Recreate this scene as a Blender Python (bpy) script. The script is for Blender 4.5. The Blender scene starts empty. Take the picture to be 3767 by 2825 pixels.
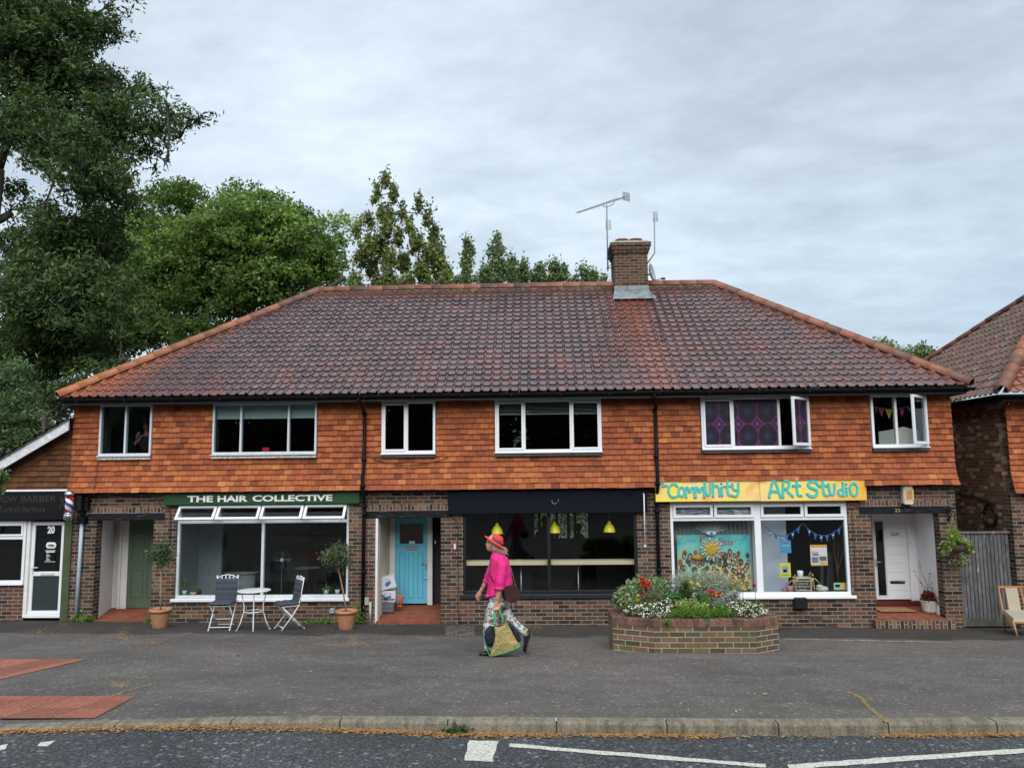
import bpy, bmesh, math, random
import numpy as np
from math import sin, cos, pi, atan, radians
from mathutils import Vector, Matrix
S = bpy.context.scene
COL = S.collection
# ---------------------------------------------------------------- camera
CAMP = (-.264, -15.9, 3.045); FPX = 2850.0; VPX = 1412.5
TH = .1114; PS = .0314; RO = -.0105
RM = Matrix.Rotation(PS, 3, 'Z') @ Matrix.Rotation(pi/2+TH, 3, 'X') @ Matrix.Rotation(RO, 3, 'Z')
cd = bpy.data.cameras.new('camera'); cam = bpy.data.objects.new('camera', cd); COL.objects.link(cam)
cam.location = CAMP; cam.rotation_euler = RM.to_euler()
cd.sensor_width = 36; cd.lens = FPX/3767*36; cd.shift_y = (VPX-1412.5)/3767; cd.clip_end = 3000; cd.clip_start = .05
S.camera = cam
# ---------------------------------------------------------------- world and sun
SUN_EL, SUN_AZ = radians(44), radians(176)     # azimuth clockwise from +Y (north)
w = bpy.data.worlds.new('World'); S.world = w; w.use_nodes = True
nt = w.node_tree; N = nt.nodes; L = nt.links; N.clear()
wo = N.new('ShaderNodeOutputWorld'); bg = N.new('ShaderNodeBackground'); bg.inputs[1].default_value = .1
sky = N.new('ShaderNodeTexSky'); sky.sky_type = 'NISHITA'; sky.sun_disc = False
sky.sun_elevation = SUN_EL; sky.sun_rotation = SUN_AZ
tc = N.new('ShaderNodeTexCoord'); sep = N.new('ShaderNodeSeparateXYZ'); L.new(tc.outputs['Generated'], sep.inputs[0])
def wm(op, a, b=None, c=None):
    n = N.new('ShaderNodeMath'); n.operation = op
    for i, x in enumerate((a, b, c)):
        if x is None: continue
        if isinstance(x, (int, float)): n.inputs[i].default_value = x
        else: L.new(x, n.inputs[i])
    return n.outputs[0]
den = wm('ADD', wm('MAXIMUM', sep.outputs[2], 0.0), .16)
cmb = N.new('ShaderNodeCombineXYZ')
L.new(wm('DIVIDE', sep.outputs[0], den), cmb.inputs[0]); L.new(wm('DIVIDE', sep.outputs[1], den), cmb.inputs[1])
def wnoise(scale, detail, rough, dist, rot, sx=1, sy=1, off=0):
    mp = N.new('ShaderNodeMapping'); mp.inputs['Rotation'].default_value = (0, 0, rot); mp.inputs['Scale'].default_value = (sx, sy, 1)
    mp.inputs['Location'].default_value = (off, off*.7, 0)
    L.new(cmb.outputs[0], mp.inputs[0])
    n = N.new('ShaderNodeTexNoise'); n.inputs['Scale'].default_value = scale; n.inputs['Detail'].default_value = detail
    n.inputs['Roughness'].default_value = rough; n.inputs['Distortion'].default_value = dist
    L.new(mp.outputs[0], n.inputs['Vector']); return n.outputs['Fac']
n1 = wnoise(.9, 9, .55, .25, .6, 1.0, 1.25, 3.1); n2 = wnoise(4.0, 12, .62, .1, .5, .9, 1.3, 7.7)
cl = wm('ADD', wm('MULTIPLY', n1, .6), wm('MULTIPLY', n2, .4))
cr = N.new('ShaderNodeValToRGB'); L.new(cl, cr.inputs[0])
e = cr.color_ramp.elements
e[0].position = .36; e[0].color = (3.85, 4.5, 5.1, 1); e[1].position = .63; e[1].color = (6.3, 7.2, 8.0, 1)
m = e.new(.49); m.color = (4.9, 5.7, 6.4, 1)
# bluish darker band low on the right-hand side of the view
rt = wm('MULTIPLY', wm('SMOOTH_MIN', wm('MAXIMUM', wm('MULTIPLY_ADD', sep.outputs[0], 1.6, -.1), 0.0), 1.0, .2), wm('MAXIMUM', wm('SUBTRACT', 1.0, wm('MULTIPLY', sep.outputs[2], 2.9)), 0.0))
mx = N.new('ShaderNodeMixRGB'); L.new(rt, mx.inputs[0]); L.new(cr.outputs[0], mx.inputs[1]); mx.inputs[2].default_value = (1.75, 2.5, 3.4, 1)
mx2 = N.new('ShaderNodeMixRGB'); mx2.inputs[0].default_value = .86
L.new(sky.outputs[0], mx2.inputs[1]); L.new(mx.outputs[0], mx2.inputs[2])
L.new(mx2.outputs[0], bg.inputs[0]); L.new(bg.outputs[0], wo.inputs[0])
sd = bpy.data.lights.new('sun', 'SUN'); sd.energy = 2.3; sd.angle = radians(60); sd.color = (1, .97, .92)
sun = bpy.data.objects.new('sun', sd); COL.objects.link(sun)
sdir = Vector((sin(SUN_AZ)*cos(SUN_EL), cos(SUN_AZ)*cos(SUN_EL), sin(SUN_EL)))
sun.rotation_euler = sdir.to_track_quat('Z', 'Y').to_euler(); sun.location = (0, -10, 30)
S.view_settings.view_transform = 'Standard'; S.view_settings.look = 'None'; S.view_settings.exposure = .55; S.view_settings.gamma = 1
S.render.engine = 'CYCLES'; S.cycles.max_bounces = 8; S.cycles.transparent_max_bounces = 12
S.cycles.diffuse_bounces = 4; S.cycles.glossy_bounces = 3; S.cycles.transmission_bounces = 4; S.cycles.caustics_reflective = False; S.cycles.caustics_refractive = False
# ---------------------------------------------------------------- measuring helpers
def ray(u, v): return RM @ Vector(((u-1883.5)/FPX, -(v-VPX)/FPX, -1.0))
def P(u, v, Y=0.0):
    d = ray(u, v); t = (Y-CAMP[1])/d[1]; return Vector(CAMP)+d*t
def Pq(r, x, y, Y=0.0):
    return P(int(r[1])*900+x/2.4578, {'U': 1400, 'L': 1750}[r[0]]+y/2.4578, Y)
def Pd(u, v, Y=0.0): return P(u*1.703, v*1.703, Y)
def gz(x, y):
    k = 1.0 if y > 0 else max(.35, 1+y*.065)
    return (-.0123*max(-14, min(14, x))-.02)*k+.108*min(9.3, max(0, -y))
def GG(u, v, f=None, dz=0.0):
    f = f or gz; z = 0.0
    for i in range(40):
        d = ray(u, v); t = (z+dz-CAMP[2])/d[2]; p = Vector(CAMP)+d*t; z = .5*z+.5*f(p.x, p.y)
    p.z = z+dz; return p
# ---------------------------------------------------------------- mesh building
WL = {}
class MB:
    def __init__(s): s.v = []; s.f = []; s.mi = []; s.at = []; s.uvf = {}; s.sm = []
    def add(s, vs, fs, mi=0, t=0.5, smooth=False):
        o = len(s.v); s.v += [tuple(x) for x in vs]; s.f += [tuple(i+o for i in f) for f in fs]
        s.mi += [mi]*len(fs); s.sm += [smooth]*len(fs); s.at += [t]*len(vs); return s
    def box(s, x0, x1, y0, y1, z0, z1, mi=0, t=.5, M=None):
        v = [(x0,y0,z0),(x1,y0,z0),(x1,y1,z0),(x0,y1,z0),(x0,y0,z1),(x1,y0,z1),(x1,y1,z1),(x0,y1,z1)]
        if M is not None: v = [tuple(M @ Vector(a)) for a in v]
        return s.add(v, [(0,3,2,1),(4,5,6,7),(0,1,5,4),(1,2,6,5),(2,3,7,6),(3,0,4,7)], mi, t)
    def bbox(s, x0, x1, y0, y1, z0, z1, b=.01, mi=0, t=.5, M=None):
        # box with chamfered edges (12 edges)
        vs = []; fs = []
        xs, ys, zs = (x0, x1), (y0, y1), (z0, z1); idx = {}
        for i in (0, 1):
            for j in (0, 1):
                for k in (0, 1):
                    for ax in range(3):
                        p = [xs[i]+(b if i == 0 else -b), ys[j]+(b if j == 0 else -b), zs[k]+(b if k == 0 else -b)]
                        p[ax] = (xs, ys, zs)[ax][(i, j, k)[ax]]
                        idx[i, j, k, ax] = len(vs); vs.append(p)
        bm = bmesh.new(); bv = [bm.verts.new(M @ Vector(p) if M is not None else p) for p in vs]
        r = bmesh.ops.convex_hull(bm, input=bv); bmesh.ops.dissolve_limit(bm, angle_limit=.01, verts=bm.verts, edges=bm.edges)
        bm.verts.index_update()
        s.add([v.co[:] for v in bm.verts], [[v.index for v in f.verts] for f in bm.faces], mi, t); bm.free(); return s
    def tube(s, pts, r, n=8, mi=0, t=.5, cap=True, sy=1.0, smooth=True):
        pts = [Vector(p) for p in pts]; R = r if isinstance(r, (list, tuple)) else [r]*len(pts)
        vs = []; fs = []; up = Vector((0, 1, 0.02)).normalized()
        for i, p in enumerate(pts):
            d = (pts[min(i+1, len(pts)-1)]-pts[max(i-1, 0)]).normalized()
            a = d.cross(up)
            if a.length < .05: a = d.cross(Vector((1, 0, 0)))
            a.normalize(); b = a.cross(d).normalized()
            for k in range(n):
                q = 2*pi*k/n; vs.append(p+a*cos(q)*R[i]+b*sin(q)*R[i]*sy)
        for i in range(len(pts)-1):
            for k in range(n): fs.append((i*n+k, i*n+(k+1) % n, (i+1)*n+(k+1) % n, (i+1)*n+k))
        if cap: fs.append(tuple(range(n))[::-1]); fs.append(tuple(range((len(pts)-1)*n, len(pts)*n)))
        return s.add(vs, fs, mi, t, smooth)
    def lathe(s, c, prof, n=24, mi=0, t=.5, M=None, sx=1, sy=1, smooth=True):
        vs = []; fs = []
        for r, z in prof:
            for k in range(n):
                q = 2*pi*k/n; p = Vector((r*cos(q)*sx, r*sin(q)*sy, z))
                if M is not None: p = M @ p
                vs.append(Vector(c)+p)
        for i in range(len(prof)-1):
            for k in range(n): fs.append((i*n+k, i*n+(k+1) % n, (i+1)*n+(k+1) % n, (i+1)*n+k))
        if prof[0][0] > 1e-4: fs.append(tuple(range(n))[::-1])
        if prof[-1][0] > 1e-4: fs.append(tuple(range((len(prof)-1)*n, len(prof)*n)))
        return s.add(vs, fs, mi, t, smooth)
    def ball(s, c, rx, ry, rz, n=14, m=9, mi=0, t=.5, M=None):
        pr = [(max(1e-5, sin(pi*i/m)), -cos(pi*i/m)) for i in range(m+1)]
        Q = Matrix.Diagonal((rx, ry, rz))
        if M is not None: Q = M @ Q
        return s.lathe(c, pr, n, mi, t, Q)
    def prism(s, poly, y0, y1, mi=0, t=.5):   # polygon in XZ extruded along Y
        n = len(poly); vs = [(x, y0, z) for x, z in poly]+[(x, y1, z) for x, z in poly]
        a = sum(poly[i][0]*poly[(i+1) % n][1]-poly[(i+1) % n][0]*poly[i][1] for i in range(n))
        idx = list(range(n)); fs = []
        f0 = idx if a > 0 else idx[::-1]
        fs.append(tuple(f0)); fs.append(tuple(i+n for i in f0[::-1]))
        for i in range(n):
            j = (i+1) % n; fs.append((i, i+n, j+n, j) if a > 0 else (j, j+n, i+n, i))
        return s.add(vs, fs, mi, t)
    def prismz(s, poly, z0, z1, mi=0, t=.5):
        n = len(poly); vs = [(x, y, z0) for x, y in poly]+[(x, y, z1) for x, y in poly]
        a = sum(poly[i][0]*poly[(i+1) % n][1]-poly[(i+1) % n][0]*poly[i][1] for i in range(n))
        idx = list(range(n)); f0 = idx if a > 0 else idx[::-1]
        fs = [tuple(f0[::-1]), tuple(i+n for i in f0)]
        for i in range(n):
            j = (i+1) % n; fs.append((i, j, j+n, i+n) if a > 0 else (j, i, i+n, j+n))
        return s.add(vs, fs, mi, t)
    def quad(s, a, b, c, d, mi=0, t=.5): return s.add([a, b, c, d], [(0, 1, 2, 3)], mi, t)
    def build(s, name, mats, parent=None, org=None, smooth=False):
        if org is None: org = WL.get(parent, (0, 0, 0)) if parent else (0, 0, 0)
        o3 = np.array(org, float)
        me = bpy.data.meshes.new(name)
        V = np.array(s.v, float)-o3
        me.from_pydata(V.tolist(), [], s.f)
        if not isinstance(mats, (list, tuple)): mats = [mats]
        for m_ in mats: me.materials.append(m_)
        me.polygons.foreach_set('material_index', s.mi)
        me.polygons.foreach_set('use_smooth', [bool(q) or smooth for q in s.sm])
        a = me.attributes.new('tint', 'FLOAT', 'POINT'); a.data.foreach_set('value', np.array(s.at, np.float32))
        # uv in metres, by face normal
        uv = me.uv_layers.new(name='UVMap')
        W = np.array(s.v, float); nor = np.zeros(len(me.polygons)*3); me.polygons.foreach_get('normal', nor); nor = nor.reshape(-1, 3)
        lt = np.zeros(len(me.polygons), int); me.polygons.foreach_get('loop_total', lt)
        li = np.zeros(len(me.loops), int); me.loops.foreach_get('vertex_index', li)
        NN = np.repeat(nor, lt, axis=0); PP = W[li]
        tx = np.c_[-NN[:, 1], NN[:, 0]]; ln = np.hypot(tx[:, 0], tx[:, 1]); flat = ln < .25
        tx = tx/np.maximum(ln, 1e-6)[:, None]
        U = np.where(flat, PP[:, 0], PP[:, 0]*tx[:, 0]+PP[:, 1]*tx[:, 1]); Vv = np.where(flat, PP[:, 1], PP[:, 2])
        uv.data.foreach_set('uv', np.c_[U, Vv].ravel())
        me.update()
        o = bpy.data.objects.new(name, me); COL.objects.link(o)
        if parent is not None:
            o.parent = parent; o.location = (o3-np.array(WL.get(parent, (0, 0, 0))))
        else: o.location = org
        WL[o] = tuple(org); return o
def tag(o, label=None, cat=None, group=None, kind=None):
    if label: o['label'] = label
    if cat: o['category'] = cat
    if group: o['group'] = group
    if kind: o['kind'] = kind
    return o
def empty(name, loc, label=None, cat=None, group=None, rz=0):
    o = bpy.data.objects.new(name, None); o.location = loc; o.rotation_euler = (0, 0, rz); o.empty_display_size = .2
    COL.objects.link(o); WL[o] = tuple(loc); return tag(o, label, cat, group)
def copy_tree(o, parent=None):
    c = o.copy(); COL.objects.link(c)
    if parent is not None: c.parent = parent
    for ch in list(o.children): copy_tree(ch, c)
    return c
_depsn = [0]
def evaluated(o, mods):
    """apply modifiers, replace the mesh"""
    for kind, kw in mods:
        m_ = o.modifiers.new(kind, kind)
        for k, v_ in kw.items(): setattr(m_, k, v_)
    dg = bpy.context.evaluated_depsgraph_get(); dg.update()
    me = bpy.data.meshes.new_from_object(o.evaluated_get(dg)); o.modifiers.clear(); old = o.data
    mats = [m_ for m_ in old.materials]; o.data = me
    if not me.materials:
        for m_ in mats: me.materials.append(m_)
    me.polygons.foreach_set('use_smooth', [True]*len(me.polygons)); return o
def text_mb(mb, txt, x0, x1, z0, z1, y0, th, mi=0, off=0.0, ratio=None):
    cu = bpy.data.curves.new('t', 'FONT'); cu.body = txt; cu.extrude = .5; cu.offset = off; cu.resolution_u = 3
    o = bpy.data.objects.new('t', cu); COL.objects.link(o)
    dg = bpy.context.evaluated_depsgraph_get(); dg.update()
    me = bpy.data.meshes.new_from_object(o.evaluated_get(dg))
    V = np.array([v.co[:] for v in me.vertices]); F = [tuple(p.vertices) for p in me.polygons]
    mn = V.min(0); mxx = V.max(0)
    X = x0+(V[:, 0]-mn[0])/(mxx[0]-mn[0])*(x1-x0); Z = z0+(V[:, 1]-mn[1])/(mxx[1]-mn[1])*(z1-z0)
    Y = y0-(V[:, 2]-mn[2])/(mxx[2]-mn[2])*th
    mb.add(np.c_[X, Y, Z].tolist(), F, mi)
    bpy.data.objects.remove(o); bpy.data.curves.remove(cu); bpy.data.meshes.remove(me)
# ---------------------------------------------------------------- materials
def srgb(r, g, b):
    f = lambda c: ((c/255+.055)/1.055)**2.4 if c > 10 else c/255/12.92
    return (f(r), f(g), f(b), 1)
class NT:
    def __init__(s, name):
        s.m = bpy.data.materials.new(name); s.m.use_nodes = True; s.t = s.m.node_tree; s.N = s.t.nodes; s.L = s.t.links
        s.b = s.N['Principled BSDF']; s.out = s.N['Material Output']; s._tc = None
    def n(s, k, **kw):
        x = s.N.new(k)
        for a, v_ in kw.items(): setattr(x, a, v_)
        return x
    def lk(s, a, b): s.L.new(a, b)
    def tc(s, k='Object'):
        if not s._tc: s._tc = s.n('ShaderNodeTexCoord')
        return s._tc.outputs[k]
    def noise(s, scale, detail=4, rough=.55, vec=None, dist=0):
        x = s.n('ShaderNodeTexNoise'); x.inputs['Scale'].default_value = scale; x.inputs['Detail'].default_value = detail
        x.inputs['Roughness'].default_value = rough; x.inputs['Distortion'].default_value = dist
        s.lk(vec or s.tc(), x.inputs['Vector']); return x.outputs['Fac']
    def math(s, op, a, b=None, c=None, clamp=False):
        x = s.n('ShaderNodeMath', operation=op); x.use_clamp = clamp
        for i, q in enumerate((a, b, c)):
            if q is None: continue
            if isinstance(q, (int, float)): x.inputs[i].default_value = q
            else: s.lk(q, x.inputs[i])
        return x.outputs[0]
    def ramp(s, fac, stops):
        x = s.n('ShaderNodeValToRGB'); s.lk(fac, x.inputs[0]); E_ = x.color_ramp.elements
        E_[0].position = stops[0][0]; E_[0].color = stops[0][1]; E_[1].position = stops[-1][0]; E_[1].color = stops[-1][1]
        for p, c in stops[1:-1]: q = E_.new(p); q.color = c
        return x.outputs[0]
    def mix(s, fac, a, b, mode='MIX'):
        x = s.n('ShaderNodeMixRGB', blend_type=mode)
        for i, q in enumerate((fac, a, b)):
            if isinstance(q, (int, float)): x.inputs[i].default_value = q
            elif isinstance(q, tuple): x.inputs[i].default_value = q
            else: s.lk(q, x.inputs[i])
        return x.outputs[0]
    def mapping(s, vec, scale=(1, 1, 1), loc=(0, 0, 0), rot=(0, 0, 0)):
        x = s.n('ShaderNodeMapping'); x.inputs['Scale'].default_value = scale; x.inputs['Location'].default_value = loc; x.inputs['Rotation'].default_value = rot
        s.lk(vec, x.inputs[0]); return x.outputs[0]
    def bump(s, h, strength=.3, dist=.01):
        x = s.n('ShaderNodeBump'); x.inputs['Strength'].default_value = strength; x.inputs['Distance'].default_value = dist
        s.lk(h, x.inputs['Height']); s.lk(x.outputs[0], s.b.inputs['Normal'])
    def attr(s, name='tint'):
        x = s.n('ShaderNodeAttribute', attribute_name=name); return x.outputs['Fac']
    def col(s, c):
        if isinstance(c, tuple): s.b.inputs['Base Color'].default_value = c
        else: s.lk(c, s.b.inputs['Base Color'])
        return s
    def set(s, rough=.6, metal=0, spec=.5):
        if isinstance(rough, (int, float)): s.b.inputs['Roughness'].default_value = rough
        else: s.lk(rough, s.b.inputs['Roughness'])
        s.b.inputs['Metallic'].default_value = metal; s.b.inputs['Specular IOR Level'].default_value = spec; return s
def mul(c, k): return (c[0]*k, c[1]*k, c[2]*k, 1)
def plain(name, c, rough=.6, var=.12, scale=8, metal=0, spec=.5, bump=0):
    t = NT(name); f = t.noise(scale, 5)
    t.col(t.ramp(f, [(.3, mul(c, 1-var)), (.7, mul(c, 1+var))])).set(rough, metal, spec)
    if bump: t.bump(t.noise(scale*6, 5), bump, .01)
    return t.m
def brick(name, cols, mortar, grime=.35, soldier=False, w_=.225, h_=.075, moss=None, gj=.0135):
    t = NT(name); uv = t.tc('UV')
    if soldier: uv = t.mapping(uv, rot=(0, 0, pi/2))
    wob = t.noise(3.0, 3, vec=t.tc()); 
    b = t.n('ShaderNodeTexBrick'); t.lk(uv, b.inputs['Vector'])
    b.inputs['Scale'].default_value = 1; b.inputs['Brick Width'].default_value = w_; b.inputs['Row Height'].default_value = h_
    b.inputs['Mortar Size'].default_value = gj*.5; b.inputs['Mortar Smooth'].default_value = .25; b.inputs['Bias'].default_value = 0
    b.offset = .5; b.squash = 1.0
    b.inputs['Color1'].default_value = (0, 0, 0, 1); b.inputs['Color2'].default_value = (1, 1, 1, 1); b.inputs['Mortar'].default_value = (.5, .5, .5, 1)
    k = len(cols); rc = t.ramp(b.outputs['Color'], [(i/(k-1)*.9+.05, cols[i]) for i in range(k)])
    nz = t.noise(30, 6, .65); rc = t.mix(.5, rc, t.ramp(nz, [(.3, (.45, .42, .4, 1)), (.7, (1.3, 1.3, 1.3, 1))]), 'MULTIPLY')
    c = t.mix(b.outputs['Fac'], rc, t.mix(nz, mul(mortar, .55), mul(mortar, 1.2)))
    g = t.noise(1.1, 6, .6); c = t.mix(t.math('MULTIPLY', g, grime), c, t.mix(1.0, c, (.3, .28, .26, 1), 'MULTIPLY'))
    if moss: 
        f = t.math('MULTIPLY', t.math('SUBTRACT', t.noise(2.5, 6, .7), .45, clamp=True), 4.0, clamp=True)
        c = t.mix(t.math('MULTIPLY', f, .6), c, moss)
    t.col(c).set(.85, 0, .25)
    h = t.math('ADD', t.math('MULTIPLY', b.outputs['Fac'], -1.0), t.math('MULTIPLY', nz, .5)); t.bump(h, .6, .012)
    return t.m
def tiles(name, c0, c1, c2, rough=.6, stain=None, spec=.4, coat=0.0):
    t = NT(name); a = t.attr('tint')
    f = t.noise(14, 5, .6)
    c = t.ramp(a, [(.0, c0), (.5, c1), (1.0, c2)])
    c = t.mix(.55, c, t.ramp(f, [(.3, (.6, .58, .56, 1)), (.72, (1.22, 1.2, 1.18, 1))]), 'MULTIPLY')
    if stain: c = t.mix(t.attr('stain'), c, t.mix(f, mul(stain, .55), mul(stain, 1.35)))
    g = t.math('MULTIPLY', t.math('SUBTRACT', t.noise(.9, 6, .65), .5, clamp=True), 1.6, clamp=True)
    c = t.mix(g, c, t.mix(1.0, c, (.55, .5, .5, 1), 'MULTIPLY'))
    t.col(c).set(rough, 0, spec); t.bump(t.noise(60, 4), .25, .004)
    t.b.inputs['Coat Weight'].default_value = coat; t.b.inputs['Coat Roughness'].default_value = .22; return t.m
def leafmat(name, dark, light, trans=.3, rough=.5):
    t = NT(name); c = t.ramp(t.attr('tint'), [(0, dark), (1, light)])
    t.col(c).set(rough, 0, .3)
    tr = t.n('ShaderNodeBsdfTranslucent'); t.lk(t.mix(1.0, c, (1.1, 1.25, .6, 1), 'MULTIPLY'), tr.inputs[0])
    ms = t.n('ShaderNodeMixShader'); ms.inputs[0].default_value = trans
    t.lk(t.b.outputs[0], ms.inputs[1]); t.lk(tr.outputs[0], ms.inputs[2]); t.lk(ms.outputs[0], t.out.inputs[0]); return t.m
def glass(name, tint=(.85, .9, .9, 1), ior=1.5, rough=.0, gain=1.6, wav=0):
    t = NT(name); t.N.remove(t.b)
    fr = t.n('ShaderNodeFresnel'); ge = t.n('ShaderNodeNewGeometry'); t.lk(t.math('MULTIPLY_ADD', ge.outputs['Backfacing'], 1/ior-ior, ior), fr.inputs[0])
    tr = t.n('ShaderNodeBsdfTransparent'); tr.inputs[0].default_value = tint
    gl = t.n('ShaderNodeBsdfGlossy'); gl.inputs['Roughness'].default_value = rough; gl.inputs[0].default_value = (1, 1, 1, 1)
    if wav:
        bp = t.n('ShaderNodeBump'); bp.inputs['Strength'].default_value = wav; bp.inputs['Distance'].default_value = .02
        t.lk(t.noise(1.5, 2), bp.inputs['Height']); t.lk(bp.outputs[0], gl.inputs['Normal'])
    f = t.math('MULTIPLY', fr.outputs[0], gain, clamp=True)
    ms = t.n('ShaderNodeMixShader'); t.lk(f, ms.inputs[0]); t.lk(tr.outputs[0], ms.inputs[1]); t.lk(gl.outputs[0], ms.inputs[2]); t.lk(ms.outputs[0], t.out.inputs[0])
    return t.m
M = {}
M['brick'] = brick('brown brick', [(.033, .025, .024, 1), (.085, .055, .045, 1), (.13, .076, .058, 1), (.055, .042, .038, 1), (.17, .10, .07, 1), (.19, .078, .054, 1), (.22, .15, .10, 1)], (.42, .37, .30, 1), grime=.7)
M['soldier'] = brick('soldier brick', [(.05, .03, .025, 1), (.14, .07, .05, 1), (.22, .11, .07, 1), (.09, .06, .045, 1), (.25, .16, .1, 1)], (.42, .36, .28, 1), soldier=True)
M['brick_plum'] = brick('plum brick', [(.045, .03, .028, 1), (.11, .062, .05, 1), (.08, .05, .045, 1), (.13, .07, .055, 1), (.16, .07, .05, 1)], (.40, .33, .26, 1), grime=.2)
M['brick_side'] = brick('dark flank brick', [(.09, .05, .035, 1), (.2, .10, .06, 1), (.14, .075, .045, 1), (.5, .34, .22, 1)], (.26, .2, .14, 1), w_=.17)
M['brick_chim'] = brick('chimney brick', [(.05, .03, .024, 1), (.09, .052, .04, 1), (.13, .068, .045, 1)], (.30, .25, .18, 1))
M['brick_plant'] = brick('planter brick', [(.08, .06, .045, 1), (.14, .10, .075, 1), (.11, .085, .065, 1), (.22, .11, .075, 1), (.19, .14, .09, 1)], (.50, .44, .32, 1), moss=(.10, .10, .045, 1), grime=.25)
M['sold_plant'] = brick('planter coping brick', [(.06, .04, .03, 1), (.12, .07, .05, 1), (.16, .08, .055, 1), (.09, .07, .05, 1)], (.36, .31, .22, 1), soldier=True, moss=(.11, .11, .06, 1))
M['hung'] = tiles('orange hung clay tile', (.15, .042, .022, 1), (.35, .097, .036, 1), (.50, .18, .06, 1), .75, spec=.25)
M['hung_dark'] = tiles('brown hung clay tile', (.07, .03, .018, 1), (.13, .055, .025, 1), (.19, .085, .035, 1), .8, spec=.2)
M['pan'] = tiles('plum glazed roof tile', (.075, .052, .060, 1), (.115, .070, .072, 1), (.185, .09, .078, 1), .3, stain=(.34, .095, .035, 1), spec=.7, coat=.65)
M['pan_r'] = tiles('brown roof tile', (.04, .03, .028, 1), (.085, .052, .043, 1), (.15, .075, .055, 1), .5, stain=(.42, .13, .03, 1), spec=.4)
M['ridge'] = tiles('terracotta ridge tile', (.10, .055, .05, 1), (.20, .08, .058, 1), (.28, .11, .07, 1), .5, stain=(.40, .13, .035, 1))
M['white'] = plain('white upvc', (.78, .80, .83, 1), .32, .03, 3)
M['white_old'] = plain('weathered white metal frame', (.58, .62, .66, 1), .45, .12, 14)
M['white_paint'] = plain('white paint', (.72, .72, .70, 1), .6, .08, 6, bump=.1)
M['black'] = plain('black paint', (.006, .007, .009, 1), .4, .3, 12)
M['blackwood'] = plain('black stained fascia board', (.007, .009, .014, 1), .9, .35, 25, bump=.2, spec=.12)
M['gutter'] = plain('black gutter plastic', (.006, .006, .007, 1), .6, .3, 6, spec=.15)
M['render'] = plain('white roughcast render', (.80, .79, .82, 1), .9, .05, 5, bump=.5)
M['cream'] = plain('cream render', (.62, .54, .38, 1), .9, .05, 5, bump=.4)
M['lead'] = plain('lead flashing', (.19, .215, .235, 1), .55, .4, 6, bump=.2)
M['slate'] = plain('grey sub sill', (.5, .48, .44, 1), .8, .5, 18, bump=.3)
M['slate_d'] = plain('dark sub sill', (.05, .052, .055, 1), .6, .5, 14)
M['glass'] = glass('window glass', (.8, .85, .86, 1), gain=1.35)
M['glass_shop'] = glass('shop glass', (.86, .9, .92, 1), gain=1.15, wav=.015)
M['glass_dark'] = glass('dark tinted glass', (.35, .38, .4, 1), gain=1.3, wav=.02)
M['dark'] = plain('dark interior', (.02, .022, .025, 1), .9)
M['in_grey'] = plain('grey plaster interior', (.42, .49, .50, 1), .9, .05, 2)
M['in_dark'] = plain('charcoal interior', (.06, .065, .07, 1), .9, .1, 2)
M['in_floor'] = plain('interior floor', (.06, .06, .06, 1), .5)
M['terracotta'] = plain('terracotta clay', (.40, .19, .10, 1), .8, .15, 12, bump=.2)
M['soil'] = plain('soil', (.06, .04, .025, 1), .95, .5, 40, bump=.6)
M['steel'] = plain('galvanised steel', (.35, .36, .37, 1), .35, .1, 20, metal=.7)
M['chrome'] = plain('chrome', (.7, .7, .72, 1), .15, .05, 5, metal=1)
M['wood'] = plain('pale wood', (.5, .36, .2, 1), .5, .12, 10)
# ================================================================ THE GROUND
rnd = random.Random(7)
KB = [(-40, -9.9), (-9, -9.75), (-4.69, -9.43), (-3.23, -9.16), (-2.2, -9.05), (-.55, -9.08), (1.8, -9.11), (3.8, -8.97), (9, -8.6), (40, -7.5)]
def interp(x, T):
    for (a, b), (c, d) in zip(T, T[1:]):
        if x <= c: return b+(d-b)*max(0, x-a)/(c-a)
    return T[-1][1]
def kerb_y(x): return sum(interp(x+k*.25, KB) for k in (-2, -1, 0, 1, 2))/5
def kerb_h(x): return max(.006, min(.105, .006+(x+4.4)*.029))
def gzr(x, y):
    return gz(x, max(y, kerb_y(x)-.14))-kerb_h(x)
def sheet(name, xs, rows, zf, mat, dz=0):
    mb = MB(); n = len(rows)
    vs = [(x, (r(x) if callable(r) else r), 0) for x in xs for r in rows]
    vs = [(x, y, zf(x, y)+dz) for x, y, _ in vs]
    fs = [(i*n+j, (i+1)*n+j, (i+1)*n+j+1, i*n+j+1) for i in range(len(xs)-1) for j in range(n-1)]
    mb.add(vs, fs); return mb.build(name, mat)
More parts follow.
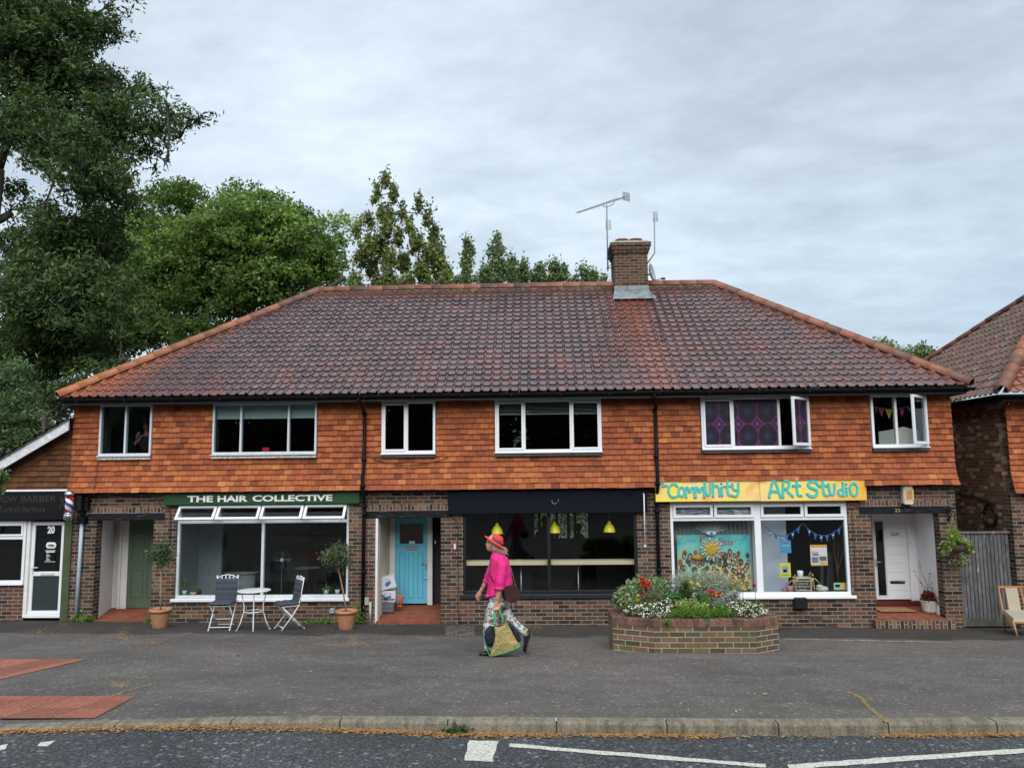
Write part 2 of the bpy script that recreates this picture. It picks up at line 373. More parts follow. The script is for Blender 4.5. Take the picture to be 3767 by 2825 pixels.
def asphalt(name, base, speck, rough=.85, damp=True):
    t = NT(name); f = t.noise(46, 7, .8); g = t.noise(.55, 7, .62); h = t.noise(2.6, 6, .6)
    v = t.n('ShaderNodeTexVoronoi'); v.inputs['Scale'].default_value = 36; t.lk(t.tc(), v.inputs['Vector'])
    c = t.mix(t.math('MULTIPLY', t.math('SUBTRACT', f, .47, clamp=True), 3.5, clamp=True), mul(base, .8), speck)
    c = t.mix(t.math('MULTIPLY', t.math('SUBTRACT', v.outputs['Color'], .80, clamp=True), 2.6, clamp=True), c, mul(speck, 2.2))
    c = t.mix(.75, c, t.ramp(g, [(.33, (.62, .62, .64, 1)), (.5, (1, 1, 1, 1)), (.68, (1.32, 1.28, 1.26, 1))]), 'MULTIPLY')
    c = t.mix(.5, c, t.ramp(h, [(.35, (.75, .73, .7, 1)), (.65, (1.2, 1.18, 1.2, 1))]), 'MULTIPLY')
    if damp:     # damp, moss-darkened strip by the shop fronts with a ragged edge
        sp = t.n('ShaderNodeSeparateXYZ'); t.lk(t.tc(), sp.inputs[0])
        d = t.math('ADD', sp.outputs[1], t.math('MULTIPLY', t.math('SUBTRACT', t.noise(.9, 5, .6), .5), 2.2))
        k = t.math('MULTIPLY', t.math('ADD', d, 2.45), 3.5, clamp=True)
        c = t.mix(t.math('MULTIPLY', k, .85), c, t.mix(1.0, c, (.34, .33, .33, 1), 'MULTIPLY'))
        st = t.noise(1.2, 6, .65, vec=t.mapping(t.tc(), scale=(.35, 2.4, 1)))
        k2 = t.math('MULTIPLY', t.math('SUBTRACT', st, .55, clamp=True), 5, clamp=True)
        c = t.mix(t.math('MULTIPLY', k2, .7), c, t.mix(1.0, c, (.55, .53, .51, 1), 'MULTIPLY'))
        t.set(t.math('MULTIPLY_ADD', k, -.06, .85))
    else: t.set(rough)
    t.col(c); t.b.inputs['Specular IOR Level'].default_value = .35
    t.bump(t.math('ADD', f, t.math('MULTIPLY', v.outputs['Distance'], .8)), .55, .012); return t.m
M['asphalt'] = asphalt('forecourt asphalt', (.108, .099, .092, 1), (.25, .232, .215, 1))
M['road'] = asphalt('road asphalt', (.034, .037, .042, 1), (.22, .235, .25, 1), damp=False)
xs = [-300, -120, -60, -40]+[-30+.5*i for i in range(121)]+[40, 60, 120, 300]
tag(sheet('pavement', xs, [kerb_y]+[-8.4+.6*i for i in range(15)]+[.8, 2, 8, 14, 40, 400], gz, M['asphalt']), kind='structure')
tag(sheet('road', xs, [-600, -100, -24, -19, -16, -13, -12, -11, -10.3, -9.9, lambda x: kerb_y(x)-.13, lambda x: kerb_y(x)+.3], gzr, M['road']), kind='structure')
# kerb stones
t = NT('kerb concrete'); f = t.noise(45, 6, .7); g = t.noise(5, 5, vec=t.mapping(t.tc(), scale=(3, 1, .5)))
c = t.ramp(f, [(.3, (.12, .105, .08, 1)), (.7, (.30, .27, .215, 1))]); c = t.mix(.7, c, t.ramp(g, [(.35, (.45, .44, .4, 1)), (.6, (1.1, 1.08, 1.05, 1))]), 'MULTIPLY')
t.col(c).set(.9, 0, .2); t.bump(f, .5, .01); M['kerb'] = t.m
mb = MB(); x = -30.0
while x < 30:
    x1 = x+.905; vs = []
    for X in (x+.006, x1-.006):
        yb = kerb_y(X); zt = gz(X, yb)+.004; h = kerb_h(X)
        for dy, dz_ in ((0, 0), (-.112, 0), (-.128, -.006), (-.136, -.02 if h > .03 else -.008), (-.142, -h-.06), (0, -.3)): vs.append((X, yb+dy, zt+dz_))
    fs = [(i, i+6, i+7, i+1) for i in range(5)]+[(0, 1, 2, 3, 4, 5), (11, 10, 9, 8, 7, 6)]
    mb.add(vs, [q[::-1] for q in fs[:5]]+fs[5:], t=rnd.random()); x = x1
tag(mb.build('kerb', M['kerb']), kind='structure')
mb = MB(); 
for i in range(120):
    X = -30+.5*i; vs = []
    for q in (X, X+.5): yb = kerb_y(q); vs += [(q, yb+.01, gz(q, yb)-.03), (q, yb-.12, gz(q, yb)-.03)]
    mb.add(vs, [(0, 2, 3, 1)]); a_, b_ = X, X+.5; mb.add([(a_, kerb_y(a_)-.128, gz(a_, kerb_y(a_))-.012), (b_, kerb_y(b_)-.128, gz(b_, kerb_y(b_))-.012), (b_, kerb_y(b_)-.128, -.4), (a_, kerb_y(a_)-.128, -.4)], [(3, 2, 1, 0)])
tag(mb.build('kerb', M['soil']), kind='structure')
# tactile paving
t = NT('red blister paving'); uv = t.mapping(t.tc(), scale=(1, 1, 1)); f = t.noise(20, 5, .6)
b = t.n('ShaderNodeTexBrick'); t.lk(uv, b.inputs['Vector']); b.offset = 0
for k_, v_ in (('Scale', 1), ('Brick Width', .4), ('Row Height', .4), ('Mortar Size', .006)): b.inputs[k_].default_value = v_
b.inputs['Color1'].default_value = (.24, .085, .055, 1); b.inputs['Color2'].default_value = (.36, .13, .085, 1); b.inputs['Mortar'].default_value = (.1, .06, .05, 1)
t.col(t.mix(.6, b.outputs[0], t.ramp(f, [(.3, (.5, .5, .5, 1)), (.65, (1.15, 1.15, 1.15, 1))]), 'MULTIPLY')).set(.85); M['tactile'] = t.m
def inpoly(x, y, p):
    r = False
    for i in range(len(p)):
        (a, b_), (c_, d) = p[i], p[i-1]
        if (b_ > y) != (d > y) and x < (c_-a)*(y-b_)/(d-b_)+a: r = not r
    return r
def tactile(polypx, ext):
    pts = [GG(u*1.703, v*1.703) for u, v in polypx]; pl = [(p.x, p.y) for p in pts]+ext
    mb = MB(); n = len(pl)
    mb.add([(x, y, gz(x, y)+.006) for x, y in pl], [tuple(range(n))])
    if mb.v and sum(pl[i][0]*pl[(i+1) % n][1]-pl[(i+1) % n][0]*pl[i][1] for i in range(n)) < 0: mb.f[0] = mb.f[0][::-1]
    x0 = min(p[0] for p in pl); y0 = min(p[1] for p in pl); y1 = max(p[1] for p in pl); x1 = max(p[0] for p in pl)
    i0 = 0
    yy = y0
    while yy < y1:
        xx = max(x0, -11)
        while xx < x1:
            if inpoly(xx, yy, pl) and inpoly(xx+.03, yy, pl): mb.lathe((xx, yy, gz(xx, yy)+.006), [(.016, 0), (.012, .005), (.0001, .0055)], 6)
            xx += .067
        yy += .067
    return tag(mb.build('tactile_paving', M['tactile']), kind='structure')
tactile([(0, 1424), (188, 1424), (0, 1468)], [])
tactile([(0, 1504), (292, 1504), (204, 1552), (0, 1552)], [])
# road markings
t = NT('worn road paint'); f = t.noise(35, 6, .75); g = t.noise(140, 3, .7)
k = t.math('MULTIPLY', t.math('SUBTRACT', t.math('ADD', t.math('MULTIPLY', f, .6), t.math('MULTIPLY', g, .5)), .44, clamp=True), 9, clamp=True)
t.col(t.mix(k, (.09, .09, .09, 1), (.62, .61, .54, 1))).set(.7); t.bump(g, .3, .006); M['paint'] = t.m
for poly in ([(1012, 1598), (1076, 1600), (1064, 1644), (1002, 1641)], [(84, 1604), (123, 1598), (104, 1611), (80, 1611)], [(-12, 1611), (18, 1606), (10, 1618), (-12, 1624)],
             [(1101, 1605), (1360, 1625), (1652, 1650), (1654, 1657), (1360, 1634), (1098, 1612)],
             [(1700, 1651), (1960, 1632), (2230, 1614), (2230, 1624), (1960, 1643), (1706, 1661)]):
    pts = [GG(u*1.703, v*1.703, gzr, .004) for u, v in poly]; n = len(pts)
    # subdivided and ragged outline
    rr = []
    for i in range(n):
        a, b_ = pts[i], pts[(i+1) % n]; m_ = max(1, int((b_-a).length/.08))
        for j in range(m_):
            p = a.lerp(b_, j/m_); rr.append((p.x+rnd.uniform(-.008, .008), p.y+rnd.uniform(-.008, .008)))
    vs = [(x, y, gzr(x, y)+.005) for x, y in rr]; bm = bmesh.new(); bv = [bm.verts.new(v) for v in vs]; f_ = bm.faces.new(bv)
    if f_.normal.z == 0: bm.normal_update()
    bm.normal_update()
    if f_.normal.z < 0: f_.normal_flip()
    bmesh.ops.triangulate(bm, faces=[f_]); bm.verts.index_update()
    mb = MB(); mb.add([v.co[:] for v in bm.verts], [[v.index for v in q.verts] for q in bm.faces]); bm.free()
    tag(mb.build('road_marking', M['paint']), kind='structure')
# ================================================================ ROOF AND TILE GENERATORS
def pantile(mb, O, U, V, Nv, rows, gauge, wd, umin, umax, rn, lift=.034):
    O, U, V, Nv = Vector(O), Vector(U).normalized(), Vector(V).normalized(), Vector(Nv).normalized()
    prof = [(0, .004), (.08, 0), (.5, -.004), (.66, .004), (.74, .026), (.84, .042), (.94, .028), (1.0, .006)]
    for r in range(rows):
        v0 = r*gauge-.02; v1 = (r+1)*gauge+.02; vm = (r+.5)*gauge
        a, b = umin(vm), umax(vm)
        c = int(math.floor(a/wd))
        while c*wd < b:
            u0 = c*wd; c += 1
            if u0+wd <= a+.01: continue
            t_ = min(1, max(0, rn.gauss(.42, .2))); jl = rn.uniform(-.004, .006); ju = rn.uniform(-.004, .004); vs = []
            for vv, dn in ((v0, lift-.024), (v0, lift), (v1, .004)):
                lo, hi = umin(min(max(vv, 0), rows*gauge)), umax(min(max(vv, 0), rows*gauge))
                for p, h in prof:
                    uu = min(max(u0+ju+p*wd*1.01, lo), hi)
                    vs.append(O+U*uu+V*(vv+jl)+Nv*(h+dn+(jl if dn > .01 else 0)))
            fs = [(i, i+1, i+9, i+8) for i in range(7)]+[(8+i, 9+i, 17+i, 16+i) for i in range(7)]
            mb.add(vs, fs, 0, t_)
def set_stain(o, fn):
    me = o.data; n = len(me.vertices); co = np.zeros(n*3); me.vertices.foreach_get('co', co); co = co.reshape(-1, 3)
    a = me.attributes.new('stain', 'FLOAT', 'POINT'); a.data.foreach_set('value', np.clip(fn(co), 0, 1).astype(np.float32))
def ridgeline(mb, A, B, r=.115, seg=.42, rn=random.Random(3)):
    A, B = Vector(A), Vector(B); n = max(1, round((B-A).length/seg)); d = (B-A)/n
    dn = d.normalized(); sd_ = dn.cross(Vector((0, 0, 1))).normalized(); up = sd_.cross(dn)
    for i in range(n):
        p0 = A+d*i-dn*.02; p1 = A+d*(i+1)+dn*.02; vs = []
        j = rn.uniform(-.006, .006)
        for p, rr in ((p0, r*1.05), (p0, r*.9), (p1, r*.98)):
            for k in range(9):
                q = -.15+pi*1.1*k/8-.02
                vs.append(p+sd_*cos(q)*rr*1.05+up*(sin(q)*rr+j+.02))
        fs = [(9+k, k, k+1, 10+k) for k in range(8)]+[(k, 18+k, 19+k, k+1) for k in range(8)]
        vs2 = vs
        mb.add(vs2, fs, 0, rn.random(), True)
def hung(mb, x0, x1, z0, z1, yf, holes, rn, wd=.168, course=.1115, zmin=None, M4=None, t0=.46, ts=.18):
    """vertical tile hanging facing -Y; yf(z) gives the face; holes = list of (x0,x1,z0,z1)"""
    r = 0; z = z0
    while z < z1-.02:
        zt = min(z+course, z1); off = (wd*.5 if r % 2 else 0)+rn.uniform(-.004, .004); cz = z+.5*course
        cuts = sorted([(h[0], h[1]) for h in holes if h[2] < cz < h[3]]); spans = []; a = x0
        for h0, h1 in cuts:
            if h0 > a: spans.append((a, h0))
            a = max(a, h1)
        if a < x1: spans.append((a, x1))
        for a, b in spans:
            c = math.floor((a-x0-off)/wd)
            while x0+off+c*wd < b-.005:
                u0 = max(a, x0+off+c*wd); u1 = min(b, x0+off+(c+1)*wd); c += 1
                if u1-u0 < .012: continue
                if zmin and (u0+u1)/2 < zmin(z+course*.6): continue
                g = .0025; dz_ = rn.gauss(0, .003); tw = rn.gauss(0, .0015); yb = yf(z)-.027-abs(rn.gauss(0, .004)); yt = yf(zt)+.001
                vs = [(u0+g, yb, z+dz_+tw), (u1-g, yb, z+dz_-tw), (u1-g, yf(z)+.004, z+dz_-tw), (u0+g, yf(z)+.004, z+dz_+tw),
                      (u0+g, yt, zt+.006), (u1-g, yt, zt+.006)]
                if M4 is not None: vs = [M4 @ Vector(v) for v in vs]
                mb.add(vs, [(0, 1, 5, 4), (0, 3, 2, 1), (0, 4, 3), (1, 2, 5)], 0, min(1, max(0, rn.gauss(t0, ts))))
        z += course; r += 1
def wallrects(mb, x0, x1, z0, z1, holes, y0, y1, ydeep=None):
    """solid wall slab between y0,y1 with rectangular holes, no overlapping faces"""
    xs_ = sorted({x0, x1} | {h[0] for h in holes} | {h[1] for h in holes}); zs_ = sorted({z0, z1} | {h[2] for h in holes} | {h[3] for h in holes})
    xs_ = [x for x in xs_ if x0 <= x <= x1]; zs_ = [z for z in zs_ if z0 <= z <= z1]
    nx, nz = len(xs_)-1, len(zs_)-1
    sol = [[not any(h[0] < (xs_[i]+xs_[i+1])/2 < h[1] and h[2] < (zs_[j]+zs_[j+1])/2 < h[3] for h in holes) for j in range(nz)] for i in range(nx)]
    for i in range(nx):
        for j in range(nz):
            if not sol[i][j]: continue
            a, b, c_, d = xs_[i], xs_[i+1], zs_[j], zs_[j+1]
            mb.quad((a, y0, c_), (b, y0, c_), (b, y0, d), (a, y0, d)); mb.quad((b, y1, c_), (a, y1, c_), (a, y1, d), (b, y1, d))
            if i == 0 or not sol[i-1][j]: mb.quad((a, y1, c_), (a, y0, c_), (a, y0, d), (a, y1, d))
            if i == nx-1 or not sol[i+1][j]: mb.quad((b, y0, c_), (b, y1, c_), (b, y1, d), (b, y0, d))
            if j == 0 or not sol[i][j-1]: mb.quad((a, y1, c_), (b, y1, c_), (b, y0, c_), (a, y0, c_))
            if j == nz-1 or not sol[i][j+1]: mb.quad((a, y0, d), (b, y0, d), (b, y1, d), (a, y1, d))
# ================================================================ MAIN TERRACE
BX0, BX1, BD = -9.87, 8.06, 7.6; EZ = 4.62
B = empty('brick_terrace', (0, 0, 0), 'long two-storey terrace with orange hung tiles, plum tiled hipped roof and three shop fronts', 'building')
# openings in the ground-floor front wall (x0,x1,z0,z1)
OP = dict(porch_a=(-9.36, -8.16, -.3, 2.11), salon=(-7.68, -4.12, .50, 2.43), porch_b=(-3.55, -2.24, -.3, 2.11), cafe=(-1.79, 1.72, .53, 2.30), studio=(2.395, 5.92, .50, 2.39), porch_c=(6.375, 7.715, -.3, 2.11))
LINT = [(-9.54, -7.94), (-3.79, -2.02), (6.155, 7.95)]
holes = list(OP.values())+[(a, b, 2.11, 2.262) for a, b in LINT]+[(a, b, 2.262, 2.375) for a, b in LINT]
mb = MB(); wallrects(mb, BX0, BX1, -.3, 2.72, holes, 0, .22)
mb.build('wall', M['brick'], B)
for a, b in LINT: MB().box(a, b, .0, .21, 2.262, 2.375).build('soldier_course', M['soldier'], B)
# side and rear walls below the hung tiles
mb = MB()
mb.box(BX0, BX0+.22, .221, BD, -.3, 2.72); mb.box(BX1-.22, BX1, .221, BD, -.3, 2.72)
wallrects(mb, BX0+.221, BX1-.221, -.3, 4.5, [(-1.85, 1.95, .6, 2.45)], BD-.22, BD)
mb.build('wall', M['brick'], B)
# timber lintels
t = NT('aged black timber'); f = t.noise(5, 6, .6, vec=t.mapping(t.tc(), scale=(1, 1, 9)), dist=.6)
t.col(t.ramp(f, [(.35, (.008, .008, .010, 1)), (.6, (.02, .02, .024, 1)), (.74, (.13, .13, .14, 1))])).set(.9, 0, .15); t.bump(f, .5, .01); M['timber'] = t.m
for i, (a, b) in enumerate(LINT):
    mb = MB(); mb.bbox(a, b, -.022, .2, 2.112, 2.258, .008); o = mb.build('lintel', M['timber'], B)
    mb = MB(); mb.box(a, b, -.03, .0, 2.259, 2.268); mb.build('flashing', M['lead'], o)
    if i == 2:
        mb = MB(); p = Pq('L3', 1450, 335, 0)
        text_mb(mb, '22', p.x, p.x+.11, 2.15, 2.215, -.024, .006, off=.01); mb.build('number', plain('dull brass', (.4, .33, .16, 1), .5, metal=.3), o)
        mb = MB(); text_mb(mb, '22', p.x+.2, p.x+.29, 2.16, 2.212, -.024, .006, off=.01); mb.build('number', plain('dark number', (.08, .08, .08, 1), .5), o)
# upper storey core and hung tiles
WIN = [(-9.32, -8.22, 3.44, 4.50), (-6.945, -4.78, 3.44, 4.49), (-3.44, -2.335, 3.42, 4.485), (-1.115, 1.05, 3.42, 4.485), (3.06, 5.225, 3.44, 4.482), (6.45, 7.55, 3.44, 4.49)]
mb = MB(); wallrects(mb, BX0, BX1, 2.72, 4.56, WIN, -.06, .2)
mb.box(BX0, BX0+.2, .2, BD, 2.72, 4.56); mb.box(BX1-.2, BX1, .2, BD, 2.72, 4.56)
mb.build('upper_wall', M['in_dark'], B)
hh = [(a-.01, b+.01, c-.085, d) for a, b, c, d in WIN]+[(2.09, 6.225, 2.6, 2.83)]
yf = lambda z: -.085-.12*max(0, (3.15-z)/.47)**1.6
mb = MB(); hung(mb, BX0-.03, BX1+.0, 2.685, 4.56, yf, hh, random.Random(11)); 
mb.build('hung_tiles', M['hung'], B)
for nm, Mx in (('r', Matrix.Translation((BX1, 0, 0)) @ Matrix.Rotation(pi/2, 4, 'Z')), ('l', Matrix.Translation((BX0, BD, 0)) @ Matrix.Rotation(-pi/2, 4, 'Z'))):
    mb = MB(); hung(mb, 0.0, BD, 2.685, 4.56, lambda z: yf(z)+.08, [], random.Random(12), M4=Mx); mb.build('hung_tiles', M['hung'], B)
mb = MB(); mb.box(BX0-.02, BX1+.02, -.09, .0, 2.655, 2.69); mb.build('soffit_board', M['black'], B)
# roof: eave line at Y=-.45
EX0, EX1, RX0, RX1, RY, RZ = -10.0, 8.27, -5.88, 4.30, 3.7, 7.70
EY0 = -.45; EYB = 2*RY-EY0; sl = math.hypot(RY-EY0, RZ-EZ); rows = 22; ga = sl/rows
Vf = Vector((0, RY-EY0, RZ-EZ)).normalized(); Nf = Vector((0, -(RZ-EZ), RY-EY0)).normalized()
mb = MB()
pantile(mb, (0, EY0, EZ), (1, 0, 0), Vf, Nf, rows, ga, .1905, lambda v: EX0+(RX0-EX0)*v/sl+.03, lambda v: EX1+(RX1-EX1)*v/sl-.03, random.Random(5))
roof = mb.build('roof', M['pan'], B)
def stain(c):
    x, y = c[:, 0], c[:, 1]; v = (c[:, 2]-EZ)/(RZ-EZ); n = np.sin(x*9.1+y*3)*np.sin(x*4.3-y*5.7)
    ch = np.exp(-((x-2.0)/.42)**2)*np.clip(1.15*v, 0, 1)*(v < .93)*(.5+.3*np.sin(x*33)); ch = ch+np.exp(-((x-2.3)/.35)**2)*.38*(1-v)
    lh = np.clip(1-(x-(EX0+(RX0-EX0)*v))/(.25+1.5*(1-v)**3), 0, 1)*np.clip(1.1-v*1.2, 0, 1)
    rh = np.clip(1-((EX1+(RX1-EX1)*v)-x)/(.3), 0, 1)*.55
    tp = np.clip((v-.93)*9, 0, 1)*.5*((x < -1.8)+.35); sp = (n > .86)*.25+(np.sin(x*2.2+1)*np.sin(y*1.7+2*x) > .85)*.15
    rl = np.clip((x-.5)/6, 0, 1)*.07
    return np.maximum.reduce([ch, lh, rh, tp, sp])+rl
set_stain(roof, stain)
mb = MB()      # end and rear slopes
for ex, rx, sx in ((EX0, RX0, -1), (EX1, RX1, 1)):
    run = abs(rx-ex); s2 = math.hypot(run, RZ-EZ); r2 = 22; g2 = s2/r2; k = (RY-EY0)
    Vs = Vector((-sx*run, 0, RZ-EZ)).normalized(); Ns = Vector((sx*(RZ-EZ), 0, run)).normalized(); Us = Vector((0, sx, 0))
    O = (ex, RY, EZ)
    pantile(mb, O, Us, Vs, Ns, r2, g2, .1905, lambda v, s2=s2, k=k: -k*(1-v/s2), lambda v, s2=s2, k=k: k*(1-v/s2), random.Random(6))
pantile(mb, (0, EYB, EZ), (-1, 0, 0), (0, -Vf.y, Vf.z), (0, -Nf.y, Nf.z), rows, ga, .1905, lambda v: -EX1-(RX1-EX1)*v/sl, lambda v: -EX0-(RX0-EX0)*v/sl, random.Random(8))
roof2 = mb.build('roof_slope', M['pan'], roof)
mb = MB(); ridgeline(mb, (RX0, RY, RZ+.02), (RX1, RY, RZ+.02)); 
for ex, rx in ((EX0, RX0), (EX1, RX1)):
    ridgeline(mb, (ex, EY0, EZ+.02), (rx, RY, RZ+.02)); ridgeline(mb, (ex, EYB, EZ+.02), (rx, RY, RZ+.02))
rg = mb.build('ridge_tiles', M['ridge'], roof)
set_stain(rg, lambda c: np.clip((-5.6-c[:, 0])/4.2, 0, 1)**1.3*.75+np.clip((c[:, 0]-1)/1, 0, 1)*.15)
# mortar bedding with moss under the hips
mb = MB()
for ex, rx in ((EX0, RX0), (EX1, RX1)):
    s_ = 1 if ex < 0 else -1
    mb.tube([(ex+s_*.05, EY0+.0, EZ-.0), (rx+s_*.05, RY-.03, RZ-.02)], .055, 6)
mb.tube([(RX0, RY-.06, RZ-.03), (RX1, RY-.06, RZ-.03)], .06, 6)
t = NT('mossy bedding mortar'); f = t.noise(9, 6, .7); t.col(t.ramp(f, [(.35, (.06, .05, .03, 1)), (.5, (.11, .085, .05, 1)), (.7, (.28, .22, .15, 1))])).set(.95); t.bump(f, 1, .03); M['bed'] = t.m
mb.build('bedding', M['bed'], roof)
# moss cushions scattered on the tiles: growth nobody could count
mb = MB(); rn = random.Random(21)
for i in range(330):
    v = rn.random()**.8*.93; xl = EX0+(RX0-EX0)*v; x = xl+.25+abs(rn.gauss(0, 2.6)) if i < 280 else rn.uniform(-6, 7.5)
    if x > EX1+(RX1-EX1)*v-.3: continue
    v = (math.floor(v*rows)+rn.uniform(.02, .25))/rows; y = EY0+(RY-EY0)*v; z = EZ+(RZ-EZ)*v; r = rn.uniform(.012, .034)
    x = round(x/.1905)*.1905-.05+rn.uniform(-.03, .03)
    mb.ball(Vector((x, y, z))+Nf*.028, r*1.3, r, r*.7, 7, 5)
o = mb.build('roof_moss', plain('moss', (.09, .075, .02, 1), .95, .5, 30, bump=.6), roof); tag(o, kind='stuff')
# eaves: soffit, fascia, gutters
mb = MB(); mb.box(BX0-.2, BX1+.2, -.40, -.06, 4.50, 4.53); mb.box(EX0+.06, EX1-.06, -.42, -.395, 4.46, 4.60)
mb.box(EX0+.06, EX0+.085, -.394, EYB, 4.46, 4.60); mb.box(EX1-.085, EX1-.06, -.394, EYB, 4.46, 4.60)
mb.box(BX0-.2, BX0, -.059, EYB-.1, 4.50, 4.53); mb.box(BX1, BX1+.2, -.059, EYB-.1, 4.50, 4.53)
mb.build('fascia', M['black'], B)
mb = MB()
def gutter(mb, a, b, r=.058):
    a, b = Vector(a), Vector(b); d = (b-a).normalized(); s_ = d.cross(Vector((0, 0, 1))); vs = []
    for p in (a, b):
        for rr in (r, r-.006):
            for k in range(9): q = pi+pi*k/8; vs.append(p+s_*cos(q)*rr+Vector((0, 0, sin(q)*rr)))
    fs = [(k, k+1, 19+k, 18+k) for k in range(8)]+[(9+k, 27+k, 28+k, 10+k) for k in range(8)]+[(0, 18, 27, 9), (8, 17, 35, 26)]+[(k, 9+k, 10+k, k+1) for k in range(8)]+[(18+k, 19+k, 28+k, 27+k) for k in range(8)]
    mb.add(vs, fs)
gutter(mb, (EX0-.02, -.485, 4.585), (EX1+.06, -.485, 4.575)); 
for i in range(19): mb.box(-9.6+i*.98, -9.57+i*.98, -.55, -.42, 4.52, 4.57)
mb.build('gutter', M['gutter'], B)
def downpipe(px, pts_lo, offs, brackets, r=.036):
    mb = MB(); mb.tube([(offs, -.485, 4.54), (offs, -.485, 4.49), (offs+.06, -.24, 4.30), (offs+.06, -.16, 4.22)], r*.95, 10)
    x = offs+.06
    mb.tube([(x, -.16, 4.22), (x-.005, -.165, 3.2), (x-.01, -.25, 2.9), (x-.012, -.265, 2.68), (x-.012, -.09, 2.52), (x-.014, -.075, 2.3), (x-.02, -.075, gz(x, 0)+.02)], r, 10)
    for z, y in ((4.24, -.16), (3.3, -.163), (2.76, -.258), (2.36, -.075), (2.2, -.075), (1.05, -.075)):
        mb.tube([(x-.01, y, z-.035), (x-.01, y, z+.035)], r*1.3, 10)
        mb.box(x-.06, x+.04, y+.02, y+.09, z-.012, z+.012)
    return mb.build('downpipe', M['gutter'], B)
x1 = Pq('U1', 1028, 200, -.485).x; downpipe(0, 0, x1, 0)
x2 = Pq('U2', 1492, 130, -.485).x; 
mb = MB(); o2 = downpipe(0, 0, x2, 0)
# chimney (a sub-part of the roof)
c0 = Pd(1327, 600, 3.3); c1 = Pd(1401, 600, 3.3); cx0, cx1 = c0.x+.01, c1.x-.01
zt = Pd(1360, 522, 3.3).z; cy0, cy1 = 3.3, 4.15
mb = MB(); hb = .075
zb = zt-4*.075
mb.box(cx0, cx1, cy0, cy1, 7.0, zb)
for i in range(3):
    e_ = .03*(i+1); mb.box(cx0-e_, cx1+e_, cy0-e_, cy1+e_, zb+i*.085+.0005, zb+(i+1)*.085)
ch = mb.build('chimney', M['brick_chim'], roof)
mb = MB(); e_ = .10; z_ = zb+.256
mb.add([(cx0-e_, cy0-e_, z_), (cx1+e_, cy0-e_, z_), (cx1+e_, cy1+e_, z_), (cx0-e_, cy1+e_, z_), (cx0, cy0, z_+.07), (cx1, cy0, z_+.07), (cx1, cy1, z_+.07), (cx0, cy1, z_+.07)], [(0, 3, 2, 1), (4, 5, 6, 7), (0, 1, 5, 4), (1, 2, 6, 5), (2, 3, 7, 6), (3, 0, 4, 7)])
mb.build('chimney_cap', plain('cement flaunching', (.3, .27, .23, 1), .9, .3, 10, bump=.4), roof)
for px in (.30, .72):
    mb = MB(); x = cx0+(cx1-cx0)*px; mb.lathe((x, 3.72, z_+.06), [(.14, -.04), (.14, .1), (.175, .11), (.175, .15), (.13, .16), (.13, .13), (.10, .1)], 20); mb.build('chimney_pot', M['ridge'], roof)
# lead apron
yA = 3.4; za = lambda y: EZ+(RZ-EZ)*(y-EY0)/(RY-EY0)
mb = MB(); y0_ = 2.9
mb.add([(cx0-.10, y0_, za(y0_)+.115), (cx1+.13, y0_, za(y0_)+.115), (cx1+.02, 3.285, za(3.285)+.12), (cx0-.02, 3.285, za(3.285)+.12), (cx0-.02, 3.285, za(3.285)+.24), (cx1+.02, 3.285, za(3.285)+.24)], [(0, 1, 2, 3), (3, 2, 5, 4)])
o = mb.build('lead_flashing', M['lead'], roof); evaluated(o, [('SOLIDIFY', dict(thickness=.008))]); o.data.polygons.foreach_set('use_smooth', [False]*len(o.data.polygons))
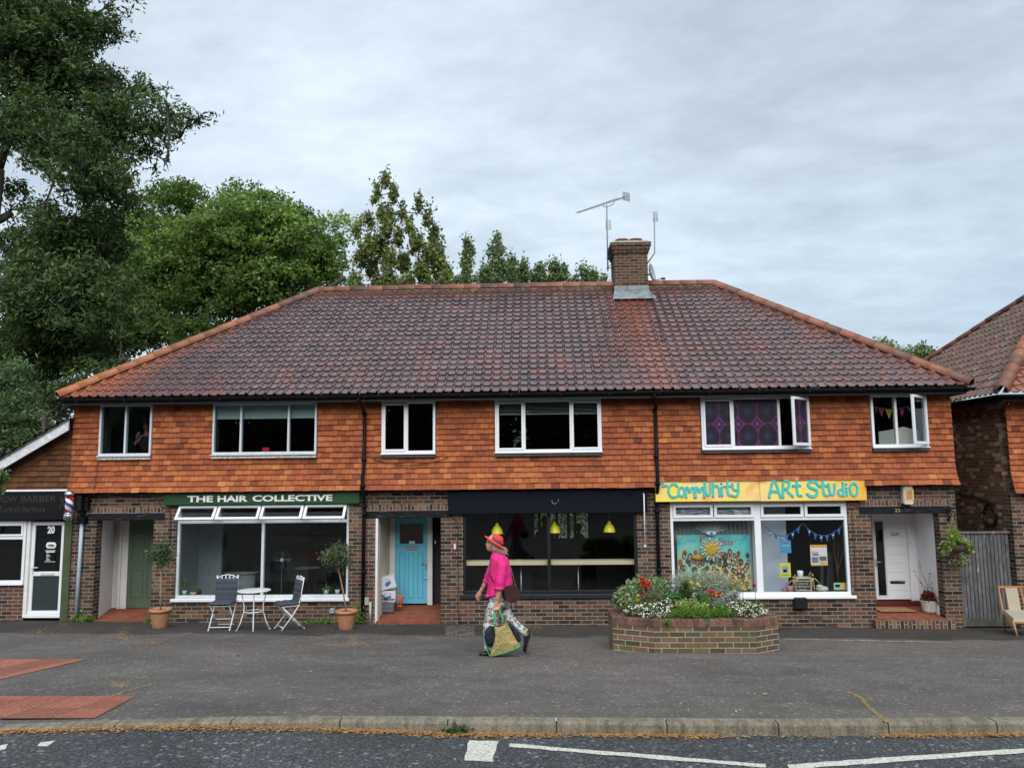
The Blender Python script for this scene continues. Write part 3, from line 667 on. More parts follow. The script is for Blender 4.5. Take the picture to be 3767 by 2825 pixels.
# ================================================================ WINDOWS
def frame_rect(mb, x0, x1, z0, z1, w_, y0, y1, mi=0, bev=True):
    """picture-frame of four bars, butt jointed"""
    f = mb.bbox if bev else mb.box
    k = dict(b=.006) if bev else {}
    f(x0, x1, y0, y1, z1-w_, z1, mi=mi, **k); f(x0, x1, y0, y1, z0, z0+w_, mi=mi, **k)
    f(x0, x0+w_, y0+.002, y1-.002, z0+w_-.001, z1-w_+.001, mi=mi, **k); f(x1-w_, x1, y0+.002, y1-.002, z0+w_-.001, z1-w_+.001, mi=mi, **k)
def pane(parent, x0, x1, z0, z1, y, mat=None, name='pane'):
    mb = MB(); mb.quad((x0, y, z0), (x1, y, z0), (x1, y, z1), (x0, y, z1)); return mb.build(name, mat or M['glass'], parent)
def win(x0, x1, z0, z1, splits, fw, mat, sash=(), sill='grey', y=-.15, pmat=None, open_=None, sw=.045, skip=()):
    mb = MB(); frame_rect(mb, x0, x1, z0, z1, fw, y, y+.10)
    xs_ = [x0]+list(splits)+[x1]
    for s_ in splits: mb.bbox(s_-fw*.5, s_+fw*.5, y+.003, y+.097, z0+fw-.001, z1-fw+.001, .006)
    f = mb.build('window', mat, B)
    for i in range(len(xs_)-1):
        a = xs_[i]+(fw if i == 0 else fw*.5); b = xs_[i+1]-(fw if i == len(xs_)-2 else fw*.5)
        if open_ == i: 
            op_a, op_b = a, b; continue
        if i in sash:
            mb = MB(); frame_rect(mb, a-.012, b+.012, z0+fw-.012, z1-fw+.012, sw, y-.018, y+.03); s_ = mb.build('sash', mat, f)
            mb = MB(); mb.bbox(a+.03, b-.03, y-.027, y-.018, z1-fw-.022, z1-fw-.006, .003); mb.build('trickle_vent', mat, s_) if False else mb.build('trickle_vent', mat, f)
        pane(f, a, b, z0+fw, z1-fw, y+.045, pmat)
    mb = MB(); mb.bbox(x0-.01, x1+.01, y-.045, y+.02, z0-.028, z0-.002, .006); mb.build('sill', mat, f)
    mb = MB(); mb.box(x0, x1, y-.012, -.085, z0-.085, z0-.03); mb.build('sub_sill', M['slate'] if sill == 'grey' else M['slate_d'], f)
    if open_ is not None:
        a, b, c_, d = op_a-.012, op_b+.012, z0+fw-.012, z1-fw+.012; W_ = b-a
        ang = radians(-38); T_ = Matrix.Translation((b, y-.01, 0)) @ Matrix.Rotation(-ang, 4, 'Z') @ Matrix.Translation((-W_, 0, 0))
        m2 = MB(); frame_rect(m2, 0, W_, c_, d, sw+.012, -.05, 0)
        m2.v = [tuple(T_ @ Vector(v)) for v in m2.v]; s_ = m2.build('sash', mat, f)
        m2 = MB(); m2.quad((sw, -.02, c_+sw), (W_-sw, -.02, c_+sw), (W_-sw, -.02, d-sw), (sw, -.02, d-sw)); m2.v = [tuple(T_ @ Vector(v)) for v in m2.v]; m2.build('pane', pmat or M['glass'], f)
        m2 = MB(); m2.bbox(.06, W_-.06, -.058, -.05, d-.04, d-.022, .003); m2.v = [tuple(T_ @ Vector(v)) for v in m2.v]; m2.build('trickle_vent', mat, f)
    return f
w1 = win(*WIN[0], [-8.77], .042, M['white_old'], sash=()); 
w2 = win(*WIN[1], [Pq('U0', 2176, 400, -.15).x, Pq('U1', 395, 400, -.15).x], .042, M['white_old'])
w3 = win(*WIN[2], [-2.92], .05, M['white'], sash=(0,), sill='d')
w4 = win(*WIN[3], [Pq('U2', 316, 400, -.15).x, Pq('U2', 737, 400, -.15).x], .05, M['white'], sash=(0, 2), sill='d')
# stained film with a mandala print
t = NT('mandala window film'); sp = t.n('ShaderNodeSeparateXYZ'); t.lk(t.tc(), sp.inputs[0])
def cell(o, k, off): 
    q = t.math('FRACT', t.math('MULTIPLY_ADD', o, k, off)); return t.math('SUBTRACT', q, .5)
a = cell(sp.outputs[0], 2.6, .1); b = cell(sp.outputs[2], 1.95, .32); fine = t.math('MULTIPLY', t.math('SINE', t.math('MULTIPLY', sp.outputs[0], 98)), t.math('SINE', t.math('MULTIPLY', sp.outputs[2], 86)))
rr = t.math('SQRT', t.math('ADD', t.math('MULTIPLY', a, a), t.math('MULTIPLY', b, b)))
an = t.math('ARCTAN2', b, a)
pet = t.math('MULTIPLY', t.math('SINE', t.math('MULTIPLY', an, 14)), .035)
ring = t.math('SINE', t.math('MULTIPLY', t.math('ADD', rr, pet), 62))
base = t.ramp(rr, [(0, (.01, .07, .10, 1)), (.14, (.02, .015, .07, 1)), (.3, (.008, .008, .012, 1)), (.45, (.010, .006, .016, 1)), (.52, (.22, .02, .15, 1)), (.57, (.012, .03, .16, 1)), (.62, (.01, .008, .02, 1)), (.68, (.4, .08, .25, 1))])
hi = t.mix(t.noise(9, 3), (.20, .03, .15, 1), (.05, .16, .10, 1))
c = t.mix(t.math('MULTIPLY', t.math('GREATER_THAN', ring, .72), .45), base, hi); c = t.mix(t.math('MULTIPLY', t.math('GREATER_THAN', fine, .1), .75), c, (.006, .006, .01, 1)); c = t.mix(t.math('MULTIPLY', t.math('GREATER_THAN', t.math('MULTIPLY', fine, rr), -.24), 0.0), c, hi)
t.col(c).set(.25, 0, .6); t.b.inputs['Transmission Weight'].default_value = 0; M['film'] = t.m
w5 = win(*WIN[4], [Pq('U2', 2205, 400, -.15).x, Pq('U3', 412, 400, -.15).x], .05, M['white'], sash=(0,), sill='d', open_=2, pmat=M['film'])
w6 = win(*WIN[5], [Pq('U3', 1472, 400, -.15).x], .05, M['white'], sill='d', open_=1)
# blinds inside
M['blind'] = plain('pale green roller blind', (.33, .42, .42, 1), .8, .05, 3)
M['venetian'] = plain('cream venetian blind', (.5, .5, .4, 1), .7, .1, 3)
mb = MB(); mb.box(-6.90, -4.82, -.03, -.022, 4.17, 4.47); mb.build('roller_blind', M['blind'], w2)
mb = MB()
for i in range(9): mb.box(-1.06, 1.0, -.05, -.02, 4.20+i*.028, 4.204+i*.028)
mb.box(-1.06, 1.0, -.055, -.015, 4.185, 4.195); mb.build('venetian_blind', M['venetian'], w4)
# ---- rooms behind the glass
def room(x0, x1, y0, y1, z0, z1, mw, mf=None, mc=None, name='room'):
    mb = MB()
    mb.quad((x0, y1, z0), (x1, y1, z0), (x1, y1, z1), (x0, y1, z1), 0); mb.quad((x0, y0, z0), (x0, y1, z0), (x0, y1, z1), (x0, y0, z1), 0)
    mb.quad((x1, y1, z0), (x1, y0, z0), (x1, y0, z1), (x1, y1, z1), 0); mb.quad((x0, y0, z0), (x1, y0, z0), (x1, y1, z0), (x0, y1, z0), 1)
    mb.quad((x0, y0, z1), (x0, y1, z1), (x1, y1, z1), (x1, y0, z1), 2)
    return mb.build(name, [mw, mf or M['in_floor'], mc or mw], B)
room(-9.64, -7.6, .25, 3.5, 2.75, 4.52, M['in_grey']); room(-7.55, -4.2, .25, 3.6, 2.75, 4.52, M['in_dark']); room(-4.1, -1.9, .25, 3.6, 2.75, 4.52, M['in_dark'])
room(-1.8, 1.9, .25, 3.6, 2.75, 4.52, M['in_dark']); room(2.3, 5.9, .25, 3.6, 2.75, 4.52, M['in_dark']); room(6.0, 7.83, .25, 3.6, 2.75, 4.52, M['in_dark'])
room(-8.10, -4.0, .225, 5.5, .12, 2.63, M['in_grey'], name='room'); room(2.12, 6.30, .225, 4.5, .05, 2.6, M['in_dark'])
# ================================================================ SALON SHOP WINDOW
def shopwin(x0, x1, z0, z1, ztr, mulls, fw, mat, glassm, y=.03):
    mb = MB(); frame_rect(mb, x0, x1, z0, z1, fw, y, y+.09)
    mb.bbox(x0+fw-.001, x1-fw+.001, y+.003, y+.087, ztr-fw*.55, ztr+fw*.55, .006)
    for m_ in mulls: mb.bbox(m_-fw*.5, m_+fw*.5, y+.002, y+.088, z0+fw-.001, ztr-fw*.55+.001, .006)
    f = mb.build('shop_window', mat, B); xs_ = [x0+fw*.5]+list(mulls)+[x1-fw*.5]
    for a, b in zip(xs_, xs_[1:]): pane(f, a+fw*.5, b-fw*.5, z0+fw, ztr-fw*.55, y+.05, glassm)
    return f
x0, x1, z0, z1 = OP['salon']; y = .03; ztr = 2.06; xm = -5.90; fw = .055
sw_ = shopwin(x0, x1, z0+.035, z1, ztr, [xm], fw, M['white_old'], M['glass_shop'], y)
mb = MB(); mb.bbox(x0-.06, x1+.03, -.06, .12, z0-.03, z0+.033, .01); mb.build('sill', M['white'], sw_)
qs = [x0+.03, Pq('L0', 1975, 330, 0).x, Pq('L1', 158, 330, 0).x, Pq('L1', 545, 330, 0).x, x1-.03]
for q in qs[1:-1]: MB().box(q-.02, q+.02, y+.004, y+.08, ztr+.03, z1-fw).build('mullion', M['white_old'], sw_)
for a, b in zip(qs, qs[1:]):     # top-hung vents pushed open
    a += .012; b -= .012; H_ = .345; T_ = Matrix.Translation((0, y-.012, 2.375)) @ Matrix.Rotation(radians(-38), 4, 'X')
    mb = MB(); frame_rect(mb, a, b, -H_, 0, .055, -.05, 0); mb.v = [tuple(T_ @ Vector(v)) for v in mb.v]; s_ = mb.build('vent_sash', M['white'], sw_)
    mb = MB(); mb.quad((a+.05, -.025, -H_+.05), (b-.05, -.025, -H_+.05), (b-.05, -.025, -.05), (a+.05, -.025, -.05)); mb.v = [tuple(T_ @ Vector(v)) for v in mb.v]; mb.build('pane', M['glass_shop'], sw_)
# fascia sign
a = Pq('L0', 1480, 265, -.1); b = Pq('L1', 1030, 145, -.1)
S1 = empty('shop_sign', (a.x, -.1, 2.42), 'dark green fascia board with wide white capital lettering above the hair salon window', 'sign')
mb = MB(); mb.bbox(a.x, b.x+.02, -.10, -.005, 2.42, 2.652, .004); mb.build('board', plain('dark green board', (.012, .062, .017, 1), .45, .08, 2), S1)
M['letter'] = plain('white letters', (.8, .82, .82, 1), .5, .02)
p = Pq('L0', 1690, 240, -.13); q = Pq('L1', 793, 165, -.13)
mb = MB(); X0, X1 = p.x, q.x; zt_, zb_ = p.z+.258, p.z
zb_, zt_ = 2.475, 2.603
wds = [('THE', 1690, 1922), ('HAIR', 1965, None), ('COLLECTIVE', None, None)]
tx = Pq('L0', 1922, 240, -.13).x; hx0 = Pq('L0', 1965, 240, -.13).x; hx1 = Pq('L1', 22, 230, -.13).x; cx = Pq('L1', 68, 230, -.13).x
for s_, u, v in (('THE', X0, tx), ('HAIR', hx0, hx1), ('COLLECTIVE', cx, X1)): mb = MB(); text_mb(mb, s_, u, v, zb_, zt_, -.10, .02, off=.028); mb.build('lettering', M['letter'], S1)
# salon interior
def at(r, x, y_, Y): return Pq(r, x, y_, Y)
D = empty('reception_desk', (-6.6, 2.2, .12), 'pale curved reception desk behind the left pane of the hair salon window', 'desk')
a = at('L0', 2005, 920, 2.2); b = at('L1', 55, 920, 2.2); za_ = at('L0', 2010, 895, 2.2).z
mb = MB(); mb.lathe(((a.x+b.x)/2, 2.5, .12), [((b.x-a.x)/2, 0), ((b.x-a.x)/2, za_-.12)], 28, sy=.6); mb.build('desk_body', plain('pale grey desk', (.42, .47, .45, 1), .5), D)
mb = MB(); a2 = at('L0', 1950, 905, 2.2); b2 = at('L1', 82, 880, 2.2); mb.lathe(((a2.x+b2.x)/2, 2.5, za_), [((b2.x-a2.x)/2, 0), ((b2.x-a2.x)/2, .035), (.001, .036)], 28, sy=.6); mb.build('desk_top', plain('desk top', (.5, .53, .5, 1), .3), D)
# dark cabinet with shelf and plant
a = at('L0', 1795, 800, 3.2); b = at('L0', 2018, 800, 3.2)
C_ = empty('cabinet', (a.x, 3.2, .12), 'dark cabinet with pale top behind the salon reception desk', 'cabinet')
mb = MB(); mb.box(a.x, b.x, 3.2, 3.7, .12, a.z-.035); mb.build('cabinet_body', M['dark'], C_); mb = MB(); mb.box(a.x, b.x, 3.19, 3.71, a.z-.035, a.z); mb.build('cabinet_top', M['in_grey'], C_)
mb = MB(); mb.box(-8.09, -7.55, 2.0, 2.1, .12, 2.6); mb.build('partition', plain('pale partition', (.5, .56, .58, 1), .9), B)
mb = MB(); mb.box(-5.95, -4.05, 3.4, 3.5, .12, 2.6); mb.build('partition', M['dark'], B)
# standing fan
c = at('L1', 345, 760, 1.6); DF = Vector((0, 0, 0))
F_ = empty('standing_fan', (c.x, 1.6, .12), 'round standing fan behind the right pane of the hair salon window', 'fan'); M['fan'] = plain('grey fan plastic', (.09, .10, .12, 1), .5)
mb = MB()
for r in (.06, .12, .18, .215):
    mb.tube([(c.x+r*cos(q), 1.55+.02*(r < .2), c.z+r*sin(q)) for q in [2*pi*k/24 for k in range(25)]], .004, 5, cap=False)
for k in range(16): mb.tube([(c.x+.03*cos(k*pi/8), 1.54, c.z+.03*sin(k*pi/8)), (c.x+.215*cos(k*pi/8), 1.55, c.z+.215*sin(k*pi/8))], .002, 4)
mb.build('cage', M['fan'], F_); mb = MB(); mb.ball((c.x, 1.55, c.z), .05, .04, .05); mb.build('hub', M['white'], F_)
mb = MB()
for k in range(4):
    q = k*pi/2; mb.add([(c.x+.03*cos(q), 1.58, c.z+.03*sin(q)), (c.x+.17*cos(q-.3), 1.575, c.z+.17*sin(q-.3)), (c.x+.18*cos(q+.25), 1.59, c.z+.18*sin(q+.25)), (c.x+.04*cos(q+.6), 1.59, c.z+.04*sin(q+.6))], [(0, 1, 2, 3)])
mb.build('blade', M['fan'], F_)
mb = MB(); mb.tube([(c.x-.03, 1.63, c.z-.1), (c.x-.03, 1.63, .16)], .014, 8); mb.lathe((c.x-.03, 1.63, .12), [(.17, 0), (.16, .03), (.03, .05)], 20); mb.build('stand', M['fan'], F_)
# ================================================================ BLACK SHOP FRONT (cafe)
a = Pq('L1', 1838, 150, -.12); b = Pq('L2', 1430, 330, -.12)
S2 = tag(MB().bbox(a.x, b.x, -.13, -.02, 2.19, 2.651, .006).build('shop_fascia', M['blackwood'], None, org=(a.x, -.13, 2.19)), 'wide blank black fascia board over the window with yellow lamps', 'fascia board')
mb = MB(); c = Pq('L2', 598, 232, -.14)
for k in range(9):
    q = pi*.9+k*.35; mb.ball((c.x-.02+.05*cos(q), -.133, c.z+.045*sin(q)), .008, .004, .008, 6, 4)
mb.ball((c.x+.06, -.133, c.z+.02), .006, .004, .03, 6, 4); mb.build('chipped_mark', plain('chipped paint', (.3, .3, .3, 1), .9), S2)
x0, x1, z0, z1 = OP['cafe']
mb = MB(); fw = .06; y = .02
frame_rect(mb, x0, x1, z0+.06, 2.29, fw, y, y+.1); xm = Pq('L2', 540, 700, y).x
mb.bbox(xm-.035, xm+.035, y+.002, y+.098, z0+.12, 2.23, .006); cf = mb.build('shop_window', M['black'], B)
for p_, q_ in ((x0+fw, xm-.035), (xm+.035, x1-fw)): pane(cf, p_, q_, z0+.12, 2.23, y+.05, M['glass_shop'])
mb = MB(); mb.bbox(x0-.06, x1+.05, -.05, .12, z0-.03, z0+.058, .01); mb.build('sill', plain('blue black sill', (.012, .017, .028, 1), .4), cf)
# cafe room with rear windows
mb = MB(); mb.quad((-1.95, .225, .02), (-1.95, 7.38, .02), (-1.95, 7.38, 2.64), (-1.95, .225, 2.64)); mb.quad((2.05, 7.38, .02), (2.05, .225, .02), (2.05, .225, 2.64), (2.05, 7.38, 2.64))
mb.quad((-1.95, .225, .02), (2.05, .225, .02), (2.05, 7.38, .02), (-1.95, 7.38, .02), 1); mb.quad((-1.95, .225, 2.64), (-1.95, 7.38, 2.64), (2.05, 7.38, 2.64), (2.05, .225, 2.64))
mb.build('room', [M['in_dark'], M['in_floor']], B)
mb = MB(); ra, rb = Pq('L2', 395, 350, 7.33), Pq('L2', 895, 562, 7.33); pa, pb_ = Pq('L2', 375, 350, 4), Pq('L2', 960, 500, 4); wallrects(mb, -1.94, 2.04, .03, 2.63, [(ra.x, rb.x, rb.z, 2.4)], 7.3, 7.36); wallrects(mb, -1.94, 2.04, .03, 2.63, [(pa.x, pb_.x, 0, 2.62)], 4.0, 4.05); mb.build('partition', M['in_dark'], B)
mb = MB()
for uu in (395, 452, 610, 715, 775): xx = Pq('L2', uu, 450, 7.3).x; mb.box(xx-.04, xx+.04, 7.26, 7.37, rb.z, 2.4)
mb.box(ra.x, rb.x, 7.26, 7.37, rb.z-.05, rb.z); mb.build('window_frame', M['dark'], B)
# bar counter along the glass, with legs
CT = empty('bar_counter', (0, .4, .02), 'long pale wooden window counter with thin steel legs inside the black shop front', 'counter')
mb = MB(); zc = 1.21; mb.bbox(-1.77, 1.70, .15, .52, zc-.075, zc, .005); mb.build('counter_top', plain('pale ply', (.66, .55, .36, 1), .5, .06), CT)
for px, r in ((288, 'L2'), (805, 'L2')):
    x = Pq(r, px, 950, .35).x; mb = MB(); mb.tube([(x, .35, .03), (x, .35, zc-.06)], .014, 8); mb.build('leg', M['steel'], CT)
mb = MB(); c = Pq('L2', 268, 775, .3); o = mb.bbox(c.x-.07, c.x+.07, .25, .38, zc+.001, zc+.02, .003).build('wooden_board', M['wood'], org=(c.x, .3, zc)); tag(o, 'small wooden board lying on the pale window counter', 'board')
# pendant lamps
M['yellow'] = plain('yellow enamel', (.92, .80, .015, 1), .3, .02)
lamps = []
for i, (px, py, nm) in enumerate(((71, 525, 'left'), (590, 515, 'mid'), (1086, 508, 'right'))):
    c = Pq('L2', px, py, .28)
    if i == 0:
        lp = empty('pendant_lamp', c, None, None, 'yellow pendant lamps'); R_ = .118
        mb = MB(); mb.lathe(c, [(R_*1.06, 0), (R_*1.06, .012), (R_, .02), (R_*.93, .07), (R_*.72, .125), (R_*.42, .165), (R_*.3, .175), (R_*.3, .2), (R_*.2, .215), (.005, .225)], 24)
        mb.build('lamp_shade', M['yellow'], lp); mb = MB(); mb.tube([c+Vector((0, 0, .22)), (c.x, c.y, 2.63)], .004, 5); mb.build('cord', plain('grey cord', (.3, .3, .3, 1)), lp)
        mb = MB(); mb.ball(c+Vector((0, 0, .05)), .03, .03, .045); mb.build('bulb', M['white'], lp)
    else: lp = copy_tree(lamps[0]); lp.location = c
    lp['label'] = ['yellow bell-shaped pendant lamp nearest the left edge of the black shop window', 'yellow pendant lamp just right of the middle bar of the black shop window', 'yellow pendant lamp nearest the right edge of the black shop window'][i]; lp['category'] = 'lamp'; lamps.append(lp)
# dark solid figures added in place of silhouettes reflected in the cafe glass
def reflection_figure(name, c, lab, s=1.0, col=(.012, .012, .014, 1)):
    o = MB(); x, y, z = c
    o.ball((x, y, z), .085*s, .1*s, .115*s); o.tube([(x, y, z-.08), (x, y, z-.2)], .05, 8)
    o.ball((x, y, z-.45*s), .2*s, .12*s, .3*s); o.tube([(x-.17, y, z-.3), (x-.25, y-.05, z-.6), (x-.1, y-.2, z-.75)], [.06, .05, .035], 8); o.tube([(x+.17, y, z-.3), (x+.24, y-.05, z-.6), (x+.1, y-.2, z-.75)], [.06, .05, .035], 8)
    for sx_ in (-.09, .09): o.tube([(x+sx_, y, z-.7), (x+sx_*1.1, y-.1, z-1.1), (x+sx_, y, z-1.5)], [.09, .07, .05], 8)
    ob = o.build(name, plain(name+' cloth', col, .9), org=(x, y, z-1.5)); evaluated(ob, [('REMESH', dict(mode='VOXEL', voxel_size=.02))]); return tag(ob, lab, 'person')
c = Pq('L2', 500, 400, 5.2); reflection_figure('person', (c.x, 5.2, c.z), 'dark figure shape standing in for a reflection in the cafe glass, left of the rear window', 1.1)
c = Pq('L2', 808, 465, 5.0); reflection_figure('person', (c.x, 5.0, c.z), 'dark figure shape standing in for a reflection in the cafe glass, before the right of the green rear windows')
# ================================================================ STUDIO SHOP WINDOW
x0, x1, z0, z1 = OP['studio']; y = .02; fw = .06; ztr = 2.03
xm = Pq('L3', 222, 600, y).x
mb = MB(); frame_rect(mb, x0, x1, z0+.03, z1, fw, y, y+.09); mb.bbox(xm-.065, xm+.065, y+.002, y+.088, z0+.09, z1-fw, .008)
for a, b in ((x0+fw, xm-.065), (xm+.065, x1-fw)): mb.bbox(a-.001, b+.001, y+.004, y+.086, ztr-.03, ztr+.03, .008)
st = mb.build('shop_window', M['white'], B)
for a, b in ((x0+fw, xm-.065), (xm+.065, x1-fw)): pane(st, a, b, z0+.09, ztr-.03, y+.05, M['glass_shop'])
mb = MB(); mb.bbox(x0-.06, x1+.07, -.07, .11, z0-.03, z0+.028, .01); mb.build('sill', M['white'], st)
tv = [(x0+fw, Pq('L2', 2023, 320, y).x), (Pq('L2', 2030, 320, y).x, xm-.065), (xm+.065, Pq('L3', 628, 300, y).x), (Pq('L3', 634, 300, y).x, x1-fw)]
for i, (a, b) in enumerate(tv):
    mb = MB(); frame_rect(mb, a+.003, b-.003, ztr+.031, z1-fw-.001, .058, y-.02, y+.03); s_ = mb.build('vent_sash', M['white'], st)
    pane(st, a+.055, b-.055, ztr+.085, z1-fw-.055, y+.012, M['glass_shop'])
    if i in (0, 3): mb = MB(); mb.bbox(a+.2, b-.2, y-.028, y-.02, z1-fw-.04, z1-fw-.022, .003); mb.build('trickle_vent', M['white'], st)
# crumpled foil-like film behind the left pair of vents
t = NT('crumpled silver film'); f = t.noise(3.2, 3, .5, vec=t.mapping(t.tc(), scale=(1, 1, 2.4)), dist=1.4)
t.col(t.ramp(f, [(.35, (.08, .10, .11, 1)), (.55, (.32, .36, .38, 1)), (.62, (.55, .58, .6, 1))])).set(.3, .3); t.bump(f, .8, .03)
mb = MB(); mb.box(x0+.06, xm-.07, .125, .135, ztr+.05, z1-.05); mb.build('window_film', t.m, st)
# vertical blinds behind the left pane
mb = MB(); q = x0+.03
while q < xm-.02:
    Tm = Matrix.Translation((q, .52, 0)) @ Matrix.Rotation(radians(22), 4, 'Z'); mb.box(-.05, .05, -.002, .002, .5, 2.35, M=Tm); q += .088
mb.build('vertical_blind', plain('grey vertical blind', (.34, .36, .35, 1), .9, .12, 3), st)
mb = MB(); mb.box(xm+.02, Pq('L3', 475, 700, .6).x, .55, .58, .05, 2.55); mb.build('partition', plain('pale display board', (.50, .56, .63, 1), .8, .04, 2), B)
# fascia sign, hand painted
a = Pq('L2', 1503, 235, -.12); b = Pq('L3', 1183, 25, -.12)
S3 = empty('painted_sign', (a.x, -.16, 2.39), 'hand painted yellow and orange fascia sign with bulbous turquoise lettering', 'sign')
t = NT('painted orange and yellow board'); f = t.noise(1.6, 5, .6, dist=.5); g = t.noise(4.5, 6, .7); sp = t.n('ShaderNodeSeparateXYZ'); t.lk(t.tc(), sp.inputs[0])
c = t.ramp(t.math('ADD', t.math('MULTIPLY', f, .7), t.math('MULTIPLY', g, .3)), [(.33, (.88, .70, .01, 1)), (.46, (.86, .68, .10, 1)), (.56, (.86, .62, .26, 1)), (.68, (.82, .38, .04, 1))])
ed = t.math('MULTIPLY', t.math('SUBTRACT', sp.outputs[0], 3.0), 1.2, clamp=True)
c = t.mix(t.math('MULTIPLY', ed, t.noise(2, 4)), c, (.8, .22, .01, 1)); t.col(c).set(.5); M['sunny'] = t.m
mid = Pq('L3', 232, 120, -.16).x
mb = MB(); mb.bbox(a.x, mid-.002, -.165, -.10, 2.395, 2.822, .005); mb.bbox(mid+.002, b.x, -.168, -.10, 2.39, 2.82, .005); mb.build('board', M['sunny'], S3)
LT = {  # strokes in a unit box, width first
 'C': (.85, [[(.82, .82), (.6, .98), (.3, .93), (.08, .6), (.1, .28), (.35, .03), (.7, .08), (.88, .2)]]), 'o': (.6, [[(.3, .75), (.07, .6), (.05, .3), (.25, .08), (.45, .12), (.55, .4), (.48, .68), (.3, .75)]]),
 'm': (.8, [[(.07, .05), (.07, .75), (.22, .72), (.38, .3), (.56, .72), (.7, .72), (.76, .05)]]), 'u': (.62, [[(.05, .9), (.08, .3), (.28, .08), (.48, .3), (.52, .9)]]), 'n': (.6, [[(.06, .05), (.1, .85)], [(.1, .6), (.32, .8), (.5, .6), (.55, .1)]]),
 'i': (.3, [[(.12, .62), (.15, .1)], [(.12, .86), (.14, .88)]]), 't': (.6, [[(.3, 1.0), (.25, .3), (.38, .08), (.56, .12)], [(.03, .68), (.5, .7)]]), 'y': (.65, [[(.06, .85), (.1, .5), (.32, .42), (.5, .5)], [(.54, .88), (.52, .3), (.36, .02), (.12, .06)]]),
 'A': (.9, [[(.08, .05), (.22, .6), (.36, .97), (.52, .97), (.66, .5), (.82, .03)], [(.2, .38), (.66, .36)]]), 'R': (.75, [[(.1, .03), (.12, .95), (.4, .98), (.58, .78), (.45, .55), (.15, .48)], [(.3, .48), (.5, .25), (.72, .08)]]),
 'S': (.85, [[(.78, .78), (.62, .96), (.28, .95), (.12, .74), (.3, .56), (.62, .5), (.76, .3), (.6, .06), (.25, .05), (.07, .22)]]), 'd': (.6, [[(.48, .98), (.5, .05)], [(.5, .45), (.28, .52), (.1, .35), (.15, .12), (.35, .06), (.5, .2)]]),
 'O': (.75, [[(.4, .95), (.14, .8), (.08, .4), (.25, .06), (.48, .05), (.66, .3), (.64, .75), (.4, .95)]]), 'h': (.55, [[(.08, 1), (.1, .05)], [(.1, .42), (.32, .55), (.42, .05)]]), 'e': (.55, [[(.08, .32), (.45, .36), (.32, .58), (.1, .45), (.12, .15), (.42, .08)]])}
_hc = [0]
def handtext(mbs, word, X0, X1, Z0, Z1, rad):
    tot = sum(LT[c_][0] for c_ in word); k = (X1-X0)/tot; x = X0
    for c_ in word:
        wd_, st_ = LT[c_]
        for s_ in st_:
            pts = [Vector((x+px*k, 0, Z0+pz*(Z1-Z0))) for px, pz in s_]
            if len(pts) > 2:      # smooth the stroke
                for _ in range(2): pts = [pts[0]]+[q for a_, b_ in zip(pts, pts[1:]) for q in (a_.lerp(b_, .25), a_.lerp(b_, .75))]+[pts[-1]]
            for (mb_, rk, ys) in mbs:
                for j in range(3):   # body and two round ends, each pressed flat at its own tiny height
                    n0 = len(mb_.v); _hc[0] = (_hc[0]+1) % 12
                    if j == 0: mb_.tube(pts, rad*rk, 8, smooth=False)
                    else: mb_.ball(pts[0 if j == 1 else -1], rad*rk, rad*rk, rad*rk, 8, 6)
                    for i in range(n0, len(mb_.v)):
                        v = mb_.v[i]; mb_.v[i] = (v[0], -.169-(ys+_hc[0]*.0004+(i-n0)*6e-6 if v[1] < 0 else -.002), v[2])
        x += wd_*k
def sx(r, px): return Pq(r, px, 120, -.168).x
LM = [plain('pale halo paint', (.85, .78, .46, 1), .6), plain('dark teal outline', (.03, .24, .22, 1), .6), plain('turquoise paint', (.05, .53, .47, 1), .5, .15, 20)]
for grp in ([('Comm', sx('L2', 1610), sx('L2', 1945), 2.47, 2.76, .020), ('unity', sx('L2', 1942), sx('L2', 2212)+Pq('L3', 55, 120, -.168).x-Pq('L2', 2212, 120, -.168).x, 2.48, 2.79, .020), ('the', sx('L2', 1545), sx('L2', 1618), 2.69, 2.79, .008)],
            [('ARt', sx('L3', 305), sx('L3', 612), 2.455, 2.80, .023), ('St', sx('L3', 650), sx('L3', 850), 2.455, 2.785, .025), ('udiO', sx('L3', 850), sx('L3', 1128), 2.465, 2.75, .022)]):
    mh, md_, mt = MB(), MB(), MB()
    for g_ in grp: handtext([(mh, 1.6, .002), (md_, 1.28, .009), (mt, 1.0, .016)], *g_)
    for mb_, mm in zip((mh, md_, mt), LM): mb_.build('lettering', mm, S3)
# painting and hangings in the left pane
rn = random.Random(4)
a = Pq('L2', 1693, 535, .3); b = Pq('L3', 155, 1040, .3); a2 = Pq('L3', 137, 530, .3)
PX0, PX1, PZ0, PZ1 = a.x, a2.x+.01, .62, a.z
PT = empty('painting', (PX0, .3, PZ0), 'large turquoise crowd painting with many small faces, standing in the studio window', 'painting')
t = NT('turquoise and yellow paint'); f = t.noise(1.6, 6, .65, dist=.8); sp = t.n('ShaderNodeSeparateXYZ'); t.lk(t.tc(), sp.inputs[0])
c = t.ramp(f, [(.3, (.04, .36, .5, 1)), (.45, (.10, .56, .55, 1)), (.55, (.22, .62, .50, 1)), (.62, (.62, .42, .55, 1)), (.72, (.12, .5, .6, 1))])
c2 = t.ramp(f, [(.35, (.08, .45, .5, 1)), (.5, (.55, .62, .22, 1)), (.65, (.6, .55, .12, 1))]); z_ = t.math('SUBTRACT', 1.0, t.math('MULTIPLY', sp.outputs[2], 1.1), clamp=True)
t.col(t.mix(z_, c, c2)).set(.6); mb = MB(); mb.box(PX0, PX1, .30, .33, PZ0, PZ1); mb.build('canvas', t.m, PT)
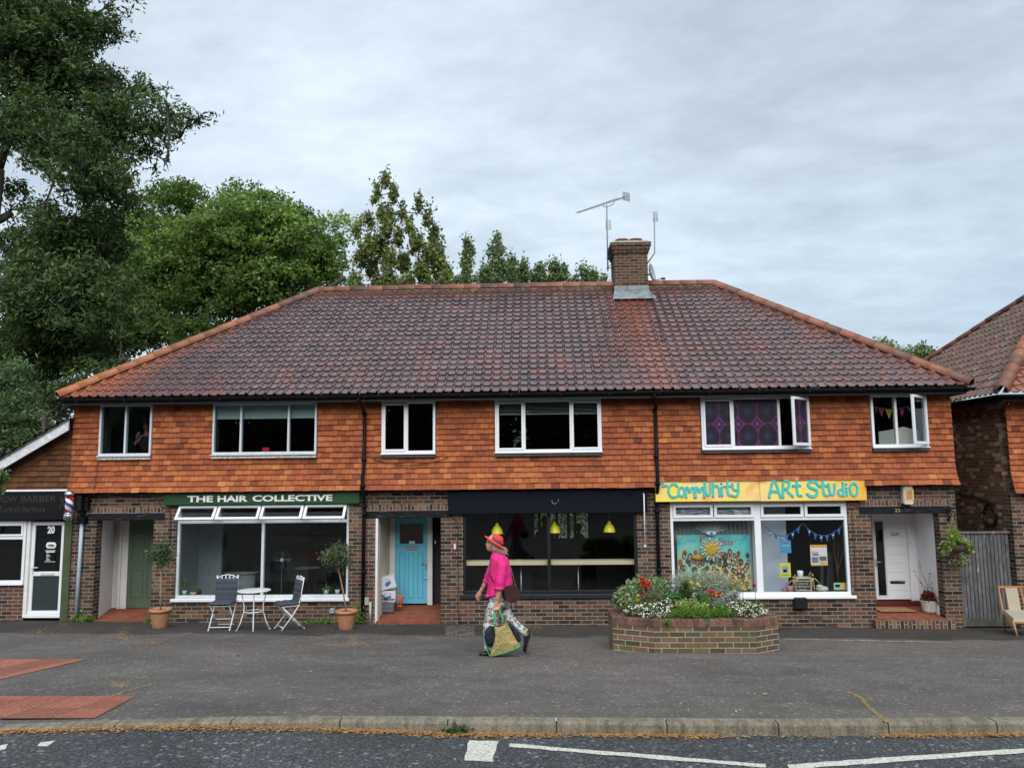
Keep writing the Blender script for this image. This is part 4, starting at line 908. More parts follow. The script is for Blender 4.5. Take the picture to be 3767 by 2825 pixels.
fc = [plain('face paint', c_, .7) for c_ in ((.5, .28, .16, 1), (.30, .15, .07, 1), (.12, .055, .03, 1), (.6, .38, .24, 1))]+[plain('hair paint', c_, .7) for c_ in ((.02, .015, .015, 1), (.10, .04, .02, 1), (.5, .07, .02, 1), (.02, .10, .10, 1))]
mb = MB()
for r in range(7):
    for k in range(15):
        x = PX0+.05+(PX1-PX0-.1)*(k+rn.uniform(-.1, 1.1))/15; z = PZ0+.06+.108*r+rn.uniform(-.045, .045)-(abs(k-7)*.004)
        if z > PZ0+.74: continue
        s_ = rn.uniform(.027, .04); hi_ = rn.choice([4, 4, 4, 5, 5, 6, 7]); yy = .297-.0006*((r*15+k) % 6)
        mb.lathe((x, yy, z), [(s_*1.25, 0), (.0001, .001)], 12, hi_, M=Matrix.Rotation(pi/2, 3, 'X') @ Matrix.Diagonal((1, 1.45, 1)), smooth=False)
        mb.lathe((x, yy-.0043, z-.004), [(s_*.75, 0), (.0001, .001)], 12, rn.choice([0, 0, 1, 2, 3]), M=Matrix.Rotation(pi/2, 3, 'X') @ Matrix.Diagonal((1, 1.3, 1)), smooth=False)
        for dx in (-.3, .3): mb.box(x+dx*s_-.004, x+dx*s_+.004, yy-.0095, yy-.007, z, z+.004, 4)
        mb.box(x-.2*s_, x+.2*s_, yy-.0095, yy-.007, z-.5*s_, z-.42*s_, 6)
mb.build('painted_crowd', fc, PT)
mb = MB(); cc = ((.5, .03, .05, 1), (.7, .5, .05, 1), (.15, .4, .1, 1), (.25, .05, .3, 1)); pm_ = [plain('flag paint', c_, .7) for c_ in cc]
for u0, u1 in ((.06, .42), (.60, .98)):
    for k in range(8):
        x = PX0+(PX1-PX0)*(u0+(u1-u0)*k/8); z = PZ1-.06-.05*sin(pi*k/7)
        mb.add([(x, .296, z), (x+.03, .296, z), (x+.015, .296, z-.045)], [(0, 2, 1)], rn.randrange(4))
mb.build('painted_flags', pm_, PT)
mb = MB(); p = Pq('L2', 1905, 600, .29); q = Pq('L2', 1950, 560, .29); text_mb(mb, 'F', p.x, q.x, p.z-.01, q.z+.02, .298, .004, 0, .004)
p = Pq('L2', 2078, 625, .29); q = Pq('L2', 2195, 560, .29); text_mb(mb, 'Faces', p.x, q.x+.02, p.z, q.z, .298, .004, 0, .002); mb.build('lettering', pm_[0], PT)
# sun sculpture
c = Pq('L2', 2012, 665, .2); SN = empty('sun_decoration', c, 'gold sun with pale blue petals hanging over the crowd painting', 'decoration')
M['gold'] = plain('gold paint', (.55, .36, .05, 1), .4, .2, 20); M['lblue'] = plain('pale blue paint', (.28, .52, .75, 1), .5, .12)
mb = MB(); mb.lathe(c, [(.115, 0), (.115, .012), (.08, .02), (.06, .014), (.03, .024), (.0001, .02)], 24, M=Matrix.Rotation(pi/2, 3, 'X'))
for k in range(10):
    q = 2*pi*k/10+.15; d = Vector((cos(q), 0, sin(q))); n_ = Vector((-sin(q), 0, cos(q)))
    mb.add([c+d*.1+n_*.045, c+d*.1-n_*.045, c+d*.24, c+d*.1+Vector((0, -.02, 0))], [(0, 1, 2), (0, 2, 3), (3, 2, 1)])
mb.build('sun_face', M['gold'], SN); mb = MB()
for k in range(10):
    q = 2*pi*k/10+.15+pi/10; d = Vector((cos(q), 0, sin(q)))
    mb.tube([c+d*.13, c+d*.18, c+d*.225, c+d*.25], [.006, .022, .032, .006], 8, sy=.3)
mb.build('petal', M['lblue'], SN)
c = Pq('L2', 2008, 518, .2); EY = empty('eye_decoration', c, 'painted eye with wavy yellow and white rays above the sun in the studio window', 'decoration')
mb = MB(); mb.ball(c, .105, .012, .045, 16, 8); mb.build('eyeball', plain('pale eye', (.65, .75, .8, 1), .5), EY)
mb = MB(); mb.ball(c+Vector((0, -.012, 0)), .034, .006, .034); mb.build('iris', plain('blue iris', (.04, .25, .5, 1), .4), EY)
my, mw_ = MB(), MB()
for k in range(13):
    q = radians(20+140*k/12); d = Vector((cos(q), 0, sin(q))); n_ = Vector((-sin(q), 0, cos(q))); L_ = .12+.09*abs(cos(q))+.05
    (my if k % 2 else mw_).tube([c+Vector((d.x*.1, 0, d.z*.045))+d*L_*s_+n_*.012*sin(s_*7) for s_ in [i/7 for i in range(8)]], [.009*(1-i/9) for i in range(8)], 6)
my.build('ray', M['gold'], EY); mw_.build('ray', M['lblue'], EY)
c = Pq('L2', 1890, 735, .25); mb = MB(); mb.ball(c, .13, .015, .05, 16, 8); fe = mb.build('fish_decoration', plain('orange gold', (.55, .28, .03, 1), .4, .2, 20), org=c); tag(fe, 'orange-gold eye-shaped ornament at the left of the sun decoration', 'decoration')
mb = MB()
for k in range(7): q = radians(40+100*k/6); mb.tube([c+Vector((cos(q)*.1, 0, sin(q)*.045)), c+Vector((cos(q)*.17, 0, sin(q)*.12))], [.008, .003], 6)
mb.build('lash', M['gold'], fe)
# right pane: bunting, posters, objects
BN = empty('bunting', Pq('L3', 275, 450, .12), 'blue bunting with star pennants looped across the right studio pane', 'bunting')
M['bunt'] = plain('blue bunting cloth', (.03, .13, .38, 1), .8, .3, 30); mb = MB(); mc = MB(); ms_ = MB()
for (u0, v0), (u1, v1), sag in (((275, 450), (615, 430), 105), ((625, 430), (985, 440), 110)):
    pts = []
    for i in range(21):
        s_ = i/20; pts.append(Pq('L3', u0+(u1-u0)*s_, v0+(v1-v0)*s_+sag*(1-(2*s_-1)**2)*.95, .12))
    mc.tube(pts, .006, 6)
    for k in range(6):
        s_ = .13+.74*k/5; i = int(s_*20); p = pts[i]; q = pts[min(20, i+2)]; m_ = (p+q)/2
        mb.add([p, q, m_+Vector((0, 0, -.135)), m_+Vector((0, -.004, -.04))], [(0, 3, 1), (0, 2, 3), (3, 2, 1)])
        if k % 2 == 0:
            st5 = [(m_.x+(.026 if j % 2 == 0 else .012)*sin(j*pi/5), m_.z-.045+(.026 if j % 2 == 0 else .012)*cos(j*pi/5)) for j in range(10)]
            ms_.prism(st5[::-1], m_.y-.012, m_.y-.008)
mc.build('cord', M['bunt'], BN)
o = mb.build('pennant', M['bunt'], BN); ms_.build('star', plain('pink white star', (.75, .6, .68, 1), .6), BN)
def poster(r, u0, v0, u1, v1, col, lab, parts, Y=.1, nm='poster'):
    p, q = Pq(r, u0, v1, Y), Pq(r, u1, v0, Y); E_ = empty(nm, (p.x, Y, p.z), lab, 'poster')
    mb = MB(); mb.box(p.x, q.x, Y, Y+.003, p.z, q.z); mb.build('sheet', plain('poster paper', col, .5, .02), E_)
    for (a_, b_, c_, d_, cc_) in parts:
        mb = MB(); mb.box(p.x+(q.x-p.x)*a_, p.x+(q.x-p.x)*b_, Y-.002, Y-.0005, p.z+(q.z-p.z)*c_, p.z+(q.z-p.z)*d_); mb.build('print', plain('poster ink', cc_, .5, .45, 25), E_)
    return E_
W8 = (.72, .72, .74, 1); OR = (.75, .38, .03, 1)
poster('L3', 697, 622, 838, 812, W8, 'white poster with orange bands and photos taped high in the right studio pane', [(0, 1, .88, 1, OR), (.06, .45, .6, .68, OR), (.06, .46, .14, .42, (.15, .2, .3, 1)), (.52, .95, .24, .44, (.12, .12, .1, 1)), (.54, .94, .1, .2, OR), (0, 1, 0, .07, OR), (.1, .5, .48, .58, (.35, .1, .3, 1))])
poster('L3', 418, 582, 513, 697, (.05, .30, .55, 1), 'bright blue poster on the pale board of the studio window', [(.15, .85, .55, .62, (.4, .6, .2, 1)), (.2, .8, .74, .8, (.4, .1, .3, 1))])
poster('L3', 418, 785, 510, 917, (.72, .66, .06, 1), 'yellow poster with a small photo below the blue poster', [(.2, .78, .3, .8, (.35, .4, .42, 1)), (.3, .65, .35, .55, (.08, .1, .06, 1)), (.1, .9, .1, .2, (.45, .35, .03, 1))])
# blackboard on a small easel with jointed figures
p, q = Pq('L3', 565, 1035, .16), Pq('L3', 690, 955, .16)
BB = empty('blackboard', (p.x, .16, .56), 'small chalk blackboard in a wooden frame on the studio window sill', 'blackboard')
mb = MB(); frame_rect(mb, p.x-.015, q.x+.015, p.z-.01, q.z+.015, .018, .15, .17); mb.build('frame', M['wood'], BB)
mb = MB(); mb.box(p.x, q.x, .158, .166, p.z, q.z); mb.build('slate', M['dark'], BB)
mb = MB()
for i, (s_, a_, b_) in enumerate((('SHOW OF', .1, .85), ('OPEN WED-SUN', .08, .92), ('(from noon)', .2, .7))): text_mb(mb, s_, p.x+(q.x-p.x)*a_, p.x+(q.x-p.x)*b_, q.z-.06-.055*i, q.z-.025-.055*i, .158, .002)
mb.build('chalk_writing', plain('chalk', (.6, .6, .6, 1), .9), BB)
p, q = Pq('L3', 555, 1035, .3), Pq('L3', 692, 912, .3)
mb = MB(); mb.bbox(p.x, q.x, .22, .42, .56, q.z, .02); o = mb.build('slatted_box', plain('cream box', (.5, .47, .33, 1), .6), org=(p.x, .3, .56)); tag(o, 'cream slatted box behind the blackboard in the studio window', 'box')
mb = MB()
for i in range(5): mb.box(p.x+.04, q.x-.04, .214, .219, q.z-.03-.012*i, q.z-.025-.012*i)
mb.build('grille', M['dark'], o)
c = Pq('L3', 600, 910, .3); mb = MB(); mb.lathe((c.x, .3, q.z), [(.045, 0), (.055, .02), (.06, .12), (.055, .12), (.05, .03), (.001, .02)], 16); tag(mb.build('white_pot', M['white'], org=(c.x, .3, q.z)), 'white pot standing on top of the cream box', 'pot')
def manikin(x, z, s, lab, fl):
    mb = MB(); v = lambda a_, b_: (x+a_*s*fl, .24, z+b_*s)
    mb.tube([v(0, .5), v(.02, .7), v(0, .9)], [.1*s, .07*s, .12*s], 8); mb.ball(v(0, 1.08), .07*s, .07*s, .1*s)
    mb.tube([v(-.1, .88), v(-.3, .7), v(-.45, .5)], .035*s, 6); mb.tube([v(.1, .88), v(.22, 1.1), v(.1, 1.3)], .035*s, 6); mb.tube([v(-.05, .5), v(-.08, .25), v(-.06, 0)], .045*s, 6); mb.tube([v(.05, .5), v(.12, .25), v(.14, 0)], .045*s, 6)
    tag(mb.build('wooden_figure', M['wood'], org=(x, .24, z)), lab, 'figurine')
p = Pq('L3', 540, 1000, .24); manikin(p.x, .57, .26, 'jointed wooden artist figure at the left of the blackboard', 1)
p = Pq('L3', 715, 1000, .24); manikin(p.x, .57, .30, 'jointed wooden artist figure with raised arm right of the blackboard', -1)
c = Pq('L3', 800, 1020, .22); mb = MB(); mb.ball((c.x, .24, .62), .13, .08, .06); mb.ball((c.x-.05, .22, .67), .07, .06, .04); o = mb.build('cream_parcel', plain('cream paper', (.55, .53, .42, 1), .8, .2, 20), org=(c.x, .22, .56)); tag(o, 'crumpled cream parcel on the studio sill right of the blackboard', 'parcel')
c = Pq('L3', 503, 1015, .2); mb = MB(); mb.lathe((c.x, .2, .56), [(.06, 0), (.065, .13), (.055, .13), (.05, .02), (.0001, .02)], 16); tag(mb.build('pink_tin', plain('pink tin', (.38, .18, .2, 1), .5), org=(c.x, .2, .56)), 'dusky pink tin on the studio window sill', 'tin')
c = Pq('L3', 452, 1025, .2); mb = MB(); mb.lathe((c.x, .2, .56), [(.03, 0), (.045, .08), (.038, .08), (.03, .02), (.0001, .02)], 14); tag(mb.build('flower_pot', plain('pink pot', (.35, .15, .15, 1), .5), org=(c.x, .2, .56)), 'tiny dark pink flower pot left of the pink tin', 'pot')
poster('L3', 905, 965, 1008, 1030, (.7, .5, .12, 1), 'small turquoise and yellow card propped at the right of the studio sill', [(.05, .6, .12, .9, (.15, .5, .48, 1)), (.12, .5, .4, .75, (.5, .3, .2, 1))], .16, 'card')
# twigs and stacked frames behind
c = Pq('L3', 950, 950, .7); mb = MB()
for dx, dz_ in ((.0, 0), (.16, .1), (-.1, .25), (.22, .35)): mb.tube([(c.x, .7, .56), (c.x-.02, .7, .9), (c.x+dx*.5, .72, 1.15+dz_*.3), (c.x+dx+.05, .72, 1.5+dz_)], [.012, .01, .008, .004], 6)
tag(mb.build('bare_branch', plain('orange twig', (.3, .14, .05, 1), .7), org=(c.x, .7, .56)), 'bare reddish branch standing at the right end of the studio window', 'branch')
mb = MB()
for k, (u, dx) in enumerate(((770, .05), (820, .1), (880, .03))): c = Pq('L3', u, 950, 1.2); mb.box(0, .06, 0, .03, .1, 1.35-.1*k, M=Matrix.Translation((c.x, 1.2+.05*k, 0)) @ Matrix.Rotation(dx, 4, 'Y'))
tag(mb.build('wooden_easel', plain('grey green wood', (.10, .13, .11, 1), .7), org=(c.x, 1.2, .1)), 'grey-green wooden easel slats leaning in the dark studio room', 'easel')
# ================================================================ PORCHES AND DOORS
M['tilefloor'] = brick('quarry tile', [(.26, .08, .05, 1), (.32, .10, .06, 1), (.22, .07, .045, 1)], (.18, .09, .06, 1), w_=.15, h_=.15, grime=.3)
def porch(x0, x1, xl, xr, yb, zf, zfb, ml, mr, mback, nm='porch', top=2.14):
    """side walls from the opening (x0,x1 at y=.22) back to (xl,xr at yb)"""
    mb = MB(); zt = top
    mb.quad((x0, .221, zf-.1), (xl, yb, zf-.1), (xl, yb, zt), (x0, .221, zt), 0); mb.quad((xr, yb, zf-.1), (x1, .221, zf-.1), (x1, .221, zt), (xr, yb, zt), 1)
    mb.quad((xl, yb, zf-.1), (xr, yb, zf-.1), (xr, yb, zt), (xl, yb, zt), 2); mb.quad((x0, .0, zt), (x1, .0, zt), (xr, yb, zt-.001), (xl, yb, zt-.001), 3)
    mb.build(nm, [ml, mr, mback, M['white_paint']], B)
    mb = MB(); mb.add([(x0+.002, -.03, zf-.25), (x1-.002, -.03, zf-.25), (x1-.002, -.03, zf), (x0+.002, -.03, zf), (x1-.002, .221, zf+.015), (x0+.002, .221, zf+.015), (xr-.004, yb-.004, zfb), (xl+.004, yb-.004, zfb)],
                      [(0, 1, 2, 3), (3, 2, 4, 5), (5, 4, 6, 7)]); mb.build('porch_floor', M['tilefloor'], B)
# --- porch A, sage green door
xl = at('L0', 1010, 900, 1.15).x; porch(-9.358, -8.162, xl, -8.162, 1.2, .10, .16, M['render'], M['render'], M['white_paint'])
mb = MB(); mb.box(-9.372, -9.30, .0, .225, .09, 2.105)
dl = at('L0', 1160, 600, 1.1).x; fl = at('L0', 1085, 600, 1.1).x
mb = MB(); mb.bbox(fl, fl+.05, 1.06, 1.19, .15, 2.13, .008); mb.bbox(fl+.05, dl, 1.10, 1.19, .15, 2.13, .008); mb.build('door_frame', M['white_paint'], B)
def panel(mb, x0, x1, z0, z1, y, d=.012, g=.018):
    """recess moulding made as a thin raised-and-sunk border"""
    mb.box(x0, x1, y-.004, y+.001, z1-g, z1); mb.box(x0, x1, y-.004, y+.001, z0, z0+g); mb.box(x0, x0+g, y-.004, y+.001, z0+g, z1-g); mb.box(x1-g, x1, y-.004, y+.001, z0+g, z1-g)
M['sage'] = plain('sage green gloss', (.085, .13, .085, 1), .45, .06, 2); M['sage_d'] = plain('sage moulding', (.05, .08, .052, 1), .45, .06, 2)
mb = MB(); mb.bbox(dl+.002, dl+.78, 1.11, 1.15, .165, 2.12, .004); d1 = mb.build('door', M['sage'], B); mb = MB()
for a, b in ((dl+.09, dl+.36), (dl+.44, dl+.70)):
    panel(mb, a, b, .38, .98, 1.11); panel(mb, a, b, 1.14, 1.78, 1.11); panel(mb, a, b, 1.86, 2.06, 1.11)
mb.build('moulding', M['sage_d'], d1); mb = MB(); mb.bbox(dl+.29, dl+.51, 1.098, 1.109, 1.03, 1.09, .004); mb.build('letterbox', M['sage'], d1)
# --- porch B, sky blue door
xl = at('L1', 1310, 900, 1.1).x; xr = at('L1', 1700, 900, 1.1).x
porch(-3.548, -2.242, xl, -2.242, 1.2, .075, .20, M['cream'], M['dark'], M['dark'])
mb = MB(); mb.bbox(-3.572, -3.52, -.012, .222, .03, 2.112, .006); mb.build('door_frame', M['white_paint'], B)
dl, dr = at('L1', 1362, 800, 1.1).x, at('L1', 1653, 800, 1.1).x; zb = .235; zt = 2.15
M['blue'] = plain('sky blue gloss', (.13, .50, .68, 1), .35, .04, 1.5, spec=.5); M['blue_d'] = plain('blue moulding', (.04, .24, .36, 1), .35, .05, 2)
mb = MB(); mb.bbox(xl, dl-.002, 1.06, 1.15, .2, zt, .008); mb.bbox(dr+.002, xr, 1.06, 1.15, .2, zt, .008); mb.bbox(xl, xr, 1.055, 1.15, zt+.001, zt+.06, .008); mb.build('door_frame', M['white_paint'], B)
mb = MB(); gx0, gx1 = at('L1', 1407, 500, 1.1).x, at('L1', 1612, 500, 1.1).x; gz0, gz1 = at('L1', 1500, 612, 1.1).z, at('L1', 1500, 435, 1.1).z
wallrects(mb, dl, dr, zb, zt, [(gx0, gx1, gz0, gz1)], 1.10, 1.145); d2 = mb.build('door', M['blue'], B)
pane(d2, gx0, gx1, gz0, gz1, 1.12, M['glass_dark']); mb = MB(); mb.box(gx0, gx1, 1.15, 1.16, gz0, gz1); mb.build('backing', M['dark'], d2)
mb = MB(); panel(mb, gx0-.012, gx1+.012, gz0-.012, gz1+.012, 1.10, g=.012)
pz0, pz1 = at('L1', 1500, 1105, 1.1).z, at('L1', 1500, 695, 1.1).z
for u in (1398, 1478, 1562): a, b = at('L1', u, 900, 1.1).x, at('L1', u+52, 900, 1.1).x; panel(mb, a, b, pz0, pz1, 1.10, g=.009)
mb.box(dl, dr, 1.094, 1.101, gz0-.055, gz0-.045); mb.build('moulding', M['blue_d'], d2)
p, q = at('L1', 1452, 675, 1.09), at('L1', 1562, 640, 1.09); mb = MB(); mb.bbox(p.x, q.x, 1.088, 1.099, p.z, q.z, .004); mb.box(p.x+.04, q.x-.04, 1.083, 1.087, p.z+.03, q.z-.03); mb.build('letterbox', M['steel'], d2)
p, q = at('L1', 1487, 612, 1.09), at('L1', 1538, 590, 1.09); mb = MB(); mb.box(p.x, q.x, 1.090, 1.098, p.z, q.z); np_ = mb.build('number_plate', M['white'], d2)
mb = MB(); text_mb(mb, '21A', p.x+.015, q.x-.012, p.z+.012, q.z-.012, 1.0895, .002, off=.01); mb.build('number', M['black'], np_)
p = at('L1', 1640, 805, 1.09); mb = MB(); mb.bbox(p.x-.022, p.x+.02, 1.085, 1.099, p.z-.085, p.z+.075, .004); mb.tube([(p.x, 1.085, p.z+.03), (p.x, 1.06, p.z+.03), (p.x-.10, 1.055, p.z+.032)], .008, 8); mb.build('handle', M['chrome'], d2)
mb = MB()
for v_ in (593, 928): p = at('L1', 1635, v_, 1.09); mb.lathe(p, [(.022, -.0), (.022, .012), (.012, .016), (.0001, .016)], 16, M=Matrix.Rotation(pi/2, 3, 'X'))
mb.build('lock', M['chrome'], d2)
p = at('L1', 1719, 603, 1.0); mb = MB(); mb.box(p.x-.012, p.x+.012, 1.09, 1.1, p.z-.035, p.z+.035); mb.build('doorbell', M['white'], B)
# --- porch C, white door 22A
xl = at('L3', 1262, 900, 1.15).x; xr = at('L3', 1720, 900, 1.1).x
porch(6.377, 7.713, min(xl, 6.5), 7.74, 1.2, .075, .15, M['white_paint'], M['render'], M['render'])
mb = MB(); mb.box(7.7135, 7.74, .0, .0, 0, 0) if False else None
dl, dr = at('L3', 1270, 700, 1.1).x, at('L3', 1570, 700, 1.1).x; fr = at('L3', 1640, 700, 1.1).x; zt = 2.13
mb = MB(); mb.bbox(dr+.003, dr+.07, 1.05, 1.15, .24, zt, .008); mb.bbox(dr+.07, fr+.03, 1.07, 1.15, .24, zt, .008); mb.build('door_frame', M['white'], B)
gx0, gx1 = at('L3', 1288, 700, 1.1).x, at('L3', 1362, 700, 1.1).x; gz0, gz1 = at('L3', 1350, 1082, 1.1).z, at('L3', 1350, 412, 1.1).z
mb = MB(); wallrects(mb, dl, dr, .27, zt, [(gx0, gx1, gz0, gz1)], 1.10, 1.15); d3 = mb.build('door', M['white'], B)
pane(d3, gx0, gx1, gz0, gz1, 1.125, M['glass_dark']); mb = MB(); mb.box(gx0, gx1, 1.152, 1.16, gz0, gz1); mb.build('backing', M['dark'], d3)
mb = MB(); panel(mb, gx0-.02, gx1+.02, gz0-.03, gz1+.03, 1.10, g=.01)
for k in range(9): z = .45+k*.186; mb.box(gx1+.03, dr-.03, 1.098, 1.1, z, z+.006)
mb.build('moulding', plain('grey door groove', (.42, .44, .47, 1), .5), d3)
p, q = at('L3', 1415, 975, 1.09), at('L3', 1545, 948, 1.09); mb = MB(); mb.bbox(p.x, q.x, 1.085, 1.099, p.z, q.z, .004); lb = mb.build('letterbox', M['black'], d3); mb = MB(); mb.box(p.x+.03, q.x, 1.08, 1.084, q.z-.035, q.z-.005); mb.build('flap', M['chrome'], lb)
p, q = at('L3', 1418, 540, 1.09), at('L3', 1497, 510, 1.09); mb = MB(); text_mb(mb, '22A', p.x, q.x, p.z, q.z, 1.099, .004, off=.02); mb.build('number', plain('grey number', (.12, .13, .14, 1), .5), d3)
p = at('L3', 1285, 778, 1.08); mb = MB(); mb.bbox(p.x-.015, p.x+.02, 1.09, 1.099, p.z-.1, p.z+.06, .003); mb.tube([(p.x, 1.09, p.z), (p.x, 1.055, p.z), (p.x+.11, 1.05, p.z)], .009, 8); mb.build('handle', M['chrome'], d3)
p = at('L3', 1592, 610, 1.05); mb = MB(); mb.bbox(p.x-.018, p.x+.018, 1.03, 1.049, p.z-.06, p.z+.06, .006); bl = mb.build('doorbell', M['white'], B); mb = MB(); mb.lathe((p.x, 1.028, p.z), [(.01, 0), (.0001, .001)], 10, M=Matrix.Rotation(pi/2, 3, 'X')); mb.build('button', M['black'], bl)
mb = MB(); mb.box(6.40, fr, 1.0, 1.19, .11, .235); mb.build('threshold', plain('oxblood paint', (.10, .016, .012, 1), .4), B)
mb = MB(); mb.bbox(6.65, 7.35, .45, .92, .125, .145, .004); o = tag(mb.build('doormat', plain('coir mat', (.30, .16, .07, 1), .95, .5, 40, bump=.5), org=(7, .7, .13)), 'brown coir doormat before the white door', 'doormat')
mb = MB(); mb.box(6.28, 7.80, -.17, -.031, gz(7, 0)-.1, .065); o = mb.build('step', M['soldier'], B)
# ================================================================ LEFT SHOP WITH LEAN-TO ROOF
LB = empty('barber_shop', (-9.9, 0, 0), 'low barber shop at the left edge with sloping roof and white bargeboard', 'building')
X0, X1 = -14.2, -9.875
ta, tb = Pq('U0', 690, 305, -.3), Pq('U0', 0, 710, -.3); slp = (ta.z-tb.z)/(ta.x-tb.x); zr = lambda x: ta.z+(x-ta.x)*slp
gzl = lambda x: gz(x, 0)
wl = at('L0', 248, 700, .05).x; dx0 = at('L0', 272, 700, .05).x; dx1 = at('L0', 580, 800, .05).x; gp1 = at('L0', 640, 700, -.02).x
zsill = at('L0', 100, 970, .02).z; zhd = at('L0', 100, 405, .02).z
mb = MB(); wallrects(mb, X0, X1-.001, -.2, 2.72, [(-12.7, wl, zsill, zhd), (wl+.012, gp1, -.2, zhd)], .0, .2); mb.build('wall', M['brick_plum'], LB)
mb = MB(); mb.prism([(X0, 2.72), (X1, 2.72), (X1, zr(X1)-.2), (X0, zr(X0)-.2)], 0.02, .2); mb.build('gable_wall', M['in_dark'], LB)
mb = MB(); hung(mb, X0, X1-.002, 2.70, zr(X1)-.05, lambda z: -.03, [], random.Random(9), zmin=None, M4=None, t0=.45) if False else None
mb = MB(); rn = random.Random(9); z = 2.70; r = 0
while z < zr(X1)-.3:
    xlo = ta.x+(z+.28-ta.z)/slp
    hung(mb, max(X0, xlo-.1), X1-.004, z, z+.1115, lambda z: -.02, [], random.Random(int(z*1000)), t0=.45, wd=.168); z += .1115; r += 1
mb.build('hung_tiles', M['hung_dark'], LB)
# winchester-cut tiles following the verge
mb = MB(); n_ = 22; d_ = Vector((1, 0, slp)).normalized(); up = Vector((-slp, 0, 1)).normalized()
for k in range(n_):
    p = Vector((X1-.02, -.035, zr(X1)-.36))-d_*(k+1)*.235; L_ = rn.uniform(.19, .26)
    vs = [p-up*.05+Vector((0, -.016, 0)), p+d_*.22-up*.05+Vector((0, -.016, 0)), p+d_*.225+up*.2, p+up*.2, p-up*.05, p+d_*.22-up*.05]
    vs = [v if v.x < X1-.01 else Vector((X1-.01, v.y, v.z)) for v in vs]
    mb.add(vs, [(0, 1, 2, 3), (4, 5, 1, 0)], 0, rn.gauss(.5, .2))
mb.build('verge_tiles', M['hung_dark'], LB)
mb = MB(); bw = .235; mb.prism([(X1-.001, zr(X1)-bw), (X1-.001, zr(X1)), (X0, zr(X0)), (X0, zr(X0)-bw)], -.30, -.26); mb.build('bargeboard', plain('flaking white bargeboard', (.58, .60, .62, 1), .7, .25, 18, bump=.3), LB)
mb = MB(); Lr = (ta-tb).length*1.7; Vd = d_; Nd = Vector((-slp, 0, 1)).normalized()
O = Vector((X1, -.34, zr(X1)))-d_*5.4
mb = MB(); nr = 21; 
pantile(mb, O, (0, 1, 0), d_, Nd, nr, 5.4/nr, .25, lambda v: 0.0, lambda v: 7.5, random.Random(2), lift=.045)
# pantile expects U x V = N; flip so faces look outwards
mb.f = [f[::-1] for f in mb.f]; ro = mb.build('roof', M['pan_r'], LB)
set_stain(ro, lambda c: np.full(len(c), .15))
mb = MB(); vs_ = []
O2 = O-Nd*.02; mb.quad(tuple(O2), tuple(O2+Vector((0, 7.5, 0))), tuple(O2+Vector((0, 7.5, 0))+d_*5.4), tuple(O2+d_*5.4)); mb.build('roof_underside', M['black'], LB)
# sign box, white trim above
sz0, sz1 = at('L0', 300, 398, -.12).z, at('U0', 300, 1003, -.12).z; sxr = at('L0', 590, 300, -.12).x
SG = empty('shop_sign', (-11, -.14, sz0), 'gloss black barber sign with faint bronze lettering over the door numbered 20', 'sign')
mb = MB(); mb.bbox(X0, sxr, -.14, -.002, sz0, sz1, .01); mb.build('board', plain('satin black board', (.005, .005, .006, 1), .5, .1, spec=.25), SG)
mb = MB(); mb.bbox(X0, at('U0', 620, 990, -.15).x, -.17, -.002, sz1+.001, sz1+.04, .006); mb.build('trim', M['white'], SG)
M['bronze'] = plain('faded bronze lettering', (.028, .022, .018, 1), .7)
def lz(y_): return at('U0', 200, y_, -.14).z
p = at('U0', 0, 1100, -.14).x; e_ = at('U0', 505, 1100, -.14).x; b_ = at('U0', 190, 1100, -.14).x; w_ = at('U0', 155, 1100, -.14).x
for s_, q0, q1, v0, v1 in (('BARBER', b_, e_, 1098, 1042), ('ROW', p-.02, w_, 1098, 1042), ('Turkish', p-.02, at('U0', 182, 1160, -.14).x, 1187, 1137), ('Barbers', at('U0', 203, 1160, -.14).x, at('U0', 410, 1160, -.14).x, 1187, 1137)): mb = MB(); text_mb(mb, s_, q0, q1, lz(v0), lz(v1), -.1405, .006, off=.004); mb.build('lettering', M['bronze'], SG)
mb = MB(); q = at('U0', 566, 1100, -.142); 
mb.box(-.12, .14, -.003, .003, -.012, .012, M=Matrix.Translation(q) @ Matrix.Rotation(radians(62), 4, 'Y')); mb.box(-.12, .14, -.003, .003, -.012, .012, M=Matrix.Translation(q) @ Matrix.Rotation(radians(115), 4, 'Y')); mb.build('emblem', M['bronze'], SG)
# window
mb = MB(); frame_rect(mb, -12.7, wl-.01, zsill, zhd, .06, -.02, .06); zt_ = at('L0', 100, 562, -.02).z
mb.bbox(-12.65, wl-.06, -.018, .058, zt_-.03, zt_+.035, .006); frame_rect(mb, -12.64, wl-.068, zt_+.036, zhd-.061, .04, -.035, .01); f = mb.build('window', M['white'], LB)
M['reed'] = plain('dark reeded curtain', (.03, .03, .03, 1), .6, .4, 20)
pane(f, -12.64, wl-.07, zsill+.06, zt_-.03, .02, M['glass_dark']); pane(f, -12.6, wl-.11, zt_+.07, zhd-.1, .02, M['glass_dark'])
mb = MB()
for k in range(60): x = -12.6+.03*k; mb.box(x, x+.018, .1, .115, zsill, zhd)
mb.build('vertical_blind', M['reed'], f); mb = MB(); mb.bbox(-12.7, wl+.0, -.06, -.0, zsill-.035, zsill-.002, .006); mb.build('sill', M['white'], f)
mb = MB(); mb.box(-12.7, -9.9, 1.5, 1.52, 0, 2.6); mb.box(-9.9, -9.88, .2, 1.5, 0, 2.6); mb.build('partition', M['dark'], LB)
